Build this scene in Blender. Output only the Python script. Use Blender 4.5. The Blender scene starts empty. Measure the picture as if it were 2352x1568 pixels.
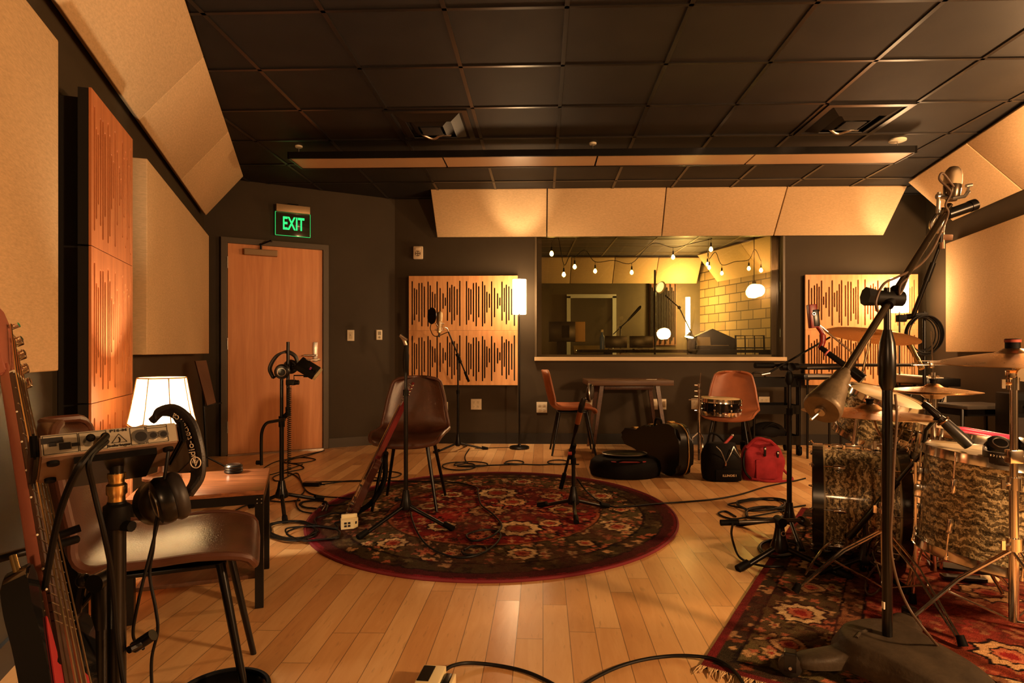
import bpy, bmesh, math, random
from mathutils import Vector, Matrix, Quaternion
random.seed(7)
PI = math.pi
V = Vector
C = bpy.context.scene.collection
# ---- measuring frame: camera at the origin of plan, 1.02 m up, looking along +Y
F, CX, CY, H = 1390.0, 1200.0, 808.0, 1.02
def P(px, py, Y): return V(((px-CX)/F*Y, Y, H-(py-CY)/F*Y))
def G(px, py, z=0.0):
    Y = F*(H-z)/(py-CY)
    return P(px, py, Y)
def GP(px, Y, z=0.0): return V(((px-CX)/F*Y, Y, z))
# ---------------------------------------------------------------- materials
def N(nt, t, **k):
    n = nt.nodes.new(t)
    for a, b in k.items():
        if a == 'I':
            for i, v in b.items(): n.inputs[i].default_value = v
        else: setattr(n, a, b)
    return n
def mat(name, col=(.5,.5,.5), rough=.5, metal=0.0, spec=.5, coat=0.0, emit=None, es=0.0, var=0.0, vscale=8.0, bump=0.0, bscale=200.0, trans=0.0, stretch=None, rvar=0.0):
    m = bpy.data.materials.new(name); m.use_nodes = True
    nt = m.node_tree; b = nt.nodes['Principled BSDF']
    b.inputs['Base Color'].default_value = (*col, 1); b.inputs['Roughness'].default_value = rough
    b.inputs['Metallic'].default_value = metal; b.inputs['Specular IOR Level'].default_value = spec
    b.inputs['Coat Weight'].default_value = coat
    if trans: b.inputs['Transmission Weight'].default_value = trans
    if emit:
        b.inputs['Emission Color'].default_value = (*emit, 1); b.inputs['Emission Strength'].default_value = es
    if var or bump or rvar:
        tc = N(nt, 'ShaderNodeTexCoord'); mp = N(nt, 'ShaderNodeMapping')
        nt.links.new(tc.outputs['Object'], mp.inputs[0])
        if stretch: mp.inputs['Scale'].default_value = stretch
    if var or rvar:
        n = N(nt, 'ShaderNodeTexNoise', I={'Scale': vscale, 'Detail': 5.0, 'Roughness': .6})
        nt.links.new(mp.outputs[0], n.inputs['Vector'])
        if var:
            r = N(nt, 'ShaderNodeValToRGB')
            r.color_ramp.elements[0].position = .3; r.color_ramp.elements[1].position = .72
            r.color_ramp.elements[0].color = (*[max(0, c*(1-var)) for c in col], 1)
            r.color_ramp.elements[1].color = (*[min(1, c*(1+var)) for c in col], 1)
            nt.links.new(n.outputs[0], r.inputs[0]); nt.links.new(r.outputs[0], b.inputs['Base Color'])
        if rvar:
            mr = N(nt, 'ShaderNodeMapRange', I={'From Min': .3, 'From Max': .7, 'To Min': max(0, rough-rvar), 'To Max': min(1, rough+rvar)})
            nt.links.new(n.outputs[0], mr.inputs[0]); nt.links.new(mr.outputs[0], b.inputs['Roughness'])
    if bump:
        n2 = N(nt, 'ShaderNodeTexNoise', I={'Scale': bscale, 'Detail': 3.0})
        nt.links.new(mp.outputs[0], n2.inputs['Vector'])
        bp = N(nt, 'ShaderNodeBump', I={'Strength': bump, 'Distance': .002})
        nt.links.new(n2.outputs[0], bp.inputs['Height']); nt.links.new(bp.outputs[0], b.inputs['Normal'])
    return m
def glow(name, col, s):
    m = bpy.data.materials.new(name); m.use_nodes = True; nt = m.node_tree; nt.nodes.clear()
    e = N(nt, 'ShaderNodeEmission', I={'Color': (*col, 1), 'Strength': s}); o = N(nt, 'ShaderNodeOutputMaterial')
    nt.links.new(e.outputs[0], o.inputs[0]); return m
def wood(name, c1, c2, rough=.4, scale=(1.0, 14.0, 14.0), coat=0.0, rot=(0,0,0), nscale=3.0, spec=.5):
    m = bpy.data.materials.new(name); m.use_nodes = True; nt = m.node_tree; b = nt.nodes['Principled BSDF']
    b.inputs['Roughness'].default_value = rough; b.inputs['Coat Weight'].default_value = coat; b.inputs['Specular IOR Level'].default_value = spec
    b.inputs['Coat Roughness'].default_value = .15
    tc = N(nt, 'ShaderNodeTexCoord'); mp = N(nt, 'ShaderNodeMapping'); mp.inputs['Scale'].default_value = scale; mp.inputs['Rotation'].default_value = rot
    n = N(nt, 'ShaderNodeTexNoise', I={'Scale': nscale, 'Detail': 8.0, 'Roughness': .62, 'Distortion': .6})
    r = N(nt, 'ShaderNodeValToRGB'); r.color_ramp.elements[0].position = .32; r.color_ramp.elements[1].position = .68
    r.color_ramp.elements[0].color = (*c1, 1); r.color_ramp.elements[1].color = (*c2, 1)
    nt.links.new(tc.outputs['Object'], mp.inputs[0]); nt.links.new(mp.outputs[0], n.inputs['Vector'])
    nt.links.new(n.outputs[0], r.inputs[0]); nt.links.new(r.outputs[0], b.inputs['Base Color'])
    bp = N(nt, 'ShaderNodeBump', I={'Strength': .08, 'Distance': .002}); nt.links.new(n.outputs[0], bp.inputs['Height']); nt.links.new(bp.outputs[0], b.inputs['Normal'])
    return m
def fabric(name, c, weave=900.0, bump=.35):
    m = bpy.data.materials.new(name); m.use_nodes = True; nt = m.node_tree; b = nt.nodes['Principled BSDF']
    b.inputs['Roughness'].default_value = .95; b.inputs['Specular IOR Level'].default_value = .1
    tc = N(nt, 'ShaderNodeTexCoord')
    mp = N(nt, 'ShaderNodeMapping'); mp.inputs['Scale'].default_value = (.25, .25, 1.0)
    nt.links.new(tc.outputs['Object'], mp.inputs[0])
    n = N(nt, 'ShaderNodeTexNoise', I={'Scale': weave*.16, 'Detail': 4.0, 'Roughness': .75}); nt.links.new(mp.outputs[0], n.inputs['Vector'])
    n2 = N(nt, 'ShaderNodeTexNoise', I={'Scale': 1.3, 'Detail': 3.0}); nt.links.new(tc.outputs['Object'], n2.inputs['Vector'])
    r = N(nt, 'ShaderNodeValToRGB'); r.color_ramp.elements[0].position = .25; r.color_ramp.elements[1].position = .75
    r.color_ramp.elements[0].color = (*[v*.80 for v in c], 1); r.color_ramp.elements[1].color = (*[min(1, v*1.15) for v in c], 1)
    ad = N(nt, 'ShaderNodeMath', operation='MULTIPLY_ADD', I={1: .35}); nt.links.new(n2.outputs[0], ad.inputs[0]); nt.links.new(n.outputs[0], ad.inputs[2])
    sb = N(nt, 'ShaderNodeMath', operation='SUBTRACT', I={1: .17}); nt.links.new(ad.outputs[0], sb.inputs[0])
    nt.links.new(sb.outputs[0], r.inputs[0]); nt.links.new(r.outputs[0], b.inputs['Base Color'])
    bp = N(nt, 'ShaderNodeBump', I={'Strength': bump, 'Distance': .001}); nt.links.new(n.outputs[0], bp.inputs['Height']); nt.links.new(bp.outputs[0], b.inputs['Normal'])
    return m
# ---------------------------------------------------------------- mesh builder
class MB:
    def __init__(s): s.bm = bmesh.new(); s.mi = 0
    def _f(s, vs):
        try:
            f = s.bm.faces.new(vs); f.material_index = s.mi; return f
        except ValueError: return None
    def quad(s, pts): return s._f([s.bm.verts.new(p) for p in pts])
    def box(s, c, d, rz=0.0, M=None, bev=0.0, rx=0.0, ry=0.0):
        M = M or Matrix.Translation(V(c)) @ Matrix.Rotation(rz, 4, 'Z') @ Matrix.Rotation(ry, 4, 'Y') @ Matrix.Rotation(rx, 4, 'X')
        r = bmesh.ops.create_cube(s.bm, size=1.0, matrix=M @ Matrix.Diagonal((d[0], d[1], d[2], 1)))
        vs = r['verts']
        for f in {f for v in vs for f in v.link_faces}: f.material_index = s.mi
        if bev > 0:
            es = list({e for v in vs for e in v.link_edges})
            q = bmesh.ops.bevel(s.bm, geom=es, offset=bev, segments=2, affect='EDGES', profile=.6)
            for f in q['faces']: f.material_index = s.mi
        return s
    def ring(s, c, ax, r, n, up=None, sx=1.0):
        ax = V(ax).normalized()
        u = V(up) if up is not None else (V((0,0,1)) if abs(ax.z) < .9 else V((1,0,0)))
        a = (u - ax*u.dot(ax)).normalized(); b = ax.cross(a)
        return [s.bm.verts.new(V(c) + a*math.cos(2*PI*i/n)*r + b*math.sin(2*PI*i/n)*r*sx) for i in range(n)]
    def bridge(s, A, B):
        n = len(A)
        for i in range(n): s._f([A[i], A[(i+1) % n], B[(i+1) % n], B[i]])
    def cyl(s, a, b, r0, r1=None, n=16, caps=True):
        r1 = r0 if r1 is None else r1; ax = V(b)-V(a)
        A = s.ring(a, ax, r0, n); B = s.ring(b, ax, r1, n); s.bridge(A, B)
        if caps: s._f(A[::-1]); s._f(B)
        return s
    def lathe(s, o, ax, prof, n=24, caps=True, sx=1.0, up=None):
        ax = V(ax).normalized(); last = None
        for k, (h, r) in enumerate(prof):
            R = s.ring(V(o)+ax*h, ax, max(r, 1e-4), n, up=up, sx=sx)
            if last: s.bridge(last, R)
            elif caps: s._f(R[::-1])
            last = R
        if caps: s._f(last)
        return s
    def tube(s, pts, r, n=8, closed=False, caps=True):
        pts = [V(p) for p in pts]; m = len(pts)
        rs = r if isinstance(r, (list, tuple)) else [r]*m
        rings = []; a = None
        for i, p in enumerate(pts):
            if closed: t = pts[(i+1) % m]-pts[i-1]
            else: t = pts[min(i+1, m-1)]-pts[max(i-1, 0)]
            if t.length < 1e-9: t = V((0,0,1))
            t.normalize()
            if a is None:
                u = V((0,0,1)) if abs(t.z) < .9 else V((1,0,0)); a = (u-t*u.dot(t)).normalized()
            else:
                a = a-t*a.dot(t)
                if a.length < 1e-6: a = t.orthogonal()
                a.normalize()
            b = t.cross(a)
            rings.append([s.bm.verts.new(p+(a*math.cos(2*PI*k/n)+b*math.sin(2*PI*k/n))*rs[i]) for k in range(n)])
        for i in range(m-1): s.bridge(rings[i], rings[i+1])
        if closed: s.bridge(rings[-1], rings[0])
        elif caps: s._f(rings[0][::-1]); s._f(rings[-1])
        return s
    def ball(s, c, r, n=16, m=10, sc=(1,1,1), M=None):
        M = (M or Matrix.Translation(V(c))) @ Matrix.Diagonal((sc[0], sc[1], sc[2], 1))
        q = bmesh.ops.create_uvsphere(s.bm, u_segments=n, v_segments=m, radius=r, matrix=M)
        for f in {f for v in q['verts'] for f in v.link_faces}: f.material_index = s.mi
        return s
    def torus(s, c, ax, R, r, n=40, k=8, sx=1.0, up=None):
        ax = V(ax).normalized(); u = V(up) if up is not None else (V((0,0,1)) if abs(ax.z) < .9 else V((1,0,0)))
        a = (u-ax*u.dot(ax)).normalized(); b = ax.cross(a)
        return s.tube([V(c)+a*math.cos(2*PI*i/n)*R+b*math.sin(2*PI*i/n)*R*sx for i in range(n)], r, k, closed=True)
    def prism(s, poly, h, M=None, z0=0.0):
        M = M or Matrix.Identity(4)
        A = [s.bm.verts.new(M @ V((x, y, z0))) for x, y in poly]; B = [s.bm.verts.new(M @ V((x, y, z0+h))) for x, y in poly]
        s._f(A[::-1]); s._f(B); s.bridge(A, B); return s
    def grid(s, f, nu, nv, wrap=False):
        g = [[s.bm.verts.new(f(i/nu, j/nv)) for j in range(nv+1)] for i in range(nu+(0 if wrap else 1))]
        for i in range(nu):
            for j in range(nv): s._f([g[i][j], g[(i+1) % len(g)][j], g[(i+1) % len(g)][j+1], g[i][j+1]])
        return g
    def xf(s, M): bmesh.ops.transform(s.bm, matrix=M, verts=s.bm.verts); return s
    def build(s, name, m, parent=None, world=True, smooth=True, ang=40, solid=0.0, sub=0, fixn=True):
        if parent is not None and world:
            bmesh.ops.transform(s.bm, matrix=WM(parent).inverted(), verts=s.bm.verts)
        if fixn: bmesh.ops.recalc_face_normals(s.bm, faces=s.bm.faces)
        me = bpy.data.meshes.new(name); s.bm.to_mesh(me); s.bm.free()
        for x in (m if isinstance(m, (list, tuple)) else [m]): me.materials.append(x)
        if smooth:
            me.shade_smooth()
            if not sub: me.set_sharp_from_angle(angle=math.radians(ang))
        o = bpy.data.objects.new(name, me); C.objects.link(o)
        if parent is not None: o.parent = parent
        if solid:
            q = o.modifiers.new('s', 'SOLIDIFY'); q.thickness = solid; q.offset = 0
        if sub:
            q = o.modifiers.new('u', 'SUBSURF'); q.levels = sub; q.render_levels = sub
        return o
def WM(o):
    M = Matrix.LocRotScale(o.location, o.rotation_euler, o.scale)
    return (WM(o.parent) @ M) if o.parent else M
def tag(o, label, cat, group=None, kind=None):
    o['label'] = label; o['category'] = cat
    if group: o['group'] = group
    if kind: o['kind'] = kind
    return o
def thing(name, label, cat, loc=(0,0,0), rz=0.0, group=None):
    o = bpy.data.objects.new(name, None); C.objects.link(o); o.empty_display_size = .05
    o.location = loc; o.rotation_euler = (0, 0, rz); return tag(o, label, cat, group)
def struct(name, mb, m, **k):
    o = mb.build(name, m, **k); o['kind'] = 'structure'; return o
def dup(o, loc=None, rz=None, label=None, parent=None):
    c = o.copy(); C.objects.link(c)
    if parent is not None: c.parent = parent
    if loc is not None: c.location = loc
    if rz is not None: c.rotation_euler = (0, 0, rz)
    if label: c['label'] = label
    for ch in list(o.children): dup(ch, parent=c)
    return c
def bez(pts, n=12, closed=False):
    """smooth Catmull-Rom curve through points"""
    pts = [V(p) for p in pts]; m = len(pts); out = []
    rng = m if closed else m-1
    for i in range(rng):
        p1, p2 = pts[i], pts[(i+1) % m]
        p0 = pts[i-1] if (closed or i > 0) else p1*2-p2
        p3 = pts[(i+2) % m] if (closed or i+2 < m) else p2*2-p1
        for k in range(n):
            t = k/n
            out.append(.5*((2*p1)+(p2-p0)*t+(2*p0-5*p1+4*p2-p3)*t*t+(3*p1-p0-3*p2+p3)*t**3))
    if not closed: out.append(pts[-1])
    return out
def aim(d, up=(0,0,1)):
    """rotation whose Z axis is d"""
    return V(d).normalized().to_track_quat('Z', 'Y').to_matrix().to_4x4()
def text(body, size, M, m, parent, name='lettering', ext=.0006, sx=1.0, align='CENTER', bold=False, shear=0.0, name2=None):
    cu = bpy.data.curves.new(name, 'FONT'); cu.body = body; cu.size = size; cu.extrude = ext; cu.align_x = align; cu.align_y = 'CENTER'
    cu.offset = size*.02 if bold else 0; cu.shear = shear; cu.resolution_u = 3
    o = bpy.data.objects.new('t', cu); C.objects.link(o)
    dg = bpy.context.evaluated_depsgraph_get(); me = bpy.data.meshes.new_from_object(o.evaluated_get(dg))
    bpy.data.objects.remove(o)
    me.transform(WM(parent).inverted() @ M @ Matrix.Diagonal((sx, 1, 1, 1)))
    me.materials.clear(); me.materials.append(m)
    q = bpy.data.objects.new(name, me); C.objects.link(q); q.parent = parent; return q
def frame(o, x, y):
    """matrix with origin o, x axis x, y axis y"""
    x = V(x).normalized(); z = x.cross(V(y)).normalized(); y = z.cross(x)
    M = Matrix((x, y, z)).transposed().to_4x4(); M.translation = V(o); return M
M_wall = mat('wall_paint', (.052,.038,.022), .62, spec=.22, var=.10, vscale=2.0, bump=.12, bscale=160)
M_trim = mat('dark_trim', (.030,.026,.022), .45)
M_base = mat('black_vinyl', (.010,.010,.010), .4)
M_fab = fabric('beige_acoustic_cloth', (.62,.44,.245))
M_fabedge = mat('cloth_edge', (.36,.25,.13), .95)
M_diff = wood('birch_veneer', (.66,.31,.12), (.82,.43,.18), .38, (9, 9, .7), spec=.45)
M_cherry = wood('cherry_veneer', (.50,.17,.065), (.70,.26,.10), .34, (9, 9, .7), spec=.5)
M_slot = mat('slot_black', (.008,.006,.005), .8)
M_door = wood('maple_door', (.72,.29,.11), (.86,.39,.165), .42, (7, 7, .45), spec=.4)
M_black = mat('black_metal', (.004,.0035,.003), .28, spec=.38)
M_blackm = mat('black_matte', (.004,.0035,.003), .55, spec=.14)
M_rubber = mat('black_rubber', (.004,.0035,.003), .65, spec=.12)
M_chrome = mat('chrome', (.80,.76,.70), .13, metal=1.0)
M_steel = mat('brushed_steel', (.55,.52,.47), .32, metal=1.0)
M_gold = mat('brass', (.80,.55,.22), .25, metal=1.0)
M_white = mat('ivory_plastic', (.78,.70,.52), .4)
M_ivorydark = mat('ivory_slots', (.05,.035,.02), .6)
M_ceil = mat('black_ceiling_tile', (.015,.0125,.010), .58, spec=.25, var=.25, vscale=4.0, bump=.25, bscale=420)
M_tbar = mat('black_tee_bar', (.013,.011,.010), .28, spec=.55)
M_leather = mat('brown_leather', (.072,.025,.012), .33, spec=.55, var=.65, vscale=3.2, bump=.25, bscale=220)
M_leather_tan = mat('tan_leather', (.33,.105,.042), .42, spec=.5, var=.22, vscale=6.0, bump=.2, bscale=220)
M_leather_trim = mat('leather_piping', (.085,.030,.016), .4)
M_darkwood = wood('dark_walnut', (.060,.024,.012), (.125,.052,.024), .35, (14, 1.2, 14), coat=.2)
M_redwood = wood('table_acacia', (.125,.040,.016), (.36,.135,.050), .30, (2.0, 16, 16), coat=.35)
M_cable = mat('black_cable', (.004,.0035,.003), .5, spec=.25)
M_cablebrown = mat('brown_cable', (.085,.050,.028), .5)
M_cymbal = mat('bronze_cymbal', (.62,.37,.16), .30, metal=1.0, var=.07, vscale=14.0, rvar=.05)
M_head = mat('coated_drumhead', (.74,.58,.32), .55)
M_red = mat('red_canvas', (.26,.022,.030), .8, spec=.1, var=.25, vscale=12, bump=.2, bscale=300)
M_redmic = mat('red_enamel', (.22,.012,.012), .35)
M_pink = mat('pink_lacquer', (.80,.055,.16), .3, emit=None)
M_letter = mat('cream_lettering', (.85,.66,.42), .5)
M_lamp = glow('lamp_shade_glow', (1.0,.62,.30), 18.0); M_bulbhot = glow('floor_lamp_bulb', (1.0,.66,.36), 750.0)
M_lampcap = mat('lamp_rim', (.7,.6,.45), .6)
M_exit = glow('exit_green', (.02,.46,.10), 1.0)
M_silver = mat('silver_panel', (.62,.54,.40), .38, metal=.55, var=.06, vscale=60)
M_dgrey = mat('dark_grey_iron', (.044,.031,.018), .58, spec=.3, var=.35, vscale=14, bump=.5, bscale=90)
M_paper = mat('paper', (.75,.68,.55), .7)
# ---------------------------------------------------------------- plan of the room
CEIL = 2.73
LA = V((-.3429,.9394,0)); LN = V((.9394,.3429,0))           # along the left wall (deeper) and its inward normal
def LWX(Y): return -.95-.365*Y
def LWP(px, d=0.0):
    k = (px-CX)/F; c = -.95+d/.9394
    Y = c/(k+.365); return V((k*Y, Y, 0))
def LW(px, py, d=0.0):
    p = LWP(px, d); return P(px, py, p.y)
A_ = V((LWX(5.88), 5.88, 0)); B_ = V((-1.43, 6.78, 0)); C_ = V((4.395, 6.593, 0))
DA = (B_-A_).normalized(); DN = V((DA.y, -DA.x, 0))          # door wall: along, inward normal
BA = (C_-B_).normalized(); BN = V((BA.y, -BA.x, 0))          # back wall
RA = V((-.2149,-.9766,0)); RN = V((-.9766,.2149,0))          # right wall, coming nearer
def hit(px, py, p0, n, d=0.0):
    r = V(((px-CX)/F, 1.0, -(py-CY)/F)); q = p0+n*d
    t = ((q-V((0,0,H))).dot(n))/r.dot(n); return V((0,0,H))+r*t
def DW(px, py, d=0.0): return hit(px, py, A_, DN, d)
def BW(px, py, d=0.0): return hit(px, py, B_, BN, d)
def RW(px, py, d=0.0): return hit(px, py, C_, RN, d)
def up(v, z): return V((v.x, v.y, z))
def wall_box(mb, a, b, n, z0, z1, t=.14):
    a = up(a, 0); b = up(b, 0); o = -n*t
    mb.prism([(a.x,a.y),(b.x,b.y),((b+o).x,(b+o).y),((a+o).x,(a+o).y)], z1-z0, z0=z0)
D_ = C_+RA*9.6; E_ = V((-1.35,-2.9,0)); L0 = V((LWX(.1), .1, 0))
m = MB(); wall_box(m, L0-LA*.0, A_+LA*.14, LN, 0, CEIL); struct('wall_left', m, M_wall, smooth=False)
m = MB(); wall_box(m, A_-DA*.1, B_, DN, 0, CEIL); struct('wall_door', m, M_wall, smooth=False)
m = MB(); wall_box(m, C_-RA*.1, D_, RN, 0, CEIL); struct('wall_right', m, M_wall, smooth=False)
m = MB(); nn = V((1,0,0)); wall_box(m, E_, L0, V((.98,-.16,0)).normalized(), 0, CEIL); struct('wall_side', m, M_wall, smooth=False)
m = MB(); wall_box(m, up(D_,0), E_, V((0,1,0)), 0, CEIL); struct('wall_front', m, M_wall, smooth=False)
# back wall with the window opening
wl = BW(1228, 830); wr = BW(1803, 830); WZ0, WZ1 = .955, 2.36
m = MB(); T = .26
wall_box(m, B_, wl, BN, 0, CEIL, T); wall_box(m, wr, C_+BA*.2, BN, 0, CEIL, T)
wall_box(m, wl, wr, BN, 0, WZ0, T); wall_box(m, wl, wr, BN, WZ1, CEIL, T)
struct('wall_back', m, M_wall, smooth=False)
# floor: maple strip planks running away from the camera
def floor_mat():
    m = bpy.data.materials.new('maple_planks'); m.use_nodes = True; nt = m.node_tree; L = nt.links.new
    b = nt.nodes['Principled BSDF']; tc = N(nt, 'ShaderNodeTexCoord'); mp = N(nt, 'ShaderNodeMapping'); mp.inputs['Rotation'].default_value = (0,0,.034)
    L(tc.outputs['Object'], mp.inputs[0]); sp = N(nt, 'ShaderNodeSeparateXYZ'); L(mp.outputs[0], sp.inputs[0])
    def math_(op, a, bb=None, c=None):
        n = N(nt, 'ShaderNodeMath', operation=op)
        for i, v in enumerate((a, bb, c)):
            if v is None: continue
            if isinstance(v, (int, float)): n.inputs[i].default_value = v
            else: L(v, n.inputs[i])
        return n.outputs[0]
    W, LEN = .0955, .92
    x = math_('DIVIDE', sp.outputs[0], W); row = math_('FLOOR', x); fx = math_('FRACT', x)
    wn = N(nt, 'ShaderNodeTexWhiteNoise', noise_dimensions='1D'); L(row, wn.inputs['W'])
    y = math_('DIVIDE', math_('MULTIPLY_ADD', wn.outputs[0], 3.7, sp.outputs[1]), LEN); brd = math_('FLOOR', y); fy = math_('FRACT', y)
    cb = N(nt, 'ShaderNodeCombineXYZ'); L(row, cb.inputs[0]); L(brd, cb.inputs[1])
    w2 = N(nt, 'ShaderNodeTexWhiteNoise', noise_dimensions='2D'); L(cb.outputs[0], w2.inputs['Vector'])
    # grain
    c2 = N(nt, 'ShaderNodeCombineXYZ'); L(math_('MULTIPLY', sp.outputs[0], 9.0), c2.inputs[0]); L(math_('MULTIPLY', sp.outputs[1], 1.3), c2.inputs[1]); L(math_('MULTIPLY', w2.outputs[0], 40.0), c2.inputs[2])
    g = N(nt, 'ShaderNodeTexNoise', I={'Scale': 2.2, 'Detail': 7.0, 'Roughness': .6, 'Distortion': 1.4}); L(c2.outputs[0], g.inputs['Vector'])
    gg = N(nt, 'ShaderNodeTexNoise', I={'Scale': 9.0, 'Detail': 4.0}); L(c2.outputs[0], gg.inputs['Vector'])
    tone = math_('ADD', math_('MULTIPLY', w2.outputs[0], .55), math_('MULTIPLY', g.outputs[0], .62))
    r = N(nt, 'ShaderNodeValToRGB'); cr = r.color_ramp; cr.elements[0].position = .16; cr.elements[0].color = (.53,.25,.09,1)
    cr.elements[1].position = .95; cr.elements[1].color = (.80,.52,.24,1); e = cr.elements.new(.55); e.color = (.68,.37,.145,1)
    L(tone, r.inputs[0])
    # darker mineral streaks
    st = N(nt, 'ShaderNodeMapRange', I={'From Min': .62, 'From Max': .80, 'To Min': 0.0, 'To Max': .45}); L(gg.outputs[0], st.inputs[0])
    mx = N(nt, 'ShaderNodeMix', data_type='RGBA'); L(st.outputs[0], mx.inputs[0]); L(r.outputs[0], mx.inputs[6]); mx.inputs[7].default_value = (.20,.085,.035,1)
    # seams
    ex = math_('MINIMUM', fx, math_('SUBTRACT', 1.0, fx)); ey = math_('MINIMUM', fy, math_('SUBTRACT', 1.0, fy))
    sx = math_('LESS_THAN', ex, .016); sy = math_('LESS_THAN', ey, .0016); seam = math_('MAXIMUM', sx, sy)
    m2 = N(nt, 'ShaderNodeMix', data_type='RGBA'); L(math_('MULTIPLY', seam, .7), m2.inputs[0]); L(mx.outputs[2], m2.inputs[6]); m2.inputs[7].default_value = (.10,.045,.018,1)
    L(m2.outputs[2], b.inputs['Base Color'])
    rr = N(nt, 'ShaderNodeMapRange', I={'From Min': 0.0, 'From Max': 1.0, 'To Min': .26, 'To Max': .42}); L(w2.outputs[0], rr.inputs[0]); L(rr.outputs[0], b.inputs['Roughness'])
    b.inputs['Specular IOR Level'].default_value = .5
    bp = N(nt, 'ShaderNodeBump', I={'Strength': .15, 'Distance': .003}); bh = math_('SUBTRACT', math_('MULTIPLY', g.outputs[0], .3), seam); L(bh, bp.inputs['Height']); L(bp.outputs[0], b.inputs['Normal'])
    return m
m = MB(); m.prism([(L0.x-.2,L0.y-.2),(A_.x-.15,A_.y),(B_.x,B_.y+.1),(C_.x+.2,C_.y+.1),(D_.x+.2,D_.y-.2),(E_.x-.2,E_.y-.2)][::-1], .10, z0=-.10)
struct('floor', m, floor_mat(), smooth=False)
# ceiling: black lay-in tiles in a tee grid
gx = V((math.cos(.0324), -math.sin(.0324), 0)); gy = V((math.sin(.0324), math.cos(.0324), 0)); GO = V((.26,4.21,0)); TS = .61
m = MB(); m.prism([(L0.x-.2,L0.y-.2),(A_.x-.15,A_.y+.1),(B_.x,B_.y+.25),(C_.x+.2,C_.y+.25),(D_.x+.2,D_.y-.2),(E_.x-.2,E_.y-.2)], .1, z0=CEIL)
struct('ceiling', m, M_ceil, smooth=False)
def in_room(p, mrg=0.0):
    return (p-L0).dot(LN) > mrg and (p-A_).dot(DN) > mrg and (p-B_).dot(BN) > mrg and (p-C_).dot(RN) > mrg and p.y > -1.5
def bar(mb, p, d, w):
    """one tee bar clipped to the room"""
    ts = [t*.05 for t in range(-220, 221) if in_room(p+d*(t*.05), .01)]
    if len(ts) < 4: return
    a = p+d*ts[0]; b = p+d*ts[-1]; c = (a+b)/2
    mb.box((c.x, c.y, CEIL-.004), ((b-a).length, w, .008), rz=math.atan2(d.y, d.x))
m = MB()
for i in range(-9, 9): bar(m, GO+gx*TS*i, gy, .024)
for j in range(-9, 6): bar(m, GO+gy*TS*j, gx, .022)
struct('ceiling_grid', m, M_tbar, smooth=False)
# baseboards
def board(name, a, b, n, h=.10, mm=M_base, t=.014):
    m = MB(); a = up(a,0)+n*.001; b = up(b,0)+n*.001; o = n*t
    m.prism([(a.x,a.y),(b.x,b.y),((b+o).x,(b+o).y),((a+o).x,(a+o).y)], h); return struct(name, m, mm, smooth=False)
board('baseboard_back', B_, C_, BN, .115)
board('baseboard_left', L0, A_, LN)
board('baseboard_door', DW(755, 1000), B_, DN, .10, mat('brown_vinyl', (.060,.044,.026), .5))
board('baseboard_right', C_, D_, RN)
# ---------------------------------------------------------------- door
dl = DW(522, 1044); dr = DW(740, 1029); dw = (dr-dl).length; DZ = 2.09
def onD(s, d, z): p = up(dl, 0)+DA*s+DN*d; return V((p.x, p.y, z))
Dr = bpy.data.objects.new('door_1', None); C.objects.link(Dr); Dr.location = onD(dw/2, .02, 0); Dr['kind'] = 'structure'
ra = math.atan2(DA.y, DA.x)
m = MB(); m.box(onD(dw/2, .012, DZ/2+.006), (dw-.008, .036, DZ-.012), rz=ra); m.build('door_leaf', M_door, Dr, smooth=False)
m = MB()
for s in (-.03, dw+.03): m.box(onD(s, .02, (DZ+.06)/2), (.058, .06, DZ+.06), rz=ra, bev=.004)
m.box(onD(dw/2, .02, DZ+.03), (dw+.118, .062, .058), rz=ra, bev=.004); m.build('door_frame', mat('frame_paint', (.085,.062,.036), .45), Dr, smooth=False)
for z in (1.90, 1.10, .28):
    m = MB(); m.box(onD(-.002, .036, z), (.014, .02, .115), rz=ra); m.cyl(onD(-.002,.05,z-.055), onD(-.002,.05,z+.055), .007, n=8); m.build('hinge', M_steel, Dr)
s0 = dw-.075
m = MB(); m.box(onD(s0, .036, 1.02), (.042, .012, .205), rz=ra, bev=.003); m.cyl(onD(s0,.03,1.06), onD(s0,.048,1.06), .012, n=14); m.build('lock_plate', M_steel, Dr)
m = MB(); m.cyl(onD(s0,.04,.985), onD(s0,.085,.985), .011, n=12); m.tube(bez([onD(s0,.085,.985), onD(s0-.03,.09,.985), onD(s0-.125,.085,.985)], 6), .0095, 10); m.build('door_handle', M_steel, Dr)
m = MB(); m.box(onD(.30, .058, DZ-.075), (.31, .052, .062), rz=ra, bev=.006); m.build('closer_body', mat('closer_bronze', (.28,.18,.095), .45, metal=.5), Dr, smooth=False)
m = MB(); m.tube([onD(.30,.07,DZ-.04), onD(.30,.075,DZ+.005), onD(.38,.20,DZ+.03), onD(.40,.06,DZ+.045)], .008, 8); m.cyl(onD(.30,.07,DZ-.045), onD(.30,.07,DZ+.015), .012, n=10); m.build('closer_arm', M_black, Dr)
m = MB(); m.box(onD(dw/2, .035, .006), (dw, .09, .010), rz=ra); m.build('threshold', M_steel, Dr)
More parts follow.
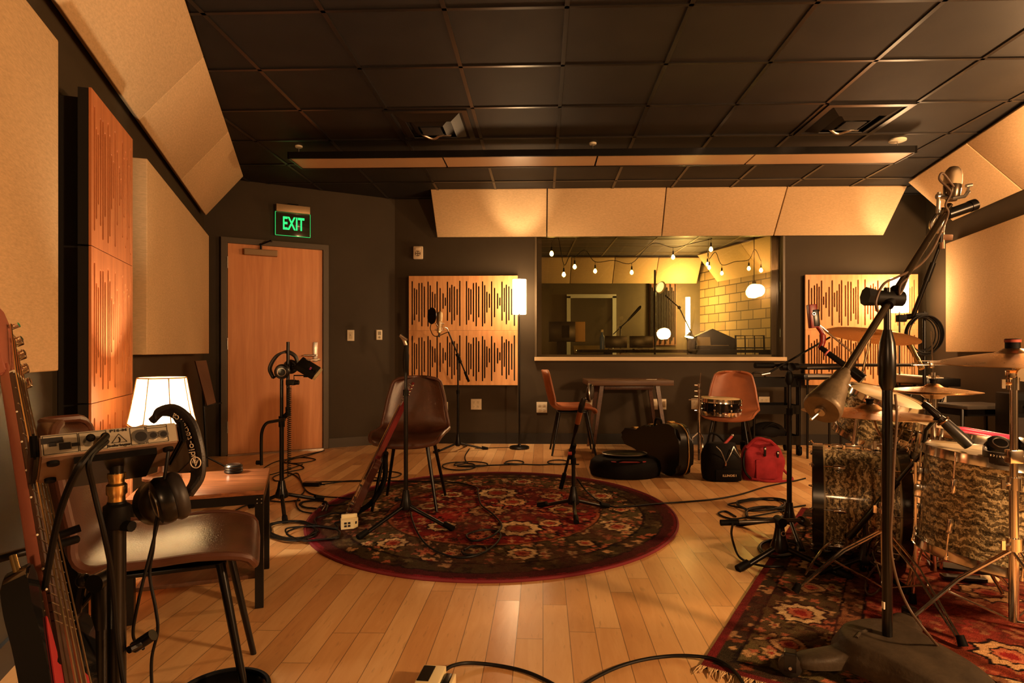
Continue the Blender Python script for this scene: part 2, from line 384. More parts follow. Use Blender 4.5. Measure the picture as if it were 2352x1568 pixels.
# ---------------------------------------------------------------- window to the control room
Wn = bpy.data.objects.new('window_1', None); C.objects.link(Wn); Wn.location = up((wl+wr)/2, WZ0); Wn['kind'] = 'structure'
def onB(s, d, z): p = up(wl, 0)+BA*s+BN*d; return V((p.x, p.y, z))
ww = (wr-wl).length; rb = math.atan2(BA.y, BA.x)
M_frame = mat('window_frame_paint', (.10,.072,.040), .4)
m = MB()
for s in (.012, ww-.012): m.box(onD(0,0,0)*0+onB(s, -T/2, (WZ0+WZ1)/2), (.022, T+.016, WZ1-WZ0), rz=rb)
m.box(onB(ww/2, -T/2, WZ1-.012), (ww, T, .022), rz=rb)
for s in (.05, ww-.05): m.box(onB(s, -.20, (WZ0+WZ1)/2), (.055, .035, WZ1-WZ0), rz=rb)
m.box(onB(ww/2, -.20, WZ0+.02), (ww-.05, .035, .03), rz=rb)
m.build('window_frame', M_frame, Wn, smooth=False)
m = MB(); m.box(onB(ww/2, -.085, WZ0-.012), (ww+.004, .28, .042), rz=rb, bev=.004); m.build('window_sill', mat('sill_maple', (.70,.52,.30), .4), Wn, smooth=False)
def glass(name, tint=(.93,.90,.80), r=1.0):
    m = bpy.data.materials.new(name); m.use_nodes = True; nt = m.node_tree; nt.nodes.clear(); L = nt.links.new
    o = N(nt, 'ShaderNodeOutputMaterial'); t = N(nt, 'ShaderNodeBsdfTransparent', I={'Color': (*tint, 1)}); g = N(nt, 'ShaderNodeBsdfGlossy', I={'Roughness': .0, 'Color': (1,1,1,1)})
    fr = N(nt, 'ShaderNodeFresnel', I={'IOR': 1.5}); k = N(nt, 'ShaderNodeMath', operation='MULTIPLY', I={1: r}); L(fr.outputs[0], k.inputs[0])
    mx = N(nt, 'ShaderNodeMixShader'); L(k.outputs[0], mx.inputs[0]); L(t.outputs[0], mx.inputs[1]); L(g.outputs[0], mx.inputs[2]); L(mx.outputs[0], o.inputs[0]); return m
M_glass = glass('window_glass', r=.7)
for d, tilt in ((-.06, 0.0), (-.20, 0.0)):
    m = MB(); m.box(onB(ww/2, d, (WZ0+WZ1)/2), (ww-.06, .006, WZ1-WZ0-.02), rz=rb, rx=tilt); m.build('window_pane', M_glass, Wn, smooth=False)
# ---------------------------------------------------------------- camera
cam = bpy.data.cameras.new('camera'); co = bpy.data.objects.new('camera', cam); C.objects.link(co); bpy.context.scene.camera = co
co.location = (0, 0, H); co.rotation_euler = (PI/2, 0, 0); cam.sensor_width = 36.0; cam.lens = 36.0*F/2352; cam.clip_start = .05
cam.shift_x = -(CX-1176)/2352; cam.shift_y = (CY-784)/2352
sc = bpy.context.scene; sc.view_settings.view_transform = 'Standard'; sc.view_settings.look = 'None'; sc.view_settings.exposure = 0.0; sc.view_settings.gamma = 1.0
sc.view_settings.use_curve_mapping = False
sc.cycles.use_denoising = True; sc.cycles.adaptive_threshold = .03
sc.cycles.max_bounces = 7; sc.cycles.diffuse_bounces = 3; sc.cycles.glossy_bounces = 3; sc.cycles.transparent_max_bounces = 12; sc.cycles.caustics_reflective = False; sc.cycles.caustics_refractive = False
sc.cycles.sample_clamp_indirect = 4.0
w = bpy.data.worlds.new('night'); sc.world = w; w.use_nodes = True; w.node_tree.nodes['Background'].inputs[0].default_value = (.10,.06,.03,1); w.node_tree.nodes['Background'].inputs[1].default_value = .05
# ---------------------------------------------------------------- cloth panels on the walls
def LP(s, d, z): p = L0+LA*s+LN*d; return V((p.x, p.y, z))
def RP(s, d, z): p = C_+RA*s+RN*d; return V((p.x, p.y, z))
def hexa(mb, front, back):
    A = [mb.bm.verts.new(p) for p in front]; B = [mb.bm.verts.new(p) for p in back]
    mb._f(A); mb._f(B[::-1]); mb.bridge(A, B)
    bmesh.ops.recalc_face_normals(mb.bm, faces=mb.bm.faces)
    q = bmesh.ops.bevel(mb.bm, geom=list(mb.bm.edges), offset=.006, segments=2, affect='EDGES', profile=.6)
def wall_panel(a, b, n, z0, z1, d, t, label):
    """cloth panel between plan points a and b whose face stands d off the wall"""
    a = up(a, 0); b = up(b, 0)
    th = thing('sound_baffle', label, 'acoustic panel', up((a+b)/2, (z0+z1)/2)-n*(t/2), 0, 'cloth covered wall panels')
    m = MB(); f = [up(a,z0), up(b,z0), up(b,z1), up(a,z1)]; hexa(m, f, [p-n*t for p in f]); m.build('cloth_face', M_fab, th, ang=60)
    m = MB(); q = t; e = .05; a2 = a+(b-a).normalized()*e; b2 = b-(b-a).normalized()*e
    k = [up(a2,z0+e)-n*t, up(b2,z0+e)-n*t, up(b2,z1-e)-n*t, up(a2,z1-e)-n*t]; back = [p-n*(d-t-.003) for p in k]
    A = [m.bm.verts.new(p) for p in k]; B = [m.bm.verts.new(p) for p in back]; m._f(A); m._f(B[::-1]); m.bridge(A, B)
    m.build('mounting_frame', M_slot, th, smooth=False)
pl = LWP(338, .12); pr = LWP(480, .12)
wall_panel(pl, pr, LN, 1.005, 2.05, .12, .075, 'tall beige cloth panel on the dark wall between the slotted wood column and the door')
pr = LWP(135, .10); wall_panel(pr-LA*1.22, pr, LN, .955, 2.10, .10, .06, 'beige cloth panel behind the bass guitar neck, cut off by the picture edge')
q = hit(2172, 800, C_, RN, .09)
wall_panel(up(q,0)+RA*1.6, up(q,0), RN, 1.02, 2.085, .09, .06, 'beige cloth panel beside the cable ring, above the crash cymbal')
def cloud(quad, n, label, grp):
    """tilted corner panel: quad = top a, top b, bottom b, bottom a"""
    th = thing('acoustic_baffle', label, 'acoustic panel', sum(quad, V())/4, 0, grp)
    nn = (quad[1]-quad[0]).cross(quad[3]-quad[0]).normalized()
    if nn.dot(V((0,0,-1))) < 0: nn = -nn
    m = MB(); hexa(m, quad, [p-nn*.045 for p in quad]); m.build('cloth_face', M_fab, th, ang=60)
    for s in (.22, .78):
        m = MB()
        a = quad[0].lerp(quad[1], s).lerp(quad[3].lerp(quad[2], s), .5)-nn*.046
        m.tube([a, a-nn*.06, a+V((0,0,.08))-nn*.12], .006, 6)
        m.build('wire_hanger', M_blackm, th)
names_l = ['beige tilted corner panel over the door end of the wall', 'beige tilted corner panel over the slotted wood column', 'beige tilted corner panel overhead, second from the picture edge', 'beige tilted corner panel overhead, largest in view']
S1 = 5.92
for i in range(4):
    b = S1-1.247*i; a = b-1.240
    cloud([LP(a,.37,2.70), LP(b,.37,2.70), LP(b,.05,2.30), LP(a,.05,2.30)], LN, ['beige tilted corner panel nearest the exit sign, its end hanging free', 'beige tilted corner panel, second counting from the exit sign', 'large beige tilted corner panel above the slotted wood column', 'beige tilted corner panel overhead, above the bass guitar'][i], 'corner panels under the ceiling along the door side')
tx = [988, 1257, 1531, 1809, 2085]; bx = [1003, 1256, 1520, 1777, 2030]
def ylerp(x, a, b): return a+(b-a)*(x-988)/(2085-988)
for i, lb in enumerate(['beige tilted corner panel above the two wood squares, with a bright round lamp spot', 'beige tilted corner panel over the window, second from the exit sign end', 'beige tilted corner panel over the window, third from the exit sign end', 'beige tilted corner panel with slanted free end above the shelf cart and window edge']):
    g = 1.2
    q = [BW(tx[i]+g, ylerp(tx[i],435,427), .40), BW(tx[i+1]-g, ylerp(tx[i+1],435,427), .40), BW(bx[i+1]-g, ylerp(bx[i+1],545,540), .06), BW(bx[i]+g, ylerp(bx[i],545,540), .06)]
    cloud(q, BN, lb, 'corner panels over the control room window')
for i in range(2):
    a = .70+1.16*i; b = a+1.15
    cloud([RP(a,.43,2.70), RP(b,.43,2.70), RP(b,.04,2.30), RP(a,.04,2.30)], RN, ['beige tilted corner panel behind the raised boom microphone', 'beige tilted corner panel cut by the picture edge, past a dark seam'][i], 'corner panels above the drum side wall')
# ---------------------------------------------------------------- slotted wood diffusers
SLOT = [(136,352,632),(150,396,603),(164,404,567),(180,364,613),(198,362,642),(214,386,585),(238,354,643),(252,378,624),(266,420,555),(282,432,525),(296,354,642),(315,396,585),(334,430,531),(349,457,511),(362,356,607),(377,395,552),(390,375,630),(406,386,605),(424,402,570),(441,350,640)]
SLOTS = [((x-115)/347, 1-(a-320)/347, 1-(b-320)/347) for x, a, b in SLOT]
def tile(M, S, flip, label, grp, face, w=.026, t=.022):
    th = thing('slotted_tile', label, 'wood diffuser', M.translation, 0, grp)
    m = MB(); xs = 0.0
    sl = sorted([((1-x) if flip else x, a, b) for x, a, b in SLOTS])
    for x, a, b in sl:
        x0, x1 = x-w/2, x+w/2; r = w/2
        m.prism([(p*S, q*S) for p, q in ((xs,0),(x0,0),(x0,1),(xs,1))], t, M)
        arc = [(x+r*math.cos(k*PI/5), a-r+r*math.sin(k*PI/5)) for k in range(6)]
        m.prism([(p*S, q*S) for p, q in [(x0,1),(x0,a-r)]+arc[::-1][1:-1]+[(x1,a-r),(x1,1)]], t, M)
        arc = [(x+r*math.cos(-k*PI/5), b+r+r*math.sin(-k*PI/5)) for k in range(6)]
        m.prism([(p*S, q*S) for p, q in [(x0,0),(x0,b+r)]+arc[::-1][1:-1]+[(x1,b+r),(x1,0)]], t, M)
        xs = x1
    m.prism([(p*S, q*S) for p, q in ((xs,0),(1,0),(1,1),(xs,1))], t, M)
    m.build('slotted_face', face, th, smooth=False)
    m = MB(); m.box((0,0,0), (S-.004, S-.004, .035), M=M @ Matrix.Translation((S/2, S/2, -.0185))); m.build('felt_backing', M_slot, th, smooth=False)
    return th
def squares(px0, px1, y0, flip, where, d=.06):
    a = BW(px0, y0, d); b = BW(px1, y0, d); S = (b-a).length/2
    for i in range(2):
        for j in range(2):
            o = a+BA*(S*i); o = V((o.x, o.y, a.z-S*(j+1)))
            tile(frame(o, BA, (0,0,1)), S-.0015, flip, '%s birch slotted square of the four %s' % (('upper','lower')[j]+(' window side' if (i == (0 if flip else 1)) else ' corner side'), where), 'slotted birch squares '+where, M_diff)
squares(940, 1189.5, 634, False, 'behind the pop filter microphone')
squares(1848, 2106, 631, True, 'behind the drum kit')
a = LWP(203.5, .12); S = .609
for j in range(4):
    o = V((a.x, a.y, 2.045-.612*(j+1)))
    tile(frame(o, LA, (0,0,1)), S, False, ['topmost', 'second from top', 'third from top', 'lowest'][j]+' cherry slotted tile in the tall wall column', 'slotted cherry tiles in a column', M_cherry, t=.009)
m = MB(); m.box(up(a+LA*S/2-LN*.079, .83), (S-.12, .076, 2.38), rz=math.atan2(LA.y, LA.x))
tag(m.build('mounting_box', M_slot, smooth=False), 'black box carrying the cherry slotted column off the wall', 'mount')
# ---------------------------------------------------------------- small wall fittings
def plate(name, label, cat, c, n, a, w, h, parts, grp=None, t=.008):
    th = thing(name, label, cat, c, 0, grp); M = frame(c, a, (0,0,1))
    m = MB(); m.box((0,0,0), (w, h, t), M=M @ Matrix.Translation((0,0,t/2)), bev=.002); m.build('cover', M_white, th)
    parts(th, M, t); return th
def outlet4(th, M, t):
    for x in (-.024, .024):
        for y in (-.026, .022):
            m = MB(); m.lathe((M @ V((x,y,t))), M.col[2].xyz, [(0,.0185),(.0015,.0185),(.002,.017)], 18); m.build('socket', M_white, th)
            m = MB()
            for dx, dy, h in ((-.006,.005,.008),(.006,.005,.008),(0,-.007,.005)): m.box((0,0,0), (.003, h, .002), M=M @ Matrix.Translation((x+dx, y+dy, t+.0017)))
            m.build('slots', M_ivorydark, th, smooth=False)
def outlet2(th, M, t):
    for y in (-.022, .022):
        m = MB(); m.lathe((M @ V((0,y,t))), M.col[2].xyz, [(0,.0175),(.0015,.0175),(.002,.016)], 18); m.build('socket', M_white, th)
        m = MB()
        for dx, dy, h in ((-.006,.005,.008),(.006,.005,.008),(0,-.007,.005)): m.box((0,0,0), (.003, h, .002), M=M @ Matrix.Translation((dx, y+dy, t+.0017)))
        m.build('slots', M_ivorydark, th, smooth=False)
G4 = 'four socket wall outlets'
for px, py, lb in ((1094,928,'square four socket outlet below the birch squares, beside the microphone stand pole'), (1244.5,935,'square four socket outlet on the wall beside the tan chair back'), (1348,925,'four socket outlet seen behind the tan chair and low microphone'),
                   (1017,935,'outlet plate half hidden behind the dark leather chair back'), (1755,923,'four socket outlet between the shelves of the black cart'), (1600,927,'outlet plate behind the chrome cymbal stand')):
    plate('wall_outlet', lb, 'outlet', BW(px, py, .001), BN, BA, .118, .118, outlet4, G4)
plate('wall_outlet', 'slim two socket outlet behind the slanted table leg', 'outlet', BW(1503, 928, .001), BN, BA, .072, .116, outlet2)
def rocker(th, M, t):
    m = MB(); m.box((0,0,0), (.034, .068, .008), M=M @ Matrix.Translation((0,0,t)), bev=.002); m.build('rocker', mat('rocker_dark', (.30,.22,.12), .5), th)
plate('data_plate', 'narrow wall plate just past the slanted table leg', 'wall plate', BW(1525, 928, .001), BN, BA, .050, .116, rocker)
def toggle(th, M, t):
    for x in (-.018, .018)[:1]:
        m = MB(); m.box((0,0,0), (.036, .072, .005), M=M @ Matrix.Translation((0,0,t)), bev=.0015); m.build('dimmer', mat('almond', (.62,.52,.34), .4), th)
        m = MB(); m.box((0,0,0), (.010, .022, .014), M=M @ Matrix.Translation((0,.004,t+.006)), bev=.002); m.build('toggle', M_white, th)
plate('light_switch', 'almond light switch plate on the dark wall next to the door', 'light switch', DW(805.5, 770, .001), DN, DA, .075, .118, toggle)
def thermo(th, M, t):
    m = MB(); m.box((0,0,0), (.066, .108, .020), M=M @ Matrix.Translation((0,0,.010)), bev=.006); m.build('case', M_white, th)
    m = MB(); m.box((0,0,0), (.034, .040, .003), M=M @ Matrix.Translation((0,.018,.0205))); m.build('display', mat('lcd', (.20,.17,.10), .25), th, smooth=False)
    m = MB(); m.cyl(M @ V((0,-.026,.019)), M @ V((0,-.026,.024)), .012, n=20); m.build('dial', mat('dial_grey', (.22,.18,.12), .4), th)
plate('thermostat', 'small thermostat with a dark display near the wall corner', 'thermostat', DW(870.5, 769, .001), DN, DA, .070, .112, thermo, t=.004)
def strobe(th, M, t):
    m = MB(); m.box((0,0,0), (.108, .144, .034), M=M @ Matrix.Translation((0,0,.020)), bev=.012); m.build('housing', mat('strobe_ivory', (.74,.60,.42), .35), th)
    m = MB(); m.box((0,0,0), (.060, .026, .016), M=M @ Matrix.Translation((0,.042,.040)), bev=.006); m.build('strobe_lens', mat('lens_clear', (.80,.66,.48), .12), th)
    m = MB(); m.cyl(M @ V((0,-.010,.034)), M @ V((0,-.010,.041)), .030, n=24); m.build('speaker_grille', mat('grille_dark', (.16,.10,.05), .6), th)
    m = MB()
    for k in range(4):
        x = .018*math.cos(k*PI/2+.78); y = .018*math.sin(k*PI/2+.78)-.010; m.cyl(M @ V((x,y,.040)), M @ V((x,y,.0425)), .008, n=10)
    m.build('grille_dots', M_white, th)
plate('alarm_strobe', 'ivory fire alarm strobe box high beside the wall corner', 'fire alarm', BW(961.5, 581, .001), BN, BA, .094, .128, strobe)
# exit sign
c = DW(673, 508, .05); M = frame(c, DA, (0,0,1)); th = thing('exit_sign', 'green lit exit sign above the wooden door', 'exit sign', c)
sw = (DW(712,500,.05)-DW(633,500,.05)).length
m = MB(); m.box((0,0,0), (sw*.97, .075, .085), M=M @ Matrix.Translation((0,.120,-.006)), bev=.004); m.build('housing', mat('sign_housing', (.48,.33,.18), .4, metal=.4), th)
m = MB(); m.box((0,0,0), (sw*.3, .02, .06), M=M @ Matrix.Translation((0,.165,-.01))); m.build('ceiling_mount', M_blackm, th, smooth=False)
M_acr = mat('smoked_acrylic', (.035,.040,.022), .08, spec=.6, coat=.4)
m = MB(); m.box((0,0,0), (sw, .235, .008), M=M @ Matrix.Translation((0,-.035,0)), bev=.002); m.build('sign_face', M_acr, th)
m = MB(); y0, y1, x0 = -.152, .083, sw/2
for a, b in (((-x0,y0),(x0,y0)),((x0,y0),(x0,y1)),((x0,y1),(-x0,y1)),((-x0,y1),(-x0,y0))): m.tube([M @ V((*a,0)), M @ V((*b,0))], .004, 6)
m.build('lit_edge', glow('exit_edge', (.02,.34,.07), 1.0), th)
text('EXIT', .185, M @ Matrix.Translation((.004,-.034,.0045)), M_exit, th, sx=.56, bold=True)
# ---------------------------------------------------------------- ceiling things
lz0, lz1 = 2.578, 2.632
fa = P(660, 364, F*(lz0-H)/(CY-364)); fb = P(2107, 350, F*(lz0-H)/(CY-350)); fd = (fb-fa).normalized(); fn = V((-fd.y, fd.x, 0)); fl = (fb-fa).length; FWD = .30
th = thing('pendant_light', 'long black linear light hanging below the ceiling, unlit', 'ceiling light', (fa+fb)/2+fn*FWD/2)
fr = math.atan2(fd.y, fd.x)
def onF(s, t, z): p = fa+fd*s+fn*t; return V((p.x, p.y, z))
m = MB()
for t in (.008, FWD-.008): m.box(onF(fl/2, t, (lz0+lz1)/2), (fl, .016, lz1-lz0), rz=fr)
for s in (.008, fl-.008): m.box(onF(s, FWD/2, (lz0+lz1)/2), (.016, FWD, lz1-lz0), rz=fr)
m.box(onF(fl/2, FWD/2, lz1-.004), (fl-.01, FWD-.01, .008), rz=fr); m.build('housing', M_black, th, smooth=False)
M_opal = mat('opal_diffuser', (.52,.34,.19), .32, spec=.6)
for k in range(4):
    a = fl*k/4+.012; b = fl*(k+1)/4-.002
    m = MB(); m.box(onF((a+b)/2, FWD/2, lz0+.012), (b-a, FWD-.036, .012), rz=fr); m.build('diffuser', M_opal, th, smooth=False)
for px, py in ((677,330),(1365,317),(2083,311)):
    q = P(px, py, F*(CEIL-.01-H)/(CY-py)); s = (q-fa).dot(fd)
    m = MB(); m.cyl(onF(s,FWD/2,lz1), onF(s,FWD/2,CEIL), .004, n=8); rr = .065 if px > 2000 else .03
    m.build('hanger_rod', M_steel, th)
    m = MB(); m.lathe(onF(s,FWD/2,CEIL-.014), (0,0,1), [(0,rr*.85),(.004,rr),(.014,rr)], 24); m.build('canopy', M_white, th)
def vent(px0, px1, py0, py1, label, openv):
    c = P((px0+px1)/2, (py0+py1)/2, F*(CEIL-H)/(CY-(py0+py1)/2)); th = thing('ceiling_vent', label, 'air vent', (c.x,c.y,CEIL), -.0324, 'square ceiling air vents')
    h = .297; M_v = M_tbar
    m = MB()
    for sx, sy in ((0,1),(0,-1),(1,0),(-1,0)):
        m.box((sx*(h-.02), sy*(h-.02), -.012), (.04 if sx else 2*h, .04 if sy else 2*h-.08, .010))
    m.build('rim', M_v, th, world=False, smooth=False)
    for k, (a, b, z0, z1) in enumerate(((.235,.165,-.006,-.040),(.155,.095,-.010,-.046))):
        m = MB()
        pr = [(a,z0),(b,z1)]
        q = []
        for r, z in pr: q.append([m.bm.verts.new((x*r, y*r, z)) for x, y in ((-1,-1),(1,-1),(1,1),(-1,1))])
        m.bridge(q[0], q[1]); m.build('louver_ring', mat('louver_black', (.014,.012,.010), .42, spec=.4), th, world=False, smooth=False, solid=.006)
    m = MB(); m.box((0,0,-.050), (.15,.15,.006), bev=.002); m.build('center_plate', M_slot, th, world=False)
    m = MB(); m.box((0,0,-.004), (.56,.56,.006)); m.build('duct_dark', M_slot, th, world=False, smooth=False)
    if openv:
        m = MB(); m.tube(bez([(-.1,.12,-.03),(-.02,.16,-.05),(.05,.10,-.045),(.12,.14,-.03)],8), .010, 8); m.build('damper_lever', M_steel, th, world=False)
    return th
vent(895, 1090, 252, 320, 'square black air vent nearer the exit sign', True)
vent(1835, 2075, 240, 306, 'square black air vent above the drum kit side', True)
# ---------------------------------------------------------------- lamps
def floor_lamp(px, Y, zb, zt, r, label):
    th = thing('floor_lamp', label, 'floor lamp', GP(px, Y), 0, 'slim floor lamps with white drum shades')
    m = MB(); m.lathe((0,0,0), (0,0,1), [(0,.105),(.018,.105),(.024,.098),(.028,.02),(.05,.012)], 36); m.build('base', M_black, th, world=False)
    m = MB(); m.cyl((0,0,.03), (0,0,zb+.12), .0085, n=12); m.build('pole', M_black, th, world=False)
    m = MB(); m.lathe((0,0,zb), (0,0,1), [(0,r),(zt-zb,r)], 32, caps=False); m.build('lamp_shade', M_lamp, th, world=False)
    for z in (zb, zt):
        m = MB(); m.torus((0,0,z), (0,0,1), r, .0025, 32, 6)
        if z == zb:
            for k in range(3): m.tube([(0,0,zb+.02), (r*math.cos(k*2.094), r*math.sin(k*2.094), zb+.004)], .002, 6)
        m.build('shade_ring', M_lampcap, th, world=False)
    m = MB(); m.ball((0,0,zb+.14), .03, 14, 10, (1,1,1.2)); m.build('bulb', M_bulbhot, th, world=False)
    return th
floor_lamp(1193, 6.40, 1.42, 1.785, .072, 'slim floor lamp with white drum shade beside the control room window')
floor_lamp(2066, 6.28, 1.43, 1.79, .082, 'floor lamp with white drum shade behind the large boom stand')
# ---------------------------------------------------------------- control room behind the glass
def cw(name, a, b, z0, z1, mm, t=.1, n=None):
    m = MB(); d = (b-a).normalized(); n = n or V((d.y,-d.x,0)); wall_box(m, a, b, n, z0, z1, t); return struct(name, m, mm, smooth=False)
M_cwall = mat('control_wall', (.10,.078,.045), .7, var=.1)
YB = 7.02
cl, cr0, cr1, cb = V((.15,11.25,0)), V((3.30,11.25,0)), V((4.55,7.0,0)), V((-.35,7.0,0))
cw('wall_far', cl, cr0+V((.1,0,0)), 0, 2.74, M_cwall, n=V((0,-1,0)))
cw('wall_control_left', cb, cl, 0, 2.74, M_cwall, n=V((1,-.12,0)).normalized())
def stone():
    m = mat('stone_tiles', (.30,.20,.09), .75); nt = m.node_tree; b = nt.nodes['Principled BSDF']
    tc = N(nt, 'ShaderNodeTexCoord'); sp = N(nt, 'ShaderNodeSeparateXYZ'); cb_ = N(nt, 'ShaderNodeCombineXYZ')
    nt.links.new(tc.outputs['Object'], sp.inputs[0]); nt.links.new(sp.outputs[1], cb_.inputs[0]); nt.links.new(sp.outputs[2], cb_.inputs[1])
    br = N(nt, 'ShaderNodeTexBrick', I={'Color1': (.26,.17,.07,1), 'Color2': (.40,.28,.13,1), 'Mortar': (.06,.04,.02,1), 'Scale': 1.0, 'Mortar Size': .008, 'Brick Width': .30, 'Row Height': .155}); br.offset = .37
    nt.links.new(cb_.outputs[0], br.inputs['Vector']); nt.links.new(br.outputs[0], b.inputs['Base Color'])
    bp = N(nt, 'ShaderNodeBump', I={'Strength': .6, 'Distance': .02}); nt.links.new(br.outputs[1], bp.inputs['Height']); bp.invert = True; nt.links.new(bp.outputs[0], b.inputs['Normal']); return m
nR = V((-(cr0.y-cr1.y), (cr0.x-cr1.x), 0)).normalized()
cw('wall_control_right', cr0, cr1, 0, 2.74, stone(), n=nR)
m = MB(); m.prism([(cb.x-.2,YB),(cr1.x+.2,YB),(cr0.x+.2,11.4),(cl.x-.2,11.4)], .08, z0=-.08); struct('floor_control', m, mat('control_carpet', (.05,.035,.022), .9), smooth=False)
m = MB(); m.prism([(cb.x-.2,YB-.02),(cr1.x+.2,YB-.02),(cr0.x+.2,11.4),(cl.x-.2,11.4)], .08, z0=2.74); struct('ceiling_control', m, mat('control_ceiling', (.05,.04,.028), .6), smooth=False)
m = MB()
for i in range(8): m.box((.2+.61*i, 9.2, 2.737), (.024, 4.2, .006))
for j in range(7): m.box((2.2, 7.4+.61*j, 2.736), (4.6, .024, .006))
struct('ceiling_grid_control', m, mat('pale_tee', (.20,.16,.10), .4), smooth=False)
def rc(s, d, z): p = cr0+(cr1-cr0).normalized()*s+nR*d; return V((p.x,p.y,z))
gq = 'corner panels in the control room'
for i in range(4):
    a = .10+.78*i; b = a+.77
    cloud([V((a,10.80,2.70)), V((b,10.80,2.70)), V((b,11.15,2.28)), V((a,11.15,2.28))], None, 'tan corner panel on the far control room wall, '+['behind the first bulbs of the string','second along the wall','third along the wall','against the bright corner'][i], gq)
for i in range(3):
    a = .62+1.2*i; b = a+1.19
    cloud([rc(a,.45,2.70), rc(b,.45,2.70), rc(b,.05,2.25), rc(a,.05,2.25)], None, 'bright tilted corner panel over the stone control room wall, '+['lit by the corner lamp','behind the hanging globe','beside the window edge'][i], gq)
# slatted wood diffuser on the far wall, not hanging
a = P(1492, 650, 11.22); th = thing('slat_diffuser', 'dark reddish slatted wood panel on the far control room wall', 'wood diffuser', P(1523, 715, 11.22))
m = MB(); m.box((P(1523,715,11.2).x, 11.22, 1.72), (.50, .03, 1.15)); m.build('panel', mat('dark_red_wood', (.15,.055,.025), .5), th, smooth=False)
m = MB()
for k in range(16): m.box((P(1523,715,11.2).x-.225+.03*k, 11.19, 1.72), (.014, .03, 1.1-.12*(k % 3)))
m.build('slats', M_slot, th, smooth=False)
# pale framed glass door on the far wall
fx0, fx1, fz = P(1306,700,11.2).x, P(1411,700,11.2).x, P(1300,680,11.2).z
th = thing('glass_door', 'pale framed glass door on the far control room wall', 'door', ((fx0+fx1)/2, 11.2, 0)); M_pale = mat('pale_frame', (.55,.60,.58), .4)
m = MB()
for x in (fx0, fx1): m.box((x, 11.21, fz/2), (.07,.05,fz))
m.box(((fx0+fx1)/2, 11.21, fz), (fx1-fx0+.07,.05,.07)); m.build('door_frame', M_pale, th, smooth=False)
m = MB(); m.box(((fx0+fx1)/2, 11.225, fz/2), (fx1-fx0-.07,.01,fz-.05)); m.build('door_glass', mat('dark_glass', (.035,.030,.018), .35, spec=.3), th, smooth=False)
# string of bulbs
M_bulb = glow('bulb_glow', (1.0,.62,.16), 20)
BP = [(1267,582,7.6),(1295,630,8.0),(1320,612,8.3),(1367,622,8.6),(1451,625,8.6),(1546,590,8.3),(1633,572,7.9),(1625,606,9.6),(1629,614,9.3),(1658,627,9.5),(1720,616,9.1),(1748,620,8.7)]
pts = []
th = thing('string_lights', 'string of glowing bulbs across the control room ceiling', 'string lights', P(1451,600,8.6))
for i, (x, y, Y) in enumerate(BP):
    p = P(x, y, Y); s = V((p.x, p.y, p.z+.13))
    m = MB(); m.lathe(p-V((0,0,.035)), (0,0,1), [(0,.004),(.012,.020),(.030,.026),(.048,.020),(.065,.010)], 14); m.build('bulb', M_bulb, th)
    m = MB(); m.cyl(p+V((0,0,.030)), p+V((0,0,.085)), .013, .010, n=10); m.cyl(p+V((0,0,.085)), s, .003, n=6); m.build('socket', M_blackm, th)
    pts.append(s)
    if i < len(BP)-1:
        q = BP[i+1]; q = P(q[0], q[1]-15, q[2]); mid = (s+q)/2; pts.append(V((mid.x, mid.y, min(2.70, max(s.z, q.z)+(.12 if i % 2 == 0 else .02)))))
m = MB(); m.tube(bez(pts, 6), .005, 6); m.build('wire', M_blackm, th)
# globe lamp on its rod
p = P(1732, 668, 8.9); th = thing('globe_lamp', 'big glowing globe hanging by the stone wall in the control room', 'pendant lamp', p)
m = MB(); m.ball(p, .105, 28, 18); m.build('globe', glow('globe_glow', (1.0,.66,.18), 15), th)
m = MB(); m.cyl(p+V((0,0,.10)), (p.x,p.y,2.73), .006, n=8); m.cyl(p+V((0,0,.10)), p+V((0,0,.14)), .03, n=14); m.build('rod', M_black, th)
# glowing tube added for the strongly lit wall edge; the corner's lamp is hidden
p = GP(1580, 10.75); th = thing('corner_glow', 'glowing column standing in for the lit wall edge in the control room corner', 'floor lamp', p)
m = MB(); m.cyl(p+V((0,0,1.28)), p+V((0,0,1.99)), .040, n=20); m.build('glowing_tube', glow('tube_glow', (1.0,.70,.26), 34), th)
m = MB(); m.lathe(p, (0,0,1), [(0,.13),(.02,.13),(.03,.02),(1.24,.02),(1.28,.042)], 20); m.build('stand', M_black, th)
# near wing speaker on its stand
c = P(1290, 762, 8.0); th = thing('studio_monitor', 'black studio monitor with tan side, behind the glass', 'speaker', (c.x, c.y, 0))
m = MB(); m.box((c.x, c.y, c.z), (.34,.30,.26), bev=.008); m.build('cabinet', M_black, th)
m = MB(); m.box((c.x+.238, c.y+.05, c.z), (.135,.22,.262), bev=.004); m.build('side_panel', mat('tan_side', (.55,.36,.14), .5), th)
m = MB(); m.box((c.x+.04, c.y-.152, c.z+.0), (.10,.006,.16)); m.build('rear_plate', M_blackm, th, smooth=False)
m = MB(); m.box((c.x, c.y, (c.z-.13)/2), (.12,.12,c.z-.135)); m.box((c.x,c.y,.015), (.30,.30,.03)); m.build('stand', M_blackm, th, smooth=False)
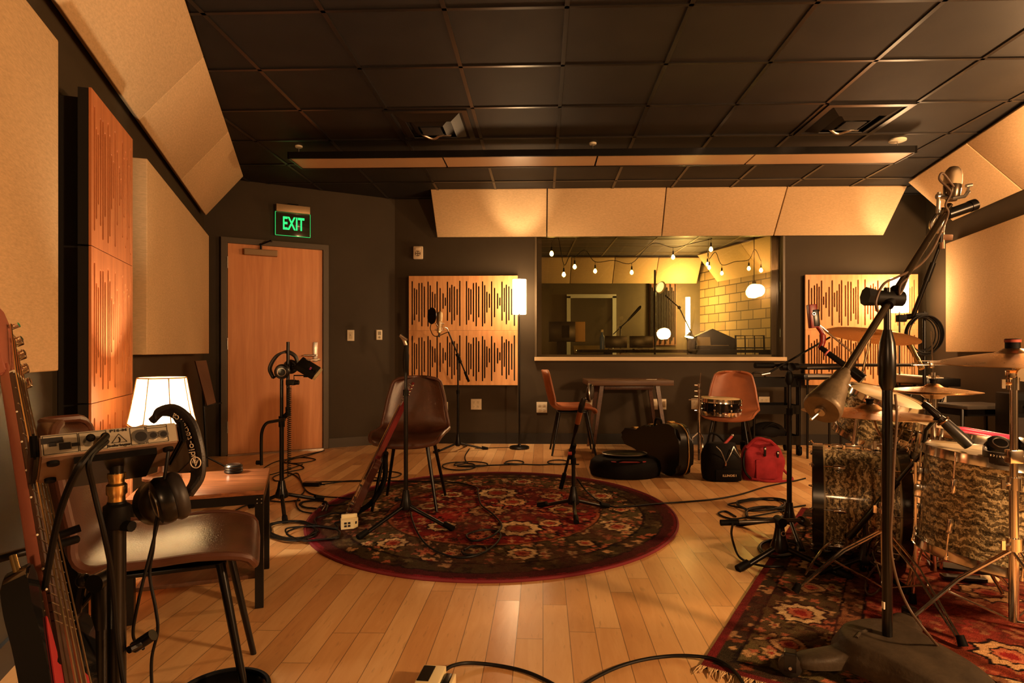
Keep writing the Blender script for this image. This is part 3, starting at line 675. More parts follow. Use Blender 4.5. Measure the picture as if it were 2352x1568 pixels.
# mixing desk with lit keys
c = P(1356, 806, 8.72); th = thing('mixing_desk', 'mixing desk with rows of lit keys behind the glass', 'mixing desk', (c.x, c.y, 0))
m = MB(); m.box((c.x+.25, c.y+.1, .42), (1.25,.52,.80)); m.build('desk_body', M_blackm, th, smooth=False)
m = MB(); m.box((c.x, c.y-.06, .97), (.50,.24,.20), rx=.5, bev=.01); m.build('meter_bridge', mat('console_tan', (.30,.22,.10), .5), th)
for j in range(2):
    for k in range(8):
        m = MB(); m.box((c.x-.2+.057*k, c.y-.165+.03*j, .965+.07*j), (.034,.008,.022), rx=.5); m.build('lit_key', glow('key_glow', (1.0,.72,.3), 1.6) if (j+k) == 0 else bpy.data.materials['key_glow'], th, smooth=False)
c = P(1383, 807, 7.9); th = thing('blue_bottle', 'blue bottle standing behind the window sill', 'bottle', (c.x,c.y,1.05))
m = MB(); m.lathe((c.x,c.y,1.055), (0,0,1), [(0,.03),(.16,.032),(.20,.014),(.23,.014)], 18); m.build('body', mat('blue_plastic', (.06,.14,.42), .3), th)
m = MB(); m.cyl((c.x,c.y,1.28), (c.x,c.y,1.31), .016, n=14); m.build('cap', M_white, th)
c = P(1383, 830, 8.0)
th = thing('control_desk', 'long dark desk below the window in the control room', 'desk', (P(1500,0,8.3).x, 8.3, 0))
m = MB(); m.box((P(1560,0,8.1).x, 8.05, 1.03), (2.7,.62,.04), bev=.005); m.build('desktop', M_blackm, th)
for x in (1395, 1760):
    m = MB(); m.box((P(x,0,8.1).x, 8.05, .505), (.05,.5,1.01)); m.build('leg', M_blackm, th, smooth=False)
# two screens and gear on the desk (dark)
for x0, x1, y0, lb in ((1390,1440,790,'dark flat screen on the control desk, nearer the blue bottle'),(1446,1500,792,'dark flat screen on the control desk, under the clamp lamps')):
    a = P(x0, y0, 8.15); b = P(x1, y0, 8.15); th = thing('computer_screen', lb, 'screen', ((a.x+b.x)/2, 8.15, 1.05))
    m = MB(); m.box(((a.x+b.x)/2, 8.15, 1.155), (b.x-a.x, .03, .16), bev=.004); m.build('panel', M_black, th)
    m = MB(); m.box(((a.x+b.x)/2, 8.18, 1.09), (.05,.03,.08)); m.box(((a.x+b.x)/2, 8.17, 1.057), (.20,.14,.012)); m.build('foot', M_black, th, smooth=False)
def boomstand(foot, top, tip, label, name='microphone_stand', extra=None):
    th = thing(name, label, 'microphone stand', foot); foot = V(foot); top = V(top)
    m = MB(); m.cyl(foot+V((0,0,.06)), top, .011, n=10); m.build('pole', M_black, th)
    for k in range(3):
        m = MB(); a = 1.1+k*2.094; m.tube([foot+V((0,0,.14)), foot+V((.30*math.cos(a), .30*math.sin(a), .012))], .010, 8); m.build('leg', M_black, th)
    m = MB(); m.ball(top, .024, 10, 8); m.build('clutch', M_blackm, th)
    m = MB(); m.cyl(top-(V(tip)-top).normalized()*.18, tip, .008, n=8); m.build('boom', M_black, th)
    return th
p = P(1478, 697, 9.7); q = P(1441, 737, 9.7)
th = boomstand(GP(1425, 9.8), P(1425, 752, 9.8), q, 'boom stand with raised black microphone seen through the window')
m = MB(); d = (p-q).normalized(); m.lathe(q, d, [(0,.014),(.10,.018),(.14,.020),(.26,.024),(.30,.024),(.325,.014)], 16); tag(m.build('microphone', M_black, ang=50), 'raised black microphone seen through the window', 'microphone')
for px, py, lb in ((1518,660,'upper round clamp lamp seen through the window'),(1522,766,'lower round clamp lamp seen through the window')):
    c = P(px, py, 9.0); th = thing('clamp_lamp', lb, 'lamp', c, 0, 'round clamp lamps'); d = V((.55,-.75,-.35)).normalized()
    m = MB(); m.lathe(c-d*.13, d, [(0,.02),(.05,.03),(.13,.095)], 20, caps=False); m.build('reflector', mat('lamp_white', (.75,.6,.35), .4), th, solid=.004)
    m = MB(); m.lathe(c-d*.02, d, [(0,.086),(.004,.086)], 20); m.build('lens', glow('lens_glow'+str(py), (1.0,.75,.35), .9), th)
    m = MB(); m.cyl(c-d*.12, (c.x-.06, 9.05, c.z-.02), .012, n=8); m.build('clamp', M_black, th)
m = MB(); x = P(1505,0,9.06).x; m.cyl((x,9.08,0), (x,9.08,2.25), .016, n=10); m.lathe((x,9.08,0), (0,0,1), [(0,.20),(.02,.20),(.04,.02)], 18)
tag(m.build('lamp_pole', M_black), 'black pole carrying the two round clamp lamps', 'pole')
# desk lamp with jointed arm
th = thing('desk_lamp', 'jointed arm desk lamp glowing over papers behind the glass', 'desk lamp', P(1600, 800, 8.4))
pa = [P(1528,678,8.6), P(1560,706,8.55), P(1592,772,8.45)]; 
m = MB(); m.tube([pa[0], pa[1]], .009, 8); m.tube([pa[1], pa[2]], .009, 8); m.ball(pa[1], .025, 10, 8); m.build('arm', M_black, th)
m = MB(); c = P(1582, 770, 8.45); m.lathe(c+V((.02,0,.04)), V((-.25,-.2,-1)), [(0,.02),(.03,.03),(.07,.07)], 18, caps=False); m.build('lamp_shade', M_black, th, solid=.003)
m = MB(); m.lathe(c+V((.005,-.005,-.02)), V((-.25,-.2,-1)), [(0,.06),(.004,.06)], 18); m.build('lit_lens', glow('desk_glow', (1.0,.78,.4), 12), th)
m = MB(); b0 = pa[2]; m.tube(bez([b0, P(1606,780,8.4), P(1618,800,8.4), V((P(1618,0,8.4).x, 8.4, 1.055))], 6), .008, 8); m.cyl((P(1618,0,8.4).x, 8.4-.1, 1.052), (P(1618,0,8.4).x, 8.4-.1, 1.07), .07, n=18); m.build('base', M_black, th)
# papers and keyboard on the desk
c = P(1616, 786, 8.0); m = MB(); m.box((c.x, 8.0, 1.135), (.17,.05,.16), rx=-.25, bev=.003); tag(m.build('white_box', M_paper, smooth=False), 'white box with papers under the desk lamp behind the glass', 'box')
th = thing('keyboard', 'slim keyboard on the control desk under the desk lamp', 'keyboard', (P(1632,0,8).x, 7.9, 1.05))
m = MB(); m.box((P(1632,0,7.9).x, 7.86, 1.078), (.42,.16,.045), bev=.005); m.build('body', M_blackm, th)
m = MB(); m.box((P(1632,0,7.9).x, 7.83, 1.104), (.40,.09,.008)); m.build('white_keys', M_paper, th, smooth=False)
# armchair and stools in the corner
c = GP(1690, 9.2)+V((-.30,0,0)); th = thing('armchair', 'dark low armchair by the stone wall in the control room', 'armchair', c)
m = MB(); m.box(c+V((0,0,.30)), (.66,.6,.28), bev=.05); m.build('seat', M_blackm, th)
m = MB(); m.box(c+V((0,.23,.62)), (.60,.13,.60), bev=.02); m.build('back_cushion', M_blackm, th)
m = MB(); m.prism([(-.36,.0),(.36,0),(.36,.36),(0,.52),(-.36,.36)], .14, Matrix.Translation(c+V((0,.30,.86))) @ Matrix.Rotation(PI/2, 4, 'X')); m.build('backrest', M_blackm, th, smooth=False)
for s in (-.36,.36):
    m = MB(); m.box(c+V((s,0,.40)), (.10,.6,.42), bev=.04); m.build('armrest', M_blackm, th)
for s in (-.25,.25):
    for t in (-.22,.22):
        m = MB(); m.cyl(c+V((s,t,0)), c+V((s,t,.17)), .02, n=8); m.build('leg', M_blackm, th)
c = GP(1735, 8.75)
th = thing('wire_chair', 'dark open backed chair behind the window corner', 'chair', c)
m = MB(); m.box(c+V((0,0,.62)), (.46,.44,.05), bev=.015); m.build('seat', M_blackm, th)
m = MB()
m.tube([c+V((-.21,.18,.64)), c+V((-.21,.22,1.26)), c+V((.21,.22,1.26)), c+V((.21,.18,.64))], .016, 8)
for s in (-.07,.07): m.tube([c+V((s,.18,.64)), c+V((s,.22,1.26))], .009, 6)
m.tube([c+V((-.21,.205,1.08)), c+V((.21,.205,1.08))], .010, 6)
m.build('backrest', M_blackm, th)
for s in (-.19,.19):
    for t in (-.18,.18):
        m = MB(); m.cyl(c+V((s*1.1,t*1.1,0)), c+V((s,t,.61)), .013, n=8); m.build('leg', M_blackm, th)
# ---------------------------------------------------------------- bucket chairs
def lerp_tab(t, tab):
    for (a, x), (b, y) in zip(tab, tab[1:]):
        if t <= b: return x+(y-x)*(t-a)/(b-a) if b > a else y
    return tab[-1][1]
PROF = bez([(0,.245,.405),(0,.225,.440),(0,.12,.452),(0,-.02,.440),(0,-.13,.446),(0,-.195,.490),(0,-.225,.575),(0,-.250,.680),(0,-.275,.790),(0,-.285,.830)], 6)
def shell_pt(u, v):
    k = v*(len(PROF)-1); i = min(int(k), len(PROF)-2); p = PROF[i].lerp(PROF[i+1], k-i)
    w = lerp_tab(v, [(0,.13),(.025,.185),(.07,.215),(.2,.235),(.45,.240),(.6,.228),(.78,.200),(.9,.166),(.965,.130),(1,.075)])
    s = max(0.0, min(1.0, (v-.40)/.25))
    c = abs(u)**2.6
    return V((u*w, p.y+s*c*.055, p.z+(1-s)*c*(.010+.030*min(1,v/.35))))
def bucket_chair(loc, rz, label, lm, grp, leg_m=None, splay=1.0):
    th = thing('bucket_chair', label, 'chair', loc, rz, grp)
    m = MB(); m.grid(lambda a, b: shell_pt(a*2-1, b), 14, 36); m.build('seat_shell', lm, th, world=False, solid=.020, sub=1)
    ed = [shell_pt(-1, i/30) for i in range(31)]+[shell_pt(-1+2*k/8, 1) for k in range(1, 8)]+[shell_pt(1, 1-i/30) for i in range(31)]+[shell_pt(1-2*k/8, 0) for k in range(1, 8)]
    m = MB(); m.tube(ed, .0115, 8, closed=True); m.build('piping', M_leather_trim if lm is M_leather else M_leather_tan, th, world=False)
    m = MB(); m.box((0,.02,.418), (.26,.30,.012), bev=.004); m.build('under_frame', M_black, th, world=False)
    for sx in (-1, 1):
        for sy in (-1, 1):
            m = MB(); m.cyl((sx*.130, .02+sy*.135, .425), (sx*.205*splay, .02+sy*.215*splay, 0), .013, .0095, n=12); lg = m.build('leg', leg_m or M_black, th, world=False)
    return th
RUGZ = .012
chA = bucket_chair((-.747, 4.06, RUGZ), PI, 'dark brown leather bucket chair standing on the round rug', M_leather, 'leather bucket chairs')
bucket_chair((-1.045, 1.765, 0), -1.17, 'brown leather bucket chair below the rack of knobs, close to the camera', M_leather, 'leather bucket chairs')
bucket_chair((.485, 6.14, 0), -PI/2, 'tan bucket chair seen from the side at the dark table', M_leather_tan, 'tan bucket chairs', splay=1.0)
bucket_chair((1.93, 5.62, 0), 2.70, 'tan bucket chair with a snare drum on its seat', M_leather_tan, 'tan bucket chairs')
# ---------------------------------------------------------------- dark table under the window
M_table = wood('table_walnut', (.085,.040,.019), (.16,.080,.038), .42, (1.2, 14, 14))
x0, x1, y0, y1, tz = .655, 1.515, 6.05, 6.60, .735
th = thing('dark_table', 'dark wooden table under the control room window', 'table', ((x0+x1)/2, (y0+y1)/2, 0))
m = MB(); m.box(((x0+x1)/2, (y0+y1)/2, tz-.026), (x1-x0, y1-y0, .052), bev=.004); m.build('tabletop', M_table, th)
m = MB(); m.box(((x0+x1)/2, (y0+y1)/2, tz-.075), (x1-x0-.36, y1-y0-.24, .05), bev=.004); m.build('apron', M_darkwood, th)
for sx in (-1, 1):
    for sy in (-1, 1):
        t = V(((x0+x1)/2+sx*.28, (y0+y1)/2+sy*.19, tz-.045)); b = V(((x0+x1)/2+sx*.375, (y0+y1)/2+sy*.235, 0))
        m = MB(); A = m.ring(t, (0,0,1), .030, 4, up=(1,1,0)); B = m.ring(b, (0,0,1), .018, 4, up=(1,1,0)); m.bridge(A, B); m._f(A[::-1]); m._f(B); m.build('leg', M_darkwood, th, smooth=False)
m = MB(); m.prism([(0,0),(.09,-.02),(.12,.03),(.05,.05),(.02,.03)], .004, Matrix.Translation((1.27,6.22,tz+.0005))); tag(m.build('paper_scrap', M_paper, smooth=False), 'small crumpled paper scrap lying on the dark table', 'paper')
# ---------------------------------------------------------------- black cart with three shelves
cx, cyy = GP(1769, 6.10).x, 6.10
th = thing('utility_cart', 'black three shelf utility cart against the back wall', 'cart', (cx, cyy, 0))
for z, nm in ((.72,'shelf'),(.455,'shelf'),(.155,'shelf')):
    m = MB(); m.box((cx, cyy, z-.04), (.46,.34,.008))
    for s in (-1,1): m.box((cx+s*.227, cyy, z), (.008,.34,.085)); m.box((cx, cyy+s*.167, z), (.46,.008,.085))
    m.build(nm, M_black, th, smooth=False)
for sx in (-1,1):
    for sy in (-1,1):
        m = MB(); m.cyl((cx+sx*.222, cyy+sy*.155, .09), (cx+sx*.222, cyy+sy*.155, .76), .013, n=10); m.build('post', M_black, th)
        m = MB(); c = V((cx+sx*.222, cyy+sy*.155, .04)); m.cyl(c+V((-.012,0,0)), c+V((.012,0,0)), .038, n=16); m.box(c+V((0,0,.03)), (.04,.03,.04)); m.build('caster', M_rubber, th)
m = MB(); m.tube(bez([(cx-.222, cyy-.155, .72),(cx-.24,cyy-.155,.79),(cx-.22,cyy-.155,.815),(cx-.14,cyy-.155,.815),(cx-.115,cyy-.155,.79),(cx-.115,cyy-.155,.735)], 5), .010, 8); m.build('handle', M_black, th)
# ---------------------------------------------------------------- acacia side table by the left wall
R1 = V((-1.03,2.41,0)); R2 = V((-1.20,2.876,0)); td = (R2-R1).normalized(); tn = V((-td.y, td.x, 0)); TWD = .48; SZ = .47
def onT(s, t, z): p = R1+td*s+tn*t; return V((p.x,p.y,z))
tl = (R2-R1).length; rt = math.atan2(td.y, td.x)
th = thing('side_table', 'low wooden side table with dark legs behind the near leather chair', 'table', onT(tl/2, TWD/2, 0))
m = MB(); m.box(onT(tl/2, TWD/2, SZ-.009), (tl, TWD, .018), rz=rt, bev=.003); m.build('tabletop', M_redwood, th)
m = MB()
for s in (.012, tl-.012): m.box(onT(s, TWD/2, SZ-.036), (.022, TWD-.02, .034), rz=rt)
for t in (.012, TWD-.012): m.box(onT(tl/2, t, SZ-.036), (tl-.02, .022, .034), rz=rt)
m.build('apron', M_black, th, smooth=False)
for s in (.017, tl-.017):
    for t in (.017, TWD-.017):
        m = MB(); m.box(onT(s, t, (SZ-.02)/2), (.032,.032,SZ-.022), rz=rt, bev=.002); lg = m.build('leg', M_black, th, smooth=False)
        if t < .1 and s < .1:
            m = MB()
            for z in (.435,.42):
                for q in (-.008,.008): m.ball(onT(s-.017, t+q, z), .003, 8, 6)
            m.build('bolts', M_steel, lg)
m = MB(); m.box(onT(tl/2, TWD/2, .12), (tl-.06, TWD-.06, .016), rz=rt, bev=.002); m.build('shelf', M_darkwood, th)
# small round black puck lying on it
c = onT(tl*.86, .15, SZ+.001); th = thing('headphone_puck', 'small black ringed puck lying on the side table', 'puck', c)
m = MB(); m.lathe(c, (0,0,1), [(0,.036),(.006,.040),(.012,.037),(.018,.040),(.024,.037),(.030,.039),(.036,.034),(.038,.020)], 28); m.build('body', M_black, th)
m = MB(); m.torus(c+V((0,0,.036)), (0,0,1), .028, .002, 28, 6); m.build('top_ring', M_steel, th)
# ---------------------------------------------------------------- table lamp with bulb shade
lx, ly = -1.560, 2.62; zb, zt = .712, .908
th = thing('table_lamp', 'table lamp with glowing pleated cloth shade by the wall', 'table lamp', (lx, ly, SZ))
m = MB(); m.lathe((lx,ly,SZ+.001), (0,0,1), [(0,.075),(.012,.075),(.02,.05),(.03,.018),(.06,.014),(.09,.034),(.13,.042),(.17,.028),(.20,.012),(.25,.010)], 28); m.build('base', M_darkwood, th)
m = MB(); rb_, rt_ = .128, .092
def shade(a, b):
    t = a*2*PI; w = 1+.018*math.cos(8*t); r = (rb_+(rt_-rb_)*(b**.85))*w; return V((lx+r*math.cos(t), ly+r*math.sin(t), zb+(zt-zb)*b+(1-b)*.006*math.cos(8*t)))
def shade_mat():
    m = bpy.data.materials.new('shade_cloth_glow'); m.use_nodes = True; nt = m.node_tree; nt.nodes.clear(); L = nt.links.new
    o = N(nt, 'ShaderNodeOutputMaterial'); d = N(nt, 'ShaderNodeBsdfDiffuse', I={'Color': (.78,.62,.38,1)}); t = N(nt, 'ShaderNodeBsdfTranslucent', I={'Color': (.92,.78,.52,1)})
    mx = N(nt, 'ShaderNodeMixShader', I={0: .50}); L(d.outputs[0], mx.inputs[1]); L(t.outputs[0], mx.inputs[2]); L(mx.outputs[0], o.inputs[0]); return m
m.grid(shade, 64, 6, wrap=True); m.build('lamp_shade', shade_mat(), th)
m = MB()
for k in range(8):
    t = (k)*PI/4; m.tube([shade(t/(2*PI), b/6)*1.0+V((math.cos(t),math.sin(t),0))*.002 for b in range(7)], .0028, 6)
m.build('shade_ribs', mat('rib_cloth', (.42,.24,.08), .8), th)
for z, r in ((zb, rb_), (zt, rt_)):
    m = MB(); m.tube([shade(k/64, 0 if z == zb else 1) for k in range(64)], .0032, 6, closed=True); m.build('shade_trim', mat('trim_cloth', (.60,.36,.13), .8), th)
m = MB(); m.ball((lx,ly,.80), .032, 16, 12, (1,1,1.25)); m.build('bulb', glow('table_bulb', (1.0,.78,.52), 360), th)
m = MB(); m.cyl((lx,ly,.715), (lx,ly,.765), .016, n=14); m.build('socket', M_gold, th)
# music stand leaning shape by the door
c = GP(474, 4.9); th = thing('music_stand', 'dark music stand seen edge on beside the door frame', 'music stand', c)
d = P(474, 880, 4.9)
m = MB(); A = [P(449,829,4.85), P(474,827,5.05), P(496,924,5.05), P(476,931,4.85)]; B = [p+V((-.012,.004,0)) for p in A]
a = [m.bm.verts.new(p) for p in A]; b = [m.bm.verts.new(p) for p in B]; m._f(a); m._f(b[::-1]); m.bridge(a, b); m.build('desk', mat('brown_desk', (.13,.060,.030), .5), th, smooth=False)
m = MB(); m.box(P(488,929,4.93), (.14,.07,.008), rz=.5, ry=-.18); m.build('lip', M_black, th, smooth=False)
m = MB(); m.cyl(c+V((-.02,.05,.08)), P(466,885,4.95), .010, n=10); m.build('pole', M_black, th)
for k in range(3):
    m = MB(); a = .6+k*2.094; m.tube([c+V((-.02,.05,.16)), c+V((-.02+.22*math.cos(a), .05+.22*math.sin(a), .012))], .008, 8); m.build('leg', M_black, th)
# ---------------------------------------------------------------- woven rugs: the pattern is a colour attribute, the pile comes from nodes
from mathutils import noise as NZ
def hsh(i, j, k=0):
    n = math.sin(i*127.1+j*311.7+k*74.7)*43758.5453; return n-math.floor(n)
RED = (.30,.026,.022); DRED = (.085,.010,.012); OL = (.125,.092,.038); DOL = (.050,.036,.018); TAN = (.58,.33,.15); PALE = (.72,.50,.25); ROSE = (.52,.15,.075); INK = (.014,.010,.010); RUST = (.30,.085,.035)
def mixc(a, b, t): return tuple(x+(y-x)*t for x, y in zip(a, b))
def motif(x, y, cell, seed, big=.34, pet=6):
    """scattered flowers on a jittered lattice -> (strength 0..1, ring) or None"""
    i, j = math.floor(x/cell), math.floor(y/cell); best = None
    for di in (-1,0,1):
        for dj in (-1,0,1):
            a, b = i+di, j+dj
            if hsh(a, b, seed+9) < .22: continue
            px = (a+.2+.6*hsh(a,b,seed))*cell; py = (b+.2+.6*hsh(a,b,seed+1))*cell
            dx, dy = x-px, y-py; r = math.hypot(dx, dy)/cell; t = math.atan2(dy, dx)+hsh(a,b,seed+2)*6.28
            R = big*(.55+.6*hsh(a,b,seed+3))*(1+.34*math.cos(pet*t)+.14*math.cos(3*t))
            if r < R and (best is None or r/R < best[0]): best = (r/R, hsh(a,b,seed+4))
    return best
def vines(x, y, s, w):
    v = NZ.noise(V((x*s, y*s, 1.7)))+.5*NZ.noise(V((x*s*2.1, y*s*2.1, 5.3)))
    return abs(v) < w
def field(x, y, red=True):
    n = NZ.noise(V((x*2.2, y*2.2, 0)))*.6+NZ.noise(V((x*9, y*9, 3)))*.5
    c = mixc(RED, DRED, max(0, min(1, .45+n*1.1))) if red else mixc(OL, DOL, max(0, min(1, .45+n)))
    if NZ.noise(V((x*1.5+4, y*1.5, 8))) > .22 and red: c = mixc(c, RUST, .55)
    if vines(x, y, 5.0, .035): c = mixc(c, INK, .75)
    q = motif(x, y, .125, 11 if red else 31, .36, 5)
    if q:
        k, h = q
        col = (TAN if h < .35 else PALE if h < .5 else ROSE if h < .75 else INK) if not red else (INK if h < .3 else TAN if h < .55 else OL if h < .8 else ROSE)
        if k > .80: col = INK
        elif k < .28: col = RED if h < .6 else INK
        c = mixc(c, col, .88)
    q = motif(x+.31, y-.17, .046, 51 if red else 71, .36, 4)
    if q and q[1] < .75: c = mixc(c, INK if q[1] < .2 else TAN if q[1] < .4 else ROSE, .8)
    return c
def palm(x, y, cx, cy, R, pet, rot, c1, c2):
    dx, dy = x-cx, y-cy; r = math.hypot(dx, dy)/R
    if r > 1.35: return None
    t = math.atan2(dy, dx)+rot; e = .78+.22*abs(math.cos(pet*t/2))+.04*math.cos(pet*2*t)
    if r > e*1.18: return None
    if r > e: return INK
    if r > e*.62: return c1
    if r > e*.52: return INK
    if r > e*.28: return c2
    return RED
def wear(c, x, y, seed=0):
    n = NZ.noise(V((x*30, y*30, seed)))*.5+NZ.noise(V((x*75, y*75, seed+3)))*.6
    return tuple(max(0.004, v*(1+.45*n)) for v in c)
def round_pat(x, y, R):
    wx = NZ.noise(V((x*14, y*14, 2)))*.012; wy = NZ.noise(V((x*14, y*14, 9)))*.012
    c = round_raw(x+wx, y+wy, R); k = NZ.noise(V((x*4, y*4, 6)))+.6*NZ.noise(V((x*38, y*38, 4)))
    return mixc(c, mixc(DRED, DOL, .5), max(0, min(.85, .30+k*.75)))
def round_raw(x, y, R):
    r = math.hypot(x, y)/R; t = math.atan2(y, x)
    if r > .975: return wear((.20,.016,.024), x, y)
    if r > .915: return wear((.060,.012,.014) if not (r < .925) else INK, x, y)
    if r > .83:
        c = DOL; k = (t*26/(2*PI)) % 1.0
        q = motif(x, y, .06, 91, .42, 4)
        if q: c = mixc(c, INK if q[1] < .5 else TAN if q[1] < .68 else ROSE if q[1] < .8 else OL, .85)
        return wear(c, x, y)
    if r > .815: return wear(INK, x, y)
    if r > .60:
        c = field(x, y, False); n = 14; k = round(t*n/(2*PI)); a = k*2*PI/n
        p = palm(x, y, math.cos(a)*R*.715, math.sin(a)*R*.715, .085 if k % 2 else .05, 9 if k % 2 else 4, a, PALE if k % 2 else TAN, ROSE)
        if p: c = p
        return wear(c, x, y)
    if r > .575: return wear(INK if r > .59 else RUST, x, y)
    c = field(x, y, True)
    for i, (ax, ay, rr, pt) in enumerate(((0,.45,.15,10),(-.05,-.02,.12,9),(.16,-.40,.14,10),(.12,.20,.10,9),(-.44,.1,.09,9),(.45,.0,.09,9),(-.30,-.36,.09,8),(.40,.36,.08,8),(-.33,.40,.08,8),(.36,-.30,.07,7))):
        p = palm(x, y, ax, ay, rr, pt, i*.7, PALE if i % 2 == 0 else TAN, RUST)
        if p: c = p
    return wear(c, x, y)
def pile_mat(name):
    m = bpy.data.materials.new(name); m.use_nodes = True; nt = m.node_tree; b = nt.nodes['Principled BSDF']; L = nt.links.new
    a = N(nt, 'ShaderNodeVertexColor', layer_name='pattern'); tc = N(nt, 'ShaderNodeTexCoord')
    n = N(nt, 'ShaderNodeTexNoise', I={'Scale': 260.0, 'Detail': 3.0}); L(tc.outputs['Object'], n.inputs['Vector'])
    mr = N(nt, 'ShaderNodeMapRange', I={'From Min': .3, 'From Max': .7, 'To Min': .55, 'To Max': 1.4}); L(n.outputs[0], mr.inputs[0])
    mx = N(nt, 'ShaderNodeMix', data_type='RGBA', blend_type='MULTIPLY', I={0: 1.0}); L(a.outputs[0], mx.inputs[6]); L(mr.outputs[0], mx.inputs[7]); L(mx.outputs[2], b.inputs['Base Color'])
    b.inputs['Roughness'].default_value = .95; b.inputs['Specular IOR Level'].default_value = .02
    b.inputs['Sheen Weight'].default_value = .0
    bp = N(nt, 'ShaderNodeBump', I={'Strength': .6, 'Distance': .004}); L(n.outputs[0], bp.inputs['Height']); L(bp.outputs[0], b.inputs['Normal']); return m
def paint(o, f):
    me = o.data; ca = me.color_attributes.new('pattern', 'FLOAT_COLOR', 'POINT'); d = []
    for v in me.vertices: d += [*f(v.co.x, v.co.y), 1.0]
    ca.data.foreach_set('color', d)
M_pile = pile_mat('wool_pile')
RC = V((-.180, 3.88, 0)); RR = 1.185
th = thing('round_rug', 'large round red and olive patterned rug in the middle of the floor', 'rug', RC)
m = MB(); nr, na = 118, 620
last = [m.bm.verts.new((0,0,.009))]
for i in range(1, nr+1):
    r = RR*i/nr; z = .009 if i < nr else .006
    nn = na if i > 40 else 240
    R_ = [m.bm.verts.new((r*math.cos(2*PI*k/nn), r*math.sin(2*PI*k/nn), z)) for k in range(nn)]
    if len(last) == 1:
        for k in range(nn): m._f([last[0], R_[k], R_[(k+1) % nn]])
    elif len(last) == nn: m.bridge(last, R_)
    else:
        j = 0; M_ = len(last)
        for k in range(nn):
            while (j+1) <= (k+1)*M_/nn-.0001 and j < M_ and (j+1)*nn <= (k+1)*M_:
                m._f([last[j % M_], R_[k], last[(j+1) % M_]]); j += 1
            m._f([last[j % M_], R_[k], R_[(k+1) % nn]])
    last = R_
B_ring = [m.bm.verts.new((v.co.x*1.002, v.co.y*1.002, .0006)) for v in last]; m.bridge(last, B_ring)
o = m.build('woven_field', M_pile, th, world=False); paint(o, lambda x, y: round_pat(x, y, RR))
m = MB(); m.tube([(RR*math.cos(2*PI*k/120), RR*math.sin(2*PI*k/120), .006) for k in range(120)], .0075, 8, closed=True); m.build('bound_edge', mat('red_binding', (.20,.018,.026), .85), th, world=False)
th.scale = (.958, 1.02, 1)
# rectangular rug under the drums
U_ = V((.531,.848,0)).normalized(); V_ = V((U_.y,-U_.x,0)); RL, RW_ = 2.35, 1.95; C0 = V((.575,1.955,0))
th = thing('drum_rug', 'rectangular red patterned rug with fringe under the drum kit', 'rug', C0, math.atan2(V_.y, V_.x))
def rect_pat(x, y):
    wx = NZ.noise(V((x*14, y*14, 2)))*.010; wy = NZ.noise(V((x*14, y*14, 9)))*.010
    e = min(x, RW_-x, y, RL-y); c = rect_raw(x+(wx if e > .05 else 0), y+(wy if e > .05 else 0)); k = NZ.noise(V((x*4, y*4, 6)))+.6*NZ.noise(V((x*38, y*38, 4)))
    return mixc(c, mixc(DRED, DOL, .4), max(0, min(.75, .28+k*.55)))
def rect_raw(x, y):
    e = min(x, RW_-x, y, RL-y); c = None
    if e < .028: return wear((.17,.020,.022), x, y)
    if e < .085:
        c = (.040,.030,.018); q = motif(x, y, .052, 15, .42, 4)
        if q: c = mixc(c, INK if q[1] < .45 else RUST if q[1] < .7 else TAN, .8)
        return wear(c, x, y)
    if e < .095: return wear(INK, x, y)
    if e < .34:
        c = field(x*1.0+7, y, False); L_ = y if (x < .34 or RW_-x < .34) else x; k = round(L_/.30)
        mid = .218
        fx, fy = (x if x < RW_/2 else RW_-x, y-k*.30) if (x < .34 or RW_-x < .34) else (y if y < RL/2 else RL-y, x-k*.30)
        p = palm(fx, fy, mid, 0, .092 if k % 2 == 0 else .060, 10 if k % 2 == 0 else 4, 0, PALE if k % 2 == 0 else TAN, ROSE)
        if p: c = p
        return wear(c, x, y)
    if e < .35: return wear(INK, x, y)
    if e < .42:
        c = (.24,.10,.045); q = motif(x, y, .045, 25, .42, 4)
        if q: c = mixc(c, DOL if q[1] < .4 else PALE if q[1] < .55 else INK, .8)
        return wear(c, x, y)
    if e < .43: return wear(INK, x, y)
    c = mixc((.30,.045,.030), RUST, max(0, min(1, .5+NZ.noise(V((x*3,y*3,1)))))) ; f = field(x+3, y+2, True); c = mixc(c, f, .45 if f[0] > .1 else .6)
    p = palm((x-.6) % .52, (y-.3) % .62, .26, .31, .10, 9, x, TAN, ROSE)
    if p: c = p
    return wear(c, x, y)
m = MB(); m.grid(lambda a, b: V((a*RW_, b*RL, .008+.0015*NZ.noise(V((a*6,b*6,0))))), 300, 360); 
o = m.build('woven_field', M_pile, th, world=False); paint(o, rect_pat)
m = MB(); m.box((RW_/2, RL/2, .0035), (RW_-.004, RL-.004, .006)); m.build('backing', M_blackm, th, world=False, smooth=False)
m = MB(); random.seed(3)
for k in range(430):
    x = RW_*k/430; d = random.uniform(-.02,.02); l = random.uniform(.035,.06)
    m.tube([(x,.004,.007),(x+d*.5,-l*.5,.010),(x+d,-l,.004)], [.0022,.0022,.0008], 4)
q = m.build('fringe', mat('fringe_wool', (.52,.34,.16), .9), th, world=False); q['kind'] = 'stuff'
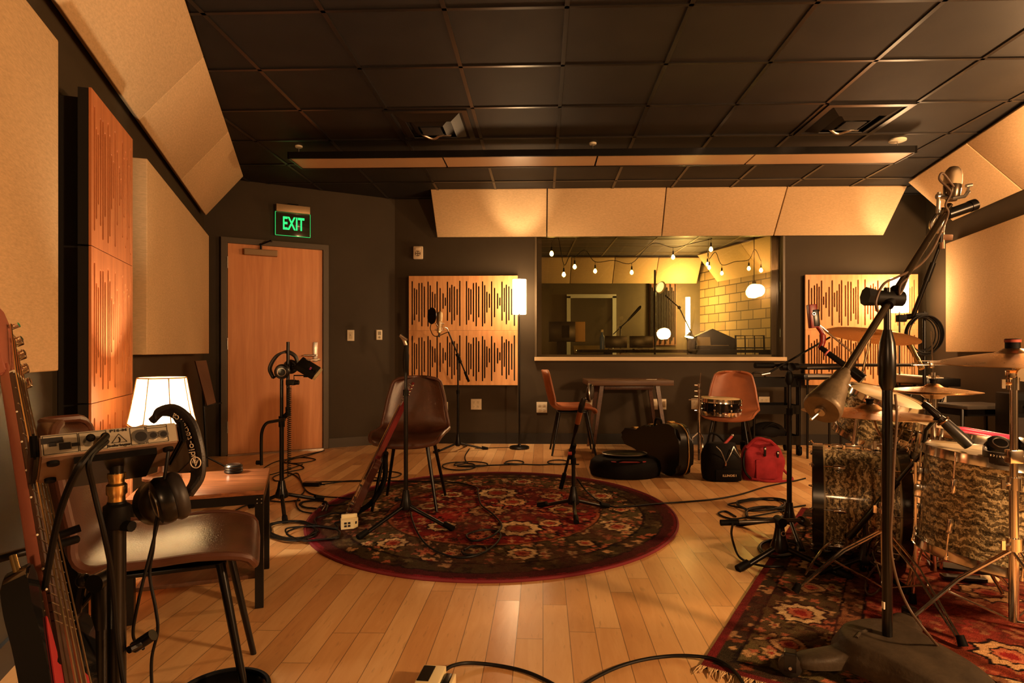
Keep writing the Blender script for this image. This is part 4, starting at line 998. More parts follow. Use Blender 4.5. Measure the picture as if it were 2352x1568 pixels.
# ---------------------------------------------------------------- microphone stands
def tripod(th, foot, hub, legs, r=.011, rub=.016, hubr=.030, foot_z=0.0, m_=None):
    """legs: plan points of the rubber feet; hub: height of the collar"""
    foot = V(foot); m_ = m_ or M_black
    m = MB(); m.lathe((foot.x, foot.y, hub-.055), (0,0,1), [(0,.018),(.01,hubr),(.03,hubr*1.05),(.07,hubr*.7),(.12,r*1.5)], 18); m.build('hub', m_, th)
    for q in legs:
        q = V((q[0], q[1], foot_z)); s = V((foot.x, foot.y, hub-.02)); d = (q-s).normalized()
        m = MB(); m.tube([s, q-d*.02], r*.95, 10); lg = m.build('leg', m_, th)
        m = MB(); e = q+V((0,0,rub*.55)); m.cyl(e-d*.065, e, rub*.9, rub, n=12); m.build('rubber_foot', M_rubber, lg)
def ang_legs(foot, a0, R, n=3): return [(foot[0]+R*math.cos(a0+k*2*PI/n), foot[1]+R*math.sin(a0+k*2*PI/n)) for k in range(n)]
def poles(th, foot, segs, mm=None):
    """segs: (z0, z1, r, name)"""
    for z0, z1, r, nm in segs:
        m = MB(); m.cyl((foot[0],foot[1],z0), (foot[0],foot[1],z1), r, n=14); m.build(nm, mm or M_black, th)
def boom_parts(th, pivot, a, b, r=.008, grip=True, mm=None):
    a, b, pivot = V(a), V(b), V(pivot); d = (b-a).normalized()
    m = MB(); m.cyl(a, b, r, n=10); m.build('boom_arm', mm or M_black, th)
    m = MB(); m.cyl(pivot-d*.05, pivot+d*.05, r*2.2, n=14); m.cyl(pivot+V((0,-.03,0)), pivot+V((0,.03,0)), r*2.4, n=14); m.build('boom_clutch', M_blackm, th)
    if grip:
        m = MB(); m.cyl(a-d*.01, a+d*.10, r*1.7, n=12); m.build('rubber_grip', M_rubber, th)
# --- stand in front of the dark leather chair, no microphone on it
z_ = .012; f = V((-.680, 3.53, z_)); th = thing('microphone_stand', 'straight black microphone stand without microphone in front of the dark leather chair', 'microphone stand', f)
legs = [(G(822,1238,z_).x, G(822,1238,z_).y), (G(1042,1218,z_).x, G(1042,1218,z_).y), (f.x-.02, f.y+.34)]
tripod(th, f, .150, legs, .012, .017, .034, z_)
poles(th, f, [(.16,.775,.0125,'lower_tube'),(.775,.925,.009,'upper_tube')])
m = MB(); m.cyl((f.x,f.y,.765), (f.x,f.y,.80), .017, n=14); m.build('clutch', M_blackm, th)
m = MB(); m.lathe((f.x,f.y,.90), (0,0,1), [(0,.012),(.03,.017),(.10,.019),(.14,.013),(.16,.011)], 14); m.build('clip_base', M_blackm, th)
m = MB(); p0 = V((f.x,f.y,1.06)); m.tube([p0, p0+V((-.012,-.01,.035)), p0+V((-.028,-.02,.058))], .011, 10); m.tube([p0+V((-.028,-.02,.058)), p0+V((.012,-.03,.030))], .009, 8); m.build('microphone_clip', M_steel, th)
m = MB(); m.cyl((f.x+.0,f.y+.0,.155), (f.x-.045,f.y-.02,.165), .006, n=8); m.ball((f.x-.05,f.y-.02,.166), .014, 10, 8); m.build('knob', M_blackm, th)
# --- condenser with pop filter near the birch squares
f = V((GP(1052,6.20).x, 6.20, 0)); th = thing('microphone_stand', 'black boom microphone stand carrying the pop filter, before the birch squares', 'microphone stand', f)
a = G(996,1041); b = G(1120,1032); tripod(th, f, .11, [(a.x,a.y),(b.x,b.y),(f.x+.05,f.y+.33)], .011, .016, .03)
pv = P(1053.5, 822, 6.20); poles(th, f, [(.12,.60,.0125,'lower_tube'),(.60,pv.z,.0095,'upper_tube')])
m = MB(); m.cyl((f.x,f.y,.59), (f.x,f.y,.63), .017, n=12); m.build('clutch', M_blackm, th)
tip = P(1030,762,6.14); boom_parts(th, pv, P(1076,874,6.26), tip, .008)
m = MB(); pf = P(992,725,6.02); m.tube(bez([tip, P(1000,772,6.10), P(989,757,6.05), P(990,744,6.02)], 8), .0042, 8); m.build('gooseneck', M_black, th)
th2 = thing('pop_filter', 'round black pop filter in front of the silver microphone', 'pop filter', pf); ax = V((-.75,-.62,0)).normalized()
m = MB(); m.torus(pf, ax, .079, .005, 40, 8); m.build('hoop', M_black, th2)
m = MB(); m.lathe(pf-ax*.002, ax, [(0,.078),(.004,.078)], 40); m.build('mesh_disc', M_blackm, th2)
th = thing('condenser_microphone', 'silver studio microphone in a wire cradle behind the pop filter', 'microphone', P(1010,742,6.1)); c = P(1009,765,6.10); d = V((.04,0,1)).normalized()
m = MB(); m.lathe(c, d, [(0,.016),(.008,.025),(.115,.026),(.12,.027)], 24); m.build('body', mat('champagne_metal', (.72,.58,.36), .3, metal=.9), th)
m = MB(); m.lathe(c+d*.12, d, [(0,.027),(.06,.028),(.088,.024),(.10,.012),(.102,.002)], 24); m.build('grille', mat('grille_mesh', (.50,.38,.22), .45, metal=.9, bump=.8, bscale=900), th)
m = MB()
for z in (.03, .10): m.torus(c+d*z, d, .048, .0025, 32, 6)
for k in range(8): a_ = k*PI/4; m.tube([c+d*.03+V((.048*math.cos(a_),.048*math.sin(a_),0)), c+d*.065+V((.027*math.cos(a_+.4),.027*math.sin(a_+.4),0)), c+d*.10+V((.048*math.cos(a_),.048*math.sin(a_),0))], .0015, 5)
m.tube([c+d*.06+V((.048,0,0)), c+d*.05+V((.075,.02,0)), tip], .005, 8); m.build('shock_cradle', M_steel, th)
m = MB(); m.cyl(c-d*.04, c, .010, n=12); m.build('plug', M_black, th)
# --- low stand with ribbon microphone on the rug
z_ = .012; f = V((.323, 3.83, z_)); th = thing('microphone_stand', 'low black microphone stand standing on the round rug, with a red ring', 'microphone stand', f)
a, b, c = G(1236,1163,z_), G(1398,1165,z_), G(1324,1203,z_); tripod(th, f, .105, [(a.x,a.y),(b.x,b.y),(c.x,c.y)], .012, .017, .036, z_)
pv = P(1314,1036,3.83); poles(th, f, [(.10,.32,.0125,'lower_tube'),(.32,pv.z,.0095,'upper_tube')])
m = MB(); m.cyl((f.x,f.y,.31), (f.x,f.y,.35), .017, n=12); m.build('clutch', M_blackm, th)
tip = P(1318,1004,3.80); boom_parts(th, pv, P(1289,1118,3.92), tip, .0085)
m = MB(); q = P(1309,1041,3.80); m.cyl(q-V((.012,0,.0)), q+V((.012,0,.0)), .011, n=12); m.build('red_ring', mat('red_tape', (.55,.07,.06), .5), th)
d = (P(1339,921,3.72)-tip).normalized(); th = thing('ribbon_microphone', 'slim brown microphone with flat oval head on the low stand', 'microphone', tip)
m = MB(); m.lathe(tip-d*.0, d, [(0,.006),(.03,.010),(.045,.014),(.10,.016)], 18); m.build('plug', M_black, th)
m = MB(); m.lathe(tip+d*.09, d, [(0,.014),(.01,.017),(.085,.017),(.09,.018)], 18); m.build('body', mat('copper_body', (.52,.20,.08), .3, metal=.8, bump=.6, bscale=260), th)
m = MB(); m.lathe(tip+d*.18, d, [(0,.018),(.03,.020),(.08,.017),(.095,.010)], 18); m.build('neck', M_black, th)
hc = P(1355,902,3.74); m = MB(); m.ball(hc, .054, 22, 16, M=Matrix.Translation(hc) @ Matrix.Rotation(.12, 4, 'Y') @ Matrix.Diagonal((.45,.8,1.05,1))); m.build('oval_head', mat('dark_grille', (.035,.028,.020), .4, metal=.6, bump=.8, bscale=800), th)
m = MB(); m.torus(hc, V((.98,-.2,.1)), .055, .0045, 36, 8, up=(0,0,1)); m.tube([tip+d*.262, hc-V((0,0,.05))], .008, 8); m.build('head_ring', M_steel, th)
# --- personal mixer stand by the door
f = V((GP(647,3.96).x, 3.96, 0)); th = thing('headphone_stand', 'tall black stand before the door carrying headphones and a small mixer', 'stand', f)
a, b, c = G(655,1202), G(742,1148), G(572,1166); tripod(th, f, .115, [(a.x,a.y),(b.x,b.y),(c.x,c.y)], .013, .018, .040)
poles(th, f, [(.12,.545,.014,'lower_tube'),(.545,.86,.011,'middle_tube')])
g = V((GP(661,3.96).x, 3.96)) if False else V((GP(661.5,3.96).x, 3.96, 0)); poles(th, g, [(.60,1.086,.0105,'upper_tube')])
m = MB(); m.cyl((f.x,f.y,.53), (f.x,f.y,.60), .019, n=14); m.tube([(f.x,f.y,.575), (g.x,g.y,.62)], .016, 10); m.cyl((g.x,g.y,.60), (g.x,g.y,.66), .016, n=12); m.build('offset_clutch', M_blackm, th)
m = MB(); m.tube(bez([P(655,963,3.9), P(630,967,3.9), P(612,972,3.9), P(602,990,3.9), P(600,1020,3.9), P(600.5,1068,3.9)], 6), .010, 10); m.build('curved_arm', M_black, th)
m = MB(); q = P(594,1062,3.9); m.cyl(q-V((.014,0,0)), q+V((.02,0,0)), .014, n=12); m.build('arm_knob', M_blackm, th)
m = MB(); q = P(663,878,3.93); m.box(q+V((.015,0,0)), (.055,.04,.036), bev=.004); m.cyl(q+V((.04,0,0)), q+V((.066,0,0)), .015, n=12); m.tube([q+V((.035,0,.02)), P(675,862,3.93), P(708,862,3.93)], .004, 6); m.cyl(P(702,866,3.93), P(702,858,3.93), .015, .009, n=12); m.build('tray_bracket', M_blackm, th)
q = P(706,845,3.93); th2 = thing('personal_mixer', 'small tilted mixer with bright end held on the headphone stand', 'mixer', q)
Mx = frame(q, (P(730,862,3.95)-P(682,833,3.92)), (.1,.93,.30))
m = MB(); m.box((0,0,0), (.135,.13,.040), M=Mx, bev=.006); m.build('case', M_blackm, th2)
m = MB(); m.box((0,0,0), (.018,.12,.034), M=Mx @ Matrix.Translation((.074,0,0)), bev=.003); m.build('end_cap', mat('cream_end', (.62,.50,.28), .45), th2)
for k in range(3):
    m = MB(); m.cyl(Mx @ V((.02+.018*k,-.03,.02)), Mx @ V((.02+.018*k,-.03,.034)), .006, n=10); m.build('knob', mat('knob_magenta', (.45,.08,.22), .4) if k == 0 else M_black, th2)
q = P(716,826,3.99); m = MB(); m.box(q, (.10,.05,.014), bev=.003); m.tube([q-V((.05,0,0)), P(690,832,3.96)], .006, 6); m.build('top_bar', M_steel, th2)
def coil(pts_or, R, n, r, name, label, top, bot):
    m = MB(); pts = []; top, bot = V(top), V(bot)
    for i in range(n*8+1):
        t = i/(n*8); a = t*n*2*PI; c = top.lerp(bot, t); pts.append(c+V((R*math.cos(a), R*math.sin(a), 0)))
    m.tube(pts, r, 5); return tag(m.build(name, M_cable), label, 'cable')
coil(None, .012, 44, .0026, 'coiled_cable', 'springy coiled black cable hanging beside the headphone stand pole', P(665,888,3.90), P(664,1092,3.92))
# headphones: band as a tapered ribbon, two cups with pads
def headphones(name, label, path, wdir, wid, cups, cr=.040, text_=None, grp=None, tsz=.018):
    path = bez(path, 8); th = thing(name, label, 'headphones', path[len(path)//2], 0, grp); wd = V(wdir).normalized()
    m = MB(); rows = []
    for i, p in enumerate(path):
        t = (path[min(i+1,len(path)-1)]-path[max(i-1,0)]).normalized(); u = (wd-t*wd.dot(t)).normalized(); n = t.cross(u); k = i/(len(path)-1); w = wid*(.55+.45*math.sin(PI*min(1,max(0,k)))**.5); h = .007
        rows.append([m.bm.verts.new(p+u*w*.5*a+n*h*b) for a, b in ((-1,-.4),(-.8,-1),(.8,-1),(1,-.4),(1,.4),(.8,1),(-.8,1),(-1,.4))])
    for a, b in zip(rows, rows[1:]): m.bridge(a, b)
    m._f(rows[0][::-1]); m._f(rows[-1]); m.build('headband', mat('headband_vinyl', (.018,.014,.012), .45, bump=.3, bscale=300), th)
    for c, ax in cups:
        c = V(c); ax = V(ax).normalized()
        m = MB(); m.lathe(c, ax, [(0,cr*.75),(.006,cr*.95),(.022,cr),(.030,cr*.9),(.034,cr*.6)], 28); cp = m.build('ear_cup', M_black, th)
        m = MB(); m.torus(c-ax*.006, ax, cr*.72, .015, 30, 10); m.build('ear_pad', mat('pad_vinyl', (.020,.015,.012), .5), cp)
        m = MB(); m.torus(c+ax*.033, ax, cr*.55, .0028, 28, 6); m.build('cup_ring', M_steel, cp)
        m = MB(); e = min((path[0], path[-1]), key=lambda q: (q-c).length); m.tube([e, (e+c)/2+ax*.012, c+ax*.015], .006, 8); m.build('yoke', M_black, th)
    return th, path
headphones('headphones', 'black headphones with a bright cup ring hung over the stand by the door', [P(628,868,3.93), P(620,845,3.93), P(635,818,3.95), P(658,808,3.98), P(678,818,4.02), P(684,840,4.03)], (.2,.9,.2), .036, [(P(648,853,3.90), (.25,-.93,-.1)), (P(668,842,4.05), (-.2,.9,0))], .046)
# --- rack mixer on the near stand
BL, BR, UN = P(91.6,1051.5,1.02), P(412,1014,1.16), P(95,1110,1.114)
xa = (BR-BL); W_ = xa.length; xa = xa.normalized(); ua = UN-BL; ua = (ua-xa*ua.dot(xa)); dd = ua.length; ua = ua.normalized(); hh = .041; ya = xa.cross(ua)*-1
if ya.z < 0: ya = -ya
th = thing('personal_monitor_mixer', 'silver edged personal mixer with round jacks on the near stand', 'mixer', (BL+BR)/2)
fn_ = -ua
m = MB(); 
def hexpts(mb, o, vx, vy, vz):
    k = [o+vx*a+vy*b+vz*c for c in (0,1) for a, b in ((0,0),(1,0),(1,1),(0,1))]; v = [mb.bm.verts.new(p) for p in k]
    for f_ in ((0,1,2,3),(7,6,5,4),(0,4,5,1),(1,5,6,2),(2,6,7,3),(3,7,4,0)): mb._f([v[i] for i in f_])
hexpts(m, BL, xa*W_, ya*hh, ua*dd); bmesh.ops.bevel(m.bm, geom=list(m.bm.edges), offset=.003, segments=2, affect='EDGES'); m.build('case', mat('mauve_case', (.30,.19,.13), .42, metal=.3), th, ang=60)
m = MB(); hexpts(m, BL+fn_*.0015+xa*.003+ya*.002, xa*(W_-.006), ya*(hh-.004), -fn_*.003); m.build('rear_panel', M_silver, th, smooth=False)
PMx = frame(BL+fn_*.0018, xa, ya)
for s in (-.012, W_+.002):
    m = MB(); hexpts(m, BL+xa*s-ya*.002+fn_*.004, xa*.011, ya*(hh+.006), ua*(dd+.006)-fn_*.004); bmesh.ops.bevel(m.bm, geom=list(m.bm.edges), offset=.004, segments=2, affect='EDGES'); m.build('end_cheek', M_black, th, ang=60)
def pj(u, v): return PMx @ V((u*W_, v*hh, 0))
for u, v, r in ((.705,.42,.0112),(.800,.42,.0066),(.880,.42,.0066)):
    m = MB(); m.cyl(pj(u,v), pj(u,v)+fn_*.003, r*1.25, n=20); j = m.build('jack', M_steel, th)
    m = MB(); m.cyl(pj(u,v)+fn_*.002, pj(u,v)+fn_*.0036, r*.85, n=18); m.build('jack_hole', M_slot, j)
m = MB()
for u, v, w, h in ((.085,.68,.030,.010),(.085,.52,.010,.008),(.165,.38,.016,.012),(.235,.40,.010,.006)): m.box((0,0,0), (w,h,.002), M=PMx @ Matrix.Translation((u*W_, v*hh, .001)))
m.build('sockets', M_slot, th, smooth=False)
m = MB()
def lines(rs):
    for u0, v0, u1, v1 in rs: m.tube([pj(u0,v0)+fn_*.0004, pj(u1,v1)+fn_*.0004], .0005, 4)
for u0, u1 in ((.025,.255),(.265,.455),(.63,.745),(.755,.915)): lines([(u0,.08,u1,.08),(u0,.90,u1,.90),(u0,.08,u0,.90),(u1,.08,u1,.90)])
lines([(.755,.80,.915,.80),(.49,.28,.60,.28),(.49,.28,.545,.68),(.60,.28,.545,.68)]); m.build('panel_lines', M_slot, th)
text('P16-M', .0068, PMx @ Matrix.Translation((.545*W_, .84*hh, .0006)), M_slot, th, sx=1.5, bold=True)
text('behringer', .0068, PMx @ Matrix.Translation((.545*W_, .15*hh, .0006)), M_slot, th, sx=1.35, bold=True)
text(')', .0105, PMx @ Matrix.Translation((.549*W_, .42*hh, .0006)), M_slot, th, bold=True); text('5V', .004, PMx @ Matrix.Translation((.165*W_, .16*hh, .0006)), M_slot, th) if False else None
m = MB(); hexpts(m, BL+xa*(.22*W_)+ua*.006-fn_*.0+(-ya*.004), xa*(.60*W_), -ya*.012, ua*(dd*.95)); m.build('mounting_plate', M_black, th, smooth=False)
for u, v in ((.09,.2),(.09,.85),(.93,.2)):
    m = MB(); m.cyl(BL+xa*u*W_+ua*v*dd-ya*.006, BL+xa*u*W_+ua*v*dd+ya*.002, .009, n=14); m.build('rubber_foot', M_rubber, th)
for i, u in enumerate((.325,.425)):
    q = pj(u,.45); th2 = thing('cable_plug', 'black jack plug in the silver mixer panel, '+('first','second')[i]+' counting from the power socket', 'plug', q); 
    m = MB(); m.cyl(q+fn_*.001, q+fn_*.035-ya*.006, .0085, .0070, n=12); m.build('barrel', M_black, th2)
    m = MB(); m.cyl(q+fn_*.035-ya*.006, q+fn_*.052-ya*.012, .0055, .0035, n=10); m.build('strain_relief', M_rubber, th2)
def loose(name, pts, r, label, mm=None, n=10, cat='cable', grp=None): 
    m = MB(); m.tube(bez(pts, n), r, 8); return tag(m.build(name, mm or M_cable), label, cat, grp)
q = pj(.425,.45)+fn_*.05-ya*.012
loose('audio_cable', [q, P(190,1060,.94), P(150,1140,.97), P(125,1230,1.0), P(98,1380,1.03), P(68,1560,1.06), P(60,1700,1.06)], .0052, 'black cable falling from the silver mixer across the bass guitar neck')
q = pj(.425,.45)+fn_*.045-ya*.02
loose('audio_cable', [q, P(205,1055,.95), P(214,1120,.98), P(240,1230,1.0), P(258,1330,1.04), P(270,1470,1.06), P(292,1620,1.06)], .0042, 'black cable falling from the silver mixer along the stand tube')
q = P(388,985,1.20); loose('audio_cable', [q, P(386,1040,1.17), P(374,1120,1.17), P(362,1200,1.18), P(345,1270,1.18), P(318,1380,1.18), P(306,1460,1.20), P(330,1490,1.22)], .0030, 'thin black cable hanging from the end of the silver mixer past the chair seat')
loose('audio_cable', [P(372,1150,1.19), P(358,1200,1.19), P(352,1260,1.19), P(344,1320,1.19), P(358,1400,1.19), P(362,1450,1.19), P(348,1520,1.19), P(352,1640,1.19)], .0030, 'thin headphone cable hanging in front of the chair seat to the floor')
f = V((GP(268,1.13).x, 1.13, 0)); th = thing('mixer_stand', 'black pole stand with brass topped fitting under the silver mixer', 'stand', f)
def zz(py, Y=1.13): return H-(py-CY)/F*Y
poles(th, f, [(.05,zz(1205),.0155,'lower_tube')])
m = MB(); m.lathe((f.x,f.y,zz(1212)), (0,0,1), [(0,.019),(.004,.022),(.042,.022),(.046,.016),(.05,.015)], 20); m.cyl((f.x,f.y,zz(1205)), (f.x+.035,f.y-.01,zz(1205)), .010, n=10); m.build('clutch', M_blackm, th)
m = MB(); m.lathe((f.x,f.y,zz(1150)), (0,0,1), [(0,.014),(.010,.014),(.014,.017),(.030,.017),(.034,.013),(.040,.013),(.044,.015),(.052,.015)], 22); m.build('brass_fitting', M_gold, th)
m = MB(); m.cyl((f.x,f.y,zz(1090)), (f.x,f.y,zz(1050)), .011, n=12); m.build('stud', M_black, th)
tripod(th, f, .16, ang_legs(f, -.6, .34), .012, .017, .034)
m = MB(); c = P(330,1474,1.16); m.cyl(P(296,1492,1.13), c, .007, n=8); m.cyl(c-V((.018,0,.010)), c+V((.018,0,.014)), .011, n=12); m.build('wing_handle', M_black, th)
f = V((GP(234,1.20).x, 1.20, 0)); th = thing('boom_stand', 'second black stand with jointed clamp beside the bass guitar body', 'stand', f)
poles(th, f, [(.05,zz(1440,1.2),.013,'lower_tube'),(zz(1440,1.2),zz(1335,1.2),.018,'grip')])
tripod(th, f, .16, ang_legs(f, .5, .30), .012, .016, .032)
m = MB(); c = P(232,1332,1.2); m.cyl(c-V((0,.02,0)), c+V((0,.02,0)), .018, n=16); m.tube([c, P(190,1345,1.2), P(172,1435,1.22)], .0075, 8); m.tube([c, P(205,1370,1.21), P(180,1400,1.22)], .0055, 8); m.ball(P(192,1333,1.19), .014, 12, 8); m.build('jointed_clamp', M_black, th)
# headphones draped over the end of the mixer
path = [P(352,962,1.22), P(372,947,1.22), P(402,948,1.22), P(432,975,1.215), P(447,1015,1.21), P(455,1060,1.21), P(452,1100,1.21), P(432,1135,1.20)]
th, pth = headphones('headphones', 'black headphones hanging over the end of the silver mixer, band lettered in white', path, (-.55,-.15,-.30) if False else (.72,-.62,.30), .056, [(P(398,1140,1.19), (-.62,-.55,-.2)), (P(372,1150,1.25), (-.80,.45,-.2))], .047)
def letters_on(th, pts, txt, size, mm, off, facing):
    """letters set one by one along a path, lying on the band"""
    L = [0.0]
    for a, b in zip(pts, pts[1:]): L.append(L[-1]+(b-a).length)
    adv = L[-1]/len(txt)
    for k, ch in enumerate(txt):
        s = (k+.5)*adv; i = max(j for j in range(len(L)) if L[j] <= s); i = min(i, len(pts)-2)
        t = (pts[i+1]-pts[i]).normalized(); p = pts[i]+t*(s-L[i]); n = V(facing); n = (n-t*n.dot(t)).normalized()
        Mx = frame(p+n*off, t, n.cross(t)); text(ch, size, Mx, mm, th, ext=.0004)
lp = bez([P(452,1062,1.198), P(446,1025,1.198), P(436,992,1.198), P(420,966,1.20), P(404,953,1.204)], 10)
letters_on(th, lp, 'audio-technica', .0185, mat('band_print', (.80,.68,.50), .5), .0085, (-.15,-1,.05))
q = P(452,1047,1.188); m = MB(); m.torus(q+V((0,-.004,.0-.012)), (-.1,-1,0), .0105, .0011, 24, 6); a_ = q+V((0,-.004,-.012)); m.tube([a_+V((-.004,0,.007)), a_+V((0,0,-.007)), a_+V((.005,0,.006))], .0010, 5); m.build('round_emblem', bpy.data.materials['band_print'], th)
# --- round bin at the very front
c = GP(510, 1.66); th = thing('waste_bin', 'round black bin whose rim shows at the bottom edge before the chair leg', 'bin', c)
m = MB(); m.lathe(c, (0,0,1), [(0,.090),(.02,.092),(.088,.118)], 40, caps=False); m.lathe(c+V((0,0,.004)), (0,0,1), [(0,.001),(.001,.090)], 40, caps=False); m.build('tub', M_black, th, solid=.004)
m = MB(); m.torus(c+V((0,0,.088)), (0,0,1), .118, .007, 48, 8); m.build('rim', M_rubber, th)
# ---------------------------------------------------------------- drum kit
RZ = .010   # top of the drum rug
def shell_mat(name, ax):
    """oyster wrap: wavy bands of pearl running round the shell (ax: local axis index along which the bands stack)"""
    m = bpy.data.materials.new(name); m.use_nodes = True; nt = m.node_tree; b = nt.nodes['Principled BSDF']; L = nt.links.new
    tc = N(nt, 'ShaderNodeTexCoord')
    n = N(nt, 'ShaderNodeTexWave', wave_type='BANDS', bands_direction='Z', I={'Scale': 10.0, 'Distortion': 13.0, 'Detail': 5.0, 'Detail Scale': 2.4, 'Detail Roughness': .70}); L(tc.outputs['Object'], n.inputs['Vector'])
    mp = N(nt, 'ShaderNodeMapping'); mp.inputs['Scale'].default_value = (7,7,30); L(tc.outputs['Object'], mp.inputs[0])
    n2 = N(nt, 'ShaderNodeTexNoise', I={'Scale': 1.3, 'Detail': 6.0, 'Roughness': .66, 'Distortion': 2.2}); L(mp.outputs[0], n2.inputs['Vector'])
    k = N(nt, 'ShaderNodeMath', operation='MULTIPLY', I={1: .30}); L(n.outputs['Fac'], k.inputs[0])
    mx = N(nt, 'ShaderNodeMath', operation='MULTIPLY_ADD', I={1: .80}); L(n2.outputs[0], mx.inputs[0]); L(k.outputs[0], mx.inputs[2])
    r = N(nt, 'ShaderNodeValToRGB'); cr = r.color_ramp; cr.elements[0].position = .26; cr.elements[0].color = (.006,.005,.003,1); cr.elements[1].position = .80; cr.elements[1].color = (1.0,.84,.50,1)
    for p, c in ((.38,(.05,.04,.022,1)),(.47,(.26,.20,.105,1)),(.55,(.12,.095,.052,1)),(.66,(.66,.53,.28,1))): e = cr.elements.new(p); e.color = c
    L(mx.outputs[0], r.inputs[0]); L(r.outputs[0], b.inputs['Base Color']); b.inputs['Roughness'].default_value = .22; b.inputs['Metallic'].default_value = .35; b.inputs['Coat Weight'].default_value = .6; b.inputs['Coat Roughness'].default_value = .08
    bp = N(nt, 'ShaderNodeBump', I={'Strength': .5, 'Distance': .006}); L(mx.outputs[0], bp.inputs['Height']); L(bp.outputs[0], b.inputs['Normal']); return m
M_shell = shell_mat('oyster_wrap', 2)
M_hoopw = mat('black_hoop', (.014,.012,.011), .25, coat=.4); M_hooplit = mat('hoop_lit_edge', (.45,.34,.17), .3)
def lug(th, M, r, a, z0, z1, rod_top, mm):
    """one lug casting with its tension rod on a drum of radius r at angle a, in drum axes (z along the drum)"""
    ca, sa = math.cos(a), math.sin(a); q = lambda rr, z: M @ V((ca*rr, sa*rr, z))
    m = MB(); L_ = Matrix.Translation(V((ca*(r+.010), sa*(r+.010), (z0+z1)/2))) @ Matrix.Rotation(a, 4, 'Z'); m.box((0,0,0), (.020,.018,abs(z1-z0)), M=M @ L_, bev=.006); lg = m.build('lug', mm, th, ang=60)
    m = MB(); m.cyl(q(r+.014, z1), q(r+.014, rod_top), .0032, n=8); m.cyl(q(r+.014, rod_top), q(r+.014, rod_top+(.012 if rod_top > z1 else -.012)), .006, n=8); m.build('tension_rod', M_chrome, lg)
def drum(th, M, R, D, nl, top=True, bot=True, hoop='metal', phase=0.2, rod=True):
    """drum axes: z from bottom (0) to top (D)"""
    o = M @ V((0,0,0)); ax = (M.to_3x3() @ V((0,0,1))).normalized(); x = M.to_3x3() @ V((1,0,0))
    m = MB(); m.lathe((0,0,0), (0,0,1), [(0,R),(D,R)], 72, caps=False)
    bmesh.ops.remove_doubles(m.bm, verts=m.bm.verts, dist=1e-6); ob = m.build('shell', M_shell, th, world=False)
    ob.matrix_basis = WM(th).inverted() @ M
    for z, s, on in ((D, 1, top), (0, -1, bot)):
        if not on: continue
        m = MB(); m.lathe(o+ax*(z+s*.002), ax*s, [(0,R+.002),(.004,R+.001),(.008,R*.97),(.008,.001)], 72, up=x); m.build('drum_head', M_head, th)
        m = MB()
        if hoop == 'metal':
            m.lathe(o+ax*(z-s*.018), ax*s, [(0,R+.004),(0,R+.014),(.012,R+.012),(.034,R+.012),(.036,R+.016),(.033,R+.004),(.010,R+.004)], 72, caps=False, up=x); m.build('hoop', M_chrome, th)
        else:
            m.lathe(o+ax*(z-s*.022), ax*s, [(0,R+.006),(0,R+.018),(.046,R+.018),(.046,R+.006)], 72, caps=False, up=x); hp = m.build('hoop', M_hoopw, th)
            m = MB(); m.lathe(o+ax*(z-s*.030), ax*s, [(0,R+.001),(0,R+.010),(.009,R+.010)], 72, caps=False, up=x); m.build('hoop_lit_edge', M_hooplit, hp)  # gold colour of this ring paints the lit edge of the hoop
    for k in range(nl):
        a = phase+k*2*PI/nl
        if hoop == 'metal':
            lug(th, M, R, a, D*.62, D*.78, D+.004, M_chrome)
            if bot: lug(th, M, R, a, D*.38, D*.22, -.004, M_chrome)
        else:
            for s in (1,-1):
                z0 = D*(.5+.18*s); z1 = D*(.5+.33*s); lug(th, M, R, a, z0, z1, (D+.02) if s > 0 else -.02, M_chrome)
                m = MB(); ca, sa = math.cos(a), math.sin(a); rt_ = (D+.018) if s > 0 else -.018; m.tube([M @ V((ca*(R+.014), sa*(R+.014), rt_)), M @ V((ca*(R+.030), sa*(R+.030), rt_+.012*s)), M @ V((ca*(R+.022), sa*(R+.022), rt_+.020*s))], .005, 8); m.build('claw_hook', M_chrome, th)
    return ob
def axes(o, z, x=(1,0,0)):
    z = V(z).normalized(); x = V(x); x = (x-z*x.dot(z)).normalized(); y = z.cross(x); M = Matrix((x,y,z)).transposed().to_4x4(); M.translation = V(o); return M
# bass drum lying on its shell
bd = V((.906,-.424,0)); br_ = .254; bo = V((1.505,3.085,br_+.018+RZ)); BDp = .36
th = thing('bass_drum', 'bass drum with oyster wrap and black hoops lying on the patterned rug', 'drum', up(bo+bd*BDp/2, RZ), 0)
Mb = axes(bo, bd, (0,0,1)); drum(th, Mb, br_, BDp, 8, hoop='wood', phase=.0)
for s in (1,-1):
    m = MB(); q0 = Mb @ V((-br_*.62, s*br_*.80, .06)); q1 = Mb @ V((-br_-.016, s*(br_+.16), -.06)); m.tube([q0, q0+(q1-q0)*.35+V((0,0,.02)), q1], .006, 8); m.build('spur', M_chrome, th)
m = MB(); q = Mb @ V((br_, 0, .16)); m.box(q+V((0,0,.012)), (.07,.06,.024), rz=-.44, bev=.004); m.cyl(q+V((0,0,.02)), q+V((.02,-.01,.20)), .010, n=12); m.build('tom_mount', M_chrome, th)
# rack tom on the mount
tn_ = V((.20,-.27,.94)).normalized(); tc_ = P(2034,914,3.08); TR, TD = .165, .215
th = thing('rack_tom', 'small tilted rack tom with oyster wrap mounted above the bass drum', 'drum', tc_-tn_*TD)
Mt = axes(tc_-tn_*TD, tn_, (1,0,0)); drum(th, Mt, TR, TD, 6, phase=.6)
m = MB(); q = Mt @ V((TR*.2, -TR-.012, TD*.45)); m.box((0,0,0), (.05,.03,.06), M=axes(q, tn_), bev=.005); m.build('mount_bracket', M_chrome, th)
